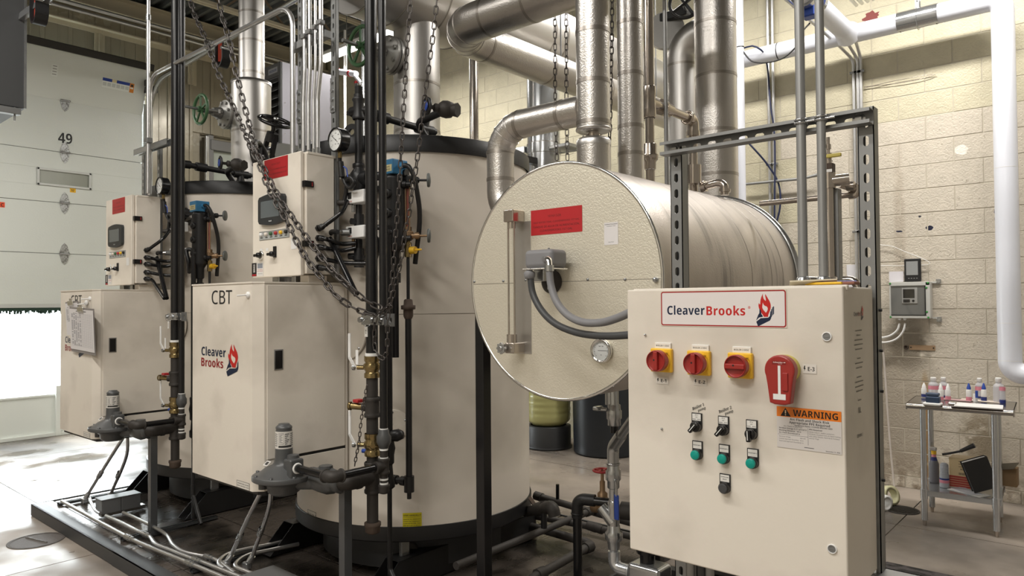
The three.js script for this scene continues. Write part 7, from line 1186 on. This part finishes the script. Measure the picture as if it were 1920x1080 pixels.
{ // junction box and conduits lying on the skid
  const b0 = [-5.585,0.1,-1.912], t = thing('junction_box', 'grey two-part junction box lying on the skid at the left', 'junction box', [-5.6, 0.1, -2.05]);
  part('box', [box(-5.69, -5.57, 0.115, 0.215, -2.06, -1.93, 0.004)], M.boxGrey, t); part('box', [box(-5.69, -5.57, 0.115, 0.215, -2.195, -2.063, 0.004)], M.boxGrey, t);
  part('cover', [box(-5.695, -5.565, 0.213, 0.219, -2.2, -1.925, 0.003)], M.boxGrey, t); part('foot', box(-5.66, -5.6, 0.09, 0.118, -2.24, -1.94), M.galv, t);
  const H = 0.128, run = (label, pts, r, conn = []) => { const u = thing('deck_conduit', label, 'conduit', pts[0]); part('tube', sweep(smooth(pts, 60), r, 12), M.emt, u); for (const [p, q] of conn) { part('connector', [cyl(p, q, r * 1.45, r * 1.45, 10), cyl(mix(p, q, 0.35), mix(p, q, 0.65), r * 1.7, r * 1.7, 6)], M.galv, u); } return u; };
  run('nearest of three conduits running along the skid deck', [[-6.141,0.128,-1.852],[-5.636,0.128,-1.847],[-5.225,0.128,-1.842],[-4.904,0.128,-1.839],[-4.692,0.128,-1.844],[-4.436,0.128,-1.86],[-4.163,0.128,-1.88],[-3.849,0.128,-1.9],[-3.484,0.128,-1.919]], 0.0125, [[[-4.89,0.128,-1.837], [-4.787,0.128,-1.843]], [[-4.134,0.128,-1.882], [-4.05,0.128,-1.887]]]);
  run('middle of three conduits running along the skid deck', [[-5.452,0.135,-1.918],[-5.128,0.135,-1.923],[-4.887,0.135,-1.921],[-4.773,0.128,-1.934],[-4.594,0.128,-1.9],[-4.405,0.128,-1.909],[-4.221,0.128,-1.922],[-4.067,0.128,-1.938],[-3.684,0.128,-1.967],[-3.452,0.128,-1.991]], 0.0125, [[[-4.891,0.128,-1.932], [-4.786,0.128,-1.937]], [[-4.156,0.128,-1.93], [-4.072,0.128,-1.934]]]);
  run('furthest of three conduits curving behind the left stanchion on the skid', [[-5.423,0.14,-2.019],[-5.147,0.14,-2.023],[-4.881,0.14,-2.019],[-4.73,0.125,-2.023],[-4.498,0.125,-1.966],[-4.323,0.125,-1.952],[-4.186,0.125,-1.985],[-4.102,0.125,-2.009],[-3.971,0.125,-2.007],[-3.765,0.125,-1.979]], 0.0115, [[[-4.155,0.125,-1.999], [-4.076,0.125,-2.008]]]);
  const up = (label, a, b, m) => { const u = thing('liquidtight_conduit', label, 'conduit', b); part('tube', sweep(smooth([a, m, b], 24), 0.0115, 12), M.emt, u); const q = mix(m, b, 0.45), w = mix(m, b, 0.58); part('coupling', [cyl(q, w, 0.017, 0.017, 10), cyl(mix(q, w, 0.4), mix(q, w, 0.6), 0.0195, 0.0195, 6)], M.galv, u); part('conduit_body', [cyl(b, add(b, [-0.02, -0.045, 0.02]), 0.017), box(b[0] - 0.055, b[0] + 0.0, b[1] - 0.075, b[1] - 0.035, b[2] - 0.0, b[2] + 0.04, 0.01)], M.galvLight, u); return u; };
  up('near slanting conduit from the left burner cabinet down to the skid', [-5.331,0.68,-1.98], [-6.102,0.16,-2.021], [-5.558,0.543,-2]);
  up('far slanting conduit from the left burner cabinet down to the skid', [-5.565,0.661,-2.1], [-5.949,0.16,-2.126], [-5.627,0.514,-2.12]);
  up('near slanting conduit from the right burner cabinet down to the skid', [-3.474,0.633,-1.98], [-3.963,0.16,-2.064], [-3.642,0.465,-2]);
  up('far slanting conduit from the right burner cabinet down to the skid', [-3.561,0.616,-2.08], [-3.851,0.16,-2.134], [-3.589,0.513,-2.09]);
  run('conduit curving from the right burner cabinet to the junction at the skid edge', [[-4.008,0.13,-2.534],[-4.037,0.13,-2.329],[-4.071,0.13,-2.191],[-4.067,0.13,-2.088],[-3.977,0.13,-1.994],[-3.867,0.13,-1.97]], 0.0115);
  run('second conduit curving behind the slanting pair at the right foot', [[-3.902,0.13,-2.466],[-3.938,0.13,-2.289],[-3.962,0.13,-2.176],[-3.916,0.13,-2.078],[-3.847,0.13,-2.028],[-3.685,0.13,-2.03],[-3.54,0.13,-2.042]], 0.0125);
  run('short bent conduit entering the left junction box', [[-6.067,0.13,-2.017],[-5.876,0.13,-1.968],[-5.655,0.13,-1.922],[-5.559,0.13,-1.917]], 0.0115);
  const g = thing('cover_plate', 'grey sheet metal cover box at the skid edge near the bottom of the picture', 'cover', [-3.562,0.1,-2.086]); part('lid', (() => { const q = box(-0.13, 0.16, 0.2, 0.212, -0.1, 0.1, 0.003); q.translate(-3.369, 0, -1.958); return q; })(), M.boxGrey, g); part('box', (() => { const q = box(-0.12, 0.15, 0.09, 0.2, -0.09, 0.09, 0.003); q.translate(-3.369, 0, -1.958); return q; })(), M.greyPaint, g);
}
// ---------- low piping between the boiler and the panel ----------
{
  const put = (name, label, cat, base, list) => { const t = thing(name, label, cat, base); for (const [n, g, m, l] of list) part(n, g, m, t, l); return t; };
  const c7 = [-2.175, 0.6, -3.0], pr = 0.021;
  put('black_standpipe', 'black standpipe with an elbow on top in front of the softener tanks', 'pipe', [c7[0], 0, c7[2]], [['pipe', [cyl([c7[0], 0.0, -3.0], [c7[0], 0.56, -3.0], pr * 1.1), cyl([c7[0] + 0.03, 0.595, -3.0], [c7[0] + 0.2, 0.595, -3.06], pr)], M.blackGloss], ['elbow', [sweep(fillet([[c7[0], 0.5, -3.0], [c7[0], 0.595, -3.0], [c7[0] + 0.09, 0.595, -3.03]], 0.04), pr * 1.45, 16), ring([c7[0], 0.52, -3.0], [0, 1, 0], pr * 1.35, 0.006)], M.black]]);
  const v = [-2.073, 0.555, -3.08];
  put('gate_valve', 'bronze gate valve with a red handwheel beside the black standpipe', 'valve', v, [['body', [lathe([[0.028, -0.06], [0.034, -0.055], [0.034, -0.03], [0.03, -0.02], [0.04, 0], [0.03, 0.02], [0.034, 0.03], [0.034, 0.055], [0.028, 0.06]], v, [1, 0, -0.3], 8), lathe([[0.034, 0], [0.032, 0.04], [0.026, 0.05], [0.026, 0.07], [0.014, 0.08], [0.014, 0.13], [0.009, 0.135], [0.008, 0.19]], v, [0, 1, 0], 14)], M.bronze], ['handwheel', [ring(add(v, [0, 0.185, 0]), [0, 1, 0], 0.045, 0.006, 28), bar(add(v, [-0.045, 0.185, 0]), add(v, [0.045, 0.185, 0]), 0.008, 0.008), bar(add(v, [0, 0.185, -0.045]), add(v, [0, 0.185, 0.045]), 0.008, 0.008)], M.red, 'red handwheel'], ['outlet_pipe', [cyl(add(v, [0.06, 0, -0.018]), add(v, [0.4, 0, -0.09]), 0.021), cyl(add(v, [0.1, -0.005, -0.02]), add(v, [0.2, -0.005, -0.05]), 0.045)], M.iron]]);
  const g = [-1.772, -2.72], gx = g[0], gz = g[1], Yg = (py) => 1.61;
  const y = [1.185, 1.118, 1.046, 0.956, 0.82, 0.546, 0.422], R = 0.02;
  put('tank_drain_valve', 'galvanised ball valve under the tank drain', 'valve', [gx, y[2], gz - 0.02], [['body', [lathe([[R, 0], [R * 1.5, 0.004], [R * 1.5, 0.03], [R * 1.75, 0.034], [R * 1.8, 0.07], [R * 1.5, 0.074], [R * 1.5, 0.095], [R * 1.1, 0.1], [R * 1.1, 0.2]], [gx - 0.005, y[2], gz - 0.02], [0, 1, 0], 8)], M.galv], ['stub_end', cyl([gx - 0.005, y[2] - 0.03, gz - 0.02], [gx - 0.005, y[2], gz - 0.02], R * 0.9), M.blackGloss], ['lever', [cyl([gx - 0.04, y[1], gz - 0.01], [gx - 0.07, y[1], gz], 0.008), box(gx - 0.09, gx - 0.06, y[1] - 0.005, y[1] + 0.014, gz - 0.02, gz + 0.03, 0.006)], M.galv]]);
  const dtop = [-1.558,1.164,-2.6], wb = [-1.535,0.427,-2.72];
  put('galvanised_riser', 'grey galvanised riser with union and blue ball valve lever left of the panel', 'pipe', [gx, y[6], gz], [
    ['pipe', sweep(fillet([dtop, [gx, y[3], gz], [gx, y[6], gz], [gx + 0.3, y[6] - 0.02, gz]], 0.05), R, 18), M.galv],
    ['elbow', [sweep(fillet([mix([gx, y[3], gz], dtop, 0.32), [gx, y[3], gz], [gx, y[3] - 0.08, gz]], 0.05), R * 1.32, 18), ring([gx, y[3] - 0.075, gz], [0, 1, 0], R * 1.3, 0.006)], M.galv],
    ['ball_valve', [lathe([[R * 1.1, -0.05], [R * 1.4, -0.045], [R * 1.4, -0.015], [R * 1.75, -0.01], [R * 1.75, 0.03], [R * 1.4, 0.035], [R * 1.4, 0.06], [R * 1.1, 0.065]], [gx, y[4], gz], [0, 1, 0], 8), cyl([gx, y[4], gz], [gx + 0.035, y[4] - 0.01, gz + 0.03], 0.009)], M.galv],
    ['valve_lever', [box(gx + 0.026, gx + 0.05, y[4] - 0.175, y[4] - 0.065, gz + 0.03, gz + 0.038, 0.006)], M.blue, 'dark blue lever sleeve'], ['lever_arm', bar([gx + 0.035, y[4] - 0.005, gz + 0.032], [gx + 0.038, y[4] - 0.07, gz + 0.034], 0.02, 0.004), M.galv],
    ['check_valve', [lathe([[R * 1.1, -0.1], [R * 1.35, -0.09], [R * 1.35, 0.0], [R * 1.2, 0.02], [R * 1.35, 0.03], [R * 1.35, 0.06], [R, 0.07]], [gx, y[4] - 0.17, gz], [0, 1, 0], 8), cyl([gx, y[4] - 0.2, gz], [gx - 0.06, y[4] - 0.14, gz + 0.01], 0.03, 0.024)], M.galv],
    ['union', [lathe([[R * 1.1, -0.05], [R * 1.35, -0.04], [R * 1.5, -0.01], [R * 2.0, 0.0], [R * 2.0, 0.03], [R * 1.5, 0.035], [R * 1.4, 0.06], [R, 0.065]], [gx, y[5], gz], [0, 1, 0], 8)], M.galv],
    ['bottom_elbow', [sweep(fillet([[gx, y[6] + 0.07, gz], [gx, y[6], gz], [gx + 0.08, y[6], gz]], 0.05), R * 1.35, 18), ring([gx + 0.08, y[6], gz], [1, 0, 0], R * 1.3, 0.006)], M.galvLight]]);
  put('feed_pump', 'dark feed pump and its fittings tucked under the control panel', 'pump', [gx + 0.35, 0.2, gz - 0.1], [['casing', [box(gx + 0.1, gx + 0.26, y[6] - 0.1, y[6] + 0.06, gz - 0.06, gz + 0.06, 0.02)], M.galv], ['gland', [cyl([gx + 0.17, y[6] + 0.06, gz], [gx + 0.17, y[6] + 0.1, gz], 0.032), cyl([gx + 0.17, y[6] + 0.1, gz], [gx + 0.17, y[6] + 0.19, gz], 0.046, 0.056, 12)], M.blackGloss], ['motor', [cyl([gx + 0.32, y[6] - 0.03, gz - 0.1], [gx + 0.75, y[6] - 0.03, gz - 0.1], 0.11), box(gx + 0.4, gx + 0.65, y[6] + 0.07, y[6] + 0.14, gz - 0.18, gz - 0.02, 0.01)], M.black], ['cap', cyl([gx + 0.24, y[6] - 0.14, gz + 0.06], [gx + 0.24, y[6] - 0.06, gz + 0.06], 0.05), M.blueCable]]);
  [1, 2, 3].forEach((k, i) => { const x = [-0.991, -0.957, -0.932][i]; solo('panel_conduit', cyl([x, 0.1, -1.93], [x, 0.88, -1.93], [0.0145, 0.0125, 0.0125][i]), [M.conduit, M.darkRubber, M.conduit][i], ['first', 'second', 'third'][i] + ' conduit hanging from the panel underside, counted from the left', 'conduit'); });
  // black pipes lying low
  const low = (label, pts, r, fit = []) => { const t = thing('low_pipe', label, 'pipe', pts[0]); part('pipe', pipe(pts, r, r * 2.4, 16), M.blackWeathered, t); for (const [p, d] of fit) part('fitting', [cyl(add(p, d, -0.03), add(p, d, 0.03), r * 1.4, r * 1.4, 8)], M.iron, t); };
  low('long black pipe running level from the boiler foot to the standpipe', [[-2.66, 0.25, -2.6], [-2.68, 0.25, -3.9], [-2.1, 0.25, -4.0]], 0.021, [[[-2.68, 0.25, -3.82], [0, 0, 1]]]);
  low('lower black pipe loop lying on the skid right of the tank leg', [[-1.6, 0.17, -2.86], [-2.38, 0.17, -2.84], [-2.44, 0.17, -3.52], [-3.0, 0.17, -3.55]], 0.025, [[[-2.39, 0.17, -2.96], [0, 0, 1]], [[-2.435, 0.17, -3.46], [0, 0, 1]]]);
  low('black pipe crossing behind the standpipe at knee height', [[-3.169,0.25,-3.9], [-2.86,0.232,-3.9], [-2.347,0.209,-3.9]], 0.023, [[[-3.159,0.248,-3.9], [1, -0.1, 0]]]);
  low('black pipe with a union running right behind the standpipe', [[-3.03,0.215,-3.6], [-2.787,0.227,-3.6], [-2.463,0.242,-3.6], [-2.167,0.24,-3.6]], 0.02, [[[-2.502,0.241,-3.6], [1, -0.1, 0]], [[-2.455,0.24,-3.6], [1, -0.1, 0]]]);
  const bo = [-2.634,0.399,-3.3]; put('boiler_blowoff', 'black blow-off elbow and union at the base of the right boiler', 'fitting', bo, [['fittings', [sweep(fillet([[-2.861,0.309,-3.4], [-2.602,0.413,-3.25], [-2.504,0.451,-3.2], [-2.47,0.412,-3.2]], 0.05), 0.03, 16), cyl([-2.698,0.373,-3.32], [-2.594,0.415,-3.26], 0.043, 0.043, 8), sweep(fillet([[-2.554,0.431,-3.22], [-2.492,0.453,-3.2], [-2.477,0.402,-3.2]], 0.03), 0.036, 14)], M.iron], ['support_leg', cyl([-2.594,0.393,-3.25], [-2.595,0.3,-3.25], 0.018), M.black], ['brown_gusset', [bar([-2.78,0.416,-3.35], [-2.682,0.381,-3.3], 0.03, 0.02)], M.rust]]);
  solo('marker_rod', cyl([-2.993,0.226,-3.9], [-2.992,0.36,-3.9], 0.012), M.blackGloss, 'short black rod standing on the low pipes before the softener tanks', 'rod');
  for (const [i, z] of [-3.15, -3.75].entries()) solo('skid_rail', box(-2.2, -0.9, 0.0, 0.06, z - 0.03, z + 0.03, 0.004), M.skid, ['front dark floor rail under the feed tank', 'rear dark floor rail under the feed tank'][i], 'rail');
}
// ---------- chains ----------
function chain(label, pts, pitch, wire, base) {
  const t = thing('chain', label, 'chain', base), C = new THREE.CatmullRomCurve3(pts.map(v3), false, 'centripetal'), L = C.getLength(), n = Math.floor(L / pitch);
  const h = pitch * 0.62, w = pitch * 0.27, P = []; for (let k = 0; k < 8; k++) { const a = k / 7 * Math.PI; P.push([w * Math.cos(a), h - w + w * Math.sin(a), 0]); } for (let k = 0; k < 8; k++) { const a = Math.PI + k / 7 * Math.PI; P.push([w * Math.cos(a), -(h - w) + w * Math.sin(a), 0]); }
  const geo = sweep(P, wire, 6, true), q0 = new THREE.Quaternion();
  for (let i = 0; i < n; i++) {
    const u = (i + 0.5) / n, p = C.getPointAt(u), d = C.getTangentAt(u), m = shadow(new THREE.Mesh(geo, M.chainMetal));
    m.quaternion.setFromUnitVectors(Y, d).multiply(q0.setFromAxisAngle(Y, 0.5 + (i % 2) * Math.PI / 2 + (rnd() - 0.5) * 0.5));
    m.position.set(p.x - base[0], p.y - base[1], p.z - base[2]); m.name = 'link'; t.add(m);
  }
  return t;
}
{
  const base = [-2.481,1.534,-2.04];
  chain('left strand of the heavy chain sagging across the control box screen', [[-4.365,3.589,-1.99],[-4.293,3.403,-1.99],[-4.135,3.193,-1.99],[-3.971,2.94,-1.99],[-3.833,2.765,-1.99],[-3.714,2.611,-1.99],[-3.545,2.439,-1.96],[-3.463,2.342,-1.96],[-3.378,2.214,-1.96],[-3.291,2.114,-1.96],[-3.216,2.039,-1.96],[-3.153,1.965,-1.96],[-3.082,1.881,-1.96],[-2.981,1.788,-1.96],[-2.893,1.724,-1.96],[-2.778,1.642,-1.96],[-2.714,1.582,-2.02],[-2.626,1.557,-2.05]], 0.044, 0.0048, base);
  chain('right strand of the heavy chain sagging across the control box screen', [[-3.95,3.457,-1.97],[-3.906,3.29,-1.97],[-3.819,3.115,-1.97],[-3.741,2.916,-1.97],[-3.676,2.769,-1.97],[-3.602,2.608,-1.97],[-3.465,2.424,-1.94],[-3.385,2.312,-1.94],[-3.297,2.208,-1.94],[-3.208,2.112,-1.94],[-3.125,2.041,-1.94],[-3.064,1.986,-1.94],[-2.982,1.915,-1.94],[-2.898,1.85,-1.94],[-2.791,1.768,-1.94],[-2.677,1.698,-1.94],[-2.62,1.623,-2],[-2.572,1.586,-2.05]], 0.044, 0.0048, base);
  chain('thin chain hanging on the left in front of the thick flue', [[-2.41,3.037,-2.1],[-2.426,2.873,-2.1],[-2.446,2.709,-2.1],[-2.461,2.543,-2.1],[-2.477,2.376,-2.1],[-2.489,2.257,-2.1],[-2.502,2.113,-2.1],[-2.513,2.017,-2.1],[-2.529,1.897,-2.1],[-2.545,1.776,-2.1],[-2.561,1.666,-2.1],[-2.577,1.581,-2.1],[-2.585,1.532,-2.1],[-2.589,1.434,-2.1],[-2.593,1.384,-2.1],[-2.628,1.356,-2.1],[-2.663,1.395,-2.09],[-2.67,1.481,-2.09],[-2.662,1.541,-2.09],[-2.591,1.586,-2.09],[-2.546,1.595,-2.09]], 0.031, 0.0028, base);
  chain('thin chain hanging on the right in front of the thick flue', [[-2.234,2.984,-2.1],[-2.262,2.806,-2.1],[-2.29,2.673,-2.1],[-2.319,2.539,-2.1],[-2.341,2.425,-2.1],[-2.363,2.311,-2.1],[-2.385,2.207,-2.1],[-2.414,2.092,-2.1],[-2.436,1.998,-2.1],[-2.462,1.916,-2.1],[-2.481,1.833,-2.1],[-2.504,1.762,-2.1],[-2.527,1.702,-2.1],[-2.546,1.649,-2.1],[-2.561,1.61,-2.1],[-2.596,1.568,-2.1],[-2.635,1.546,-2.1]], 0.031, 0.0028, base);
  chain('thin short chain locking the lower white valve lever', [[-2.675,1.232,-2.05],[-2.692,1.174,-2.05],[-2.708,1.111,-2.05],[-2.725,1.035,-2.05],[-2.737,0.959,-2.05],[-2.758,0.894,-2.05],[-2.771,0.847,-2.05]], 0.02, 0.0022, [-2.771,0.847,-2.05]);
  chain('thin chain hanging left of the capped jacketed pipe', [[-2.597,3.496,-3.4],[-2.597,3.139,-3.4],[-2.6,2.849,-3.4],[-2.598,2.655,-3.4],[-2.592,2.461,-3.4]], 0.036, 0.003, [-2.592,2.461,-3.4]);
  chain('thin chain hanging close to the capped jacketed pipe on its left', [[-2.513,3.471,-3.4],[-2.513,3.119,-3.4],[-2.516,2.832,-3.4],[-2.513,2.45,-3.4]], 0.036, 0.003, [-2.513,2.45,-3.4]);
  chain('thin chain hanging just right of the capped jacketed pipe', [[-1.673,2.959,-2.6],[-1.678,2.728,-2.6],[-1.686,2.544,-2.6],[-1.691,2.383,-2.6],[-1.697,2.291,-2.6]], 0.027, 0.0026, [-1.697,2.291,-2.6]);
}

renderer.render(scene, camera);
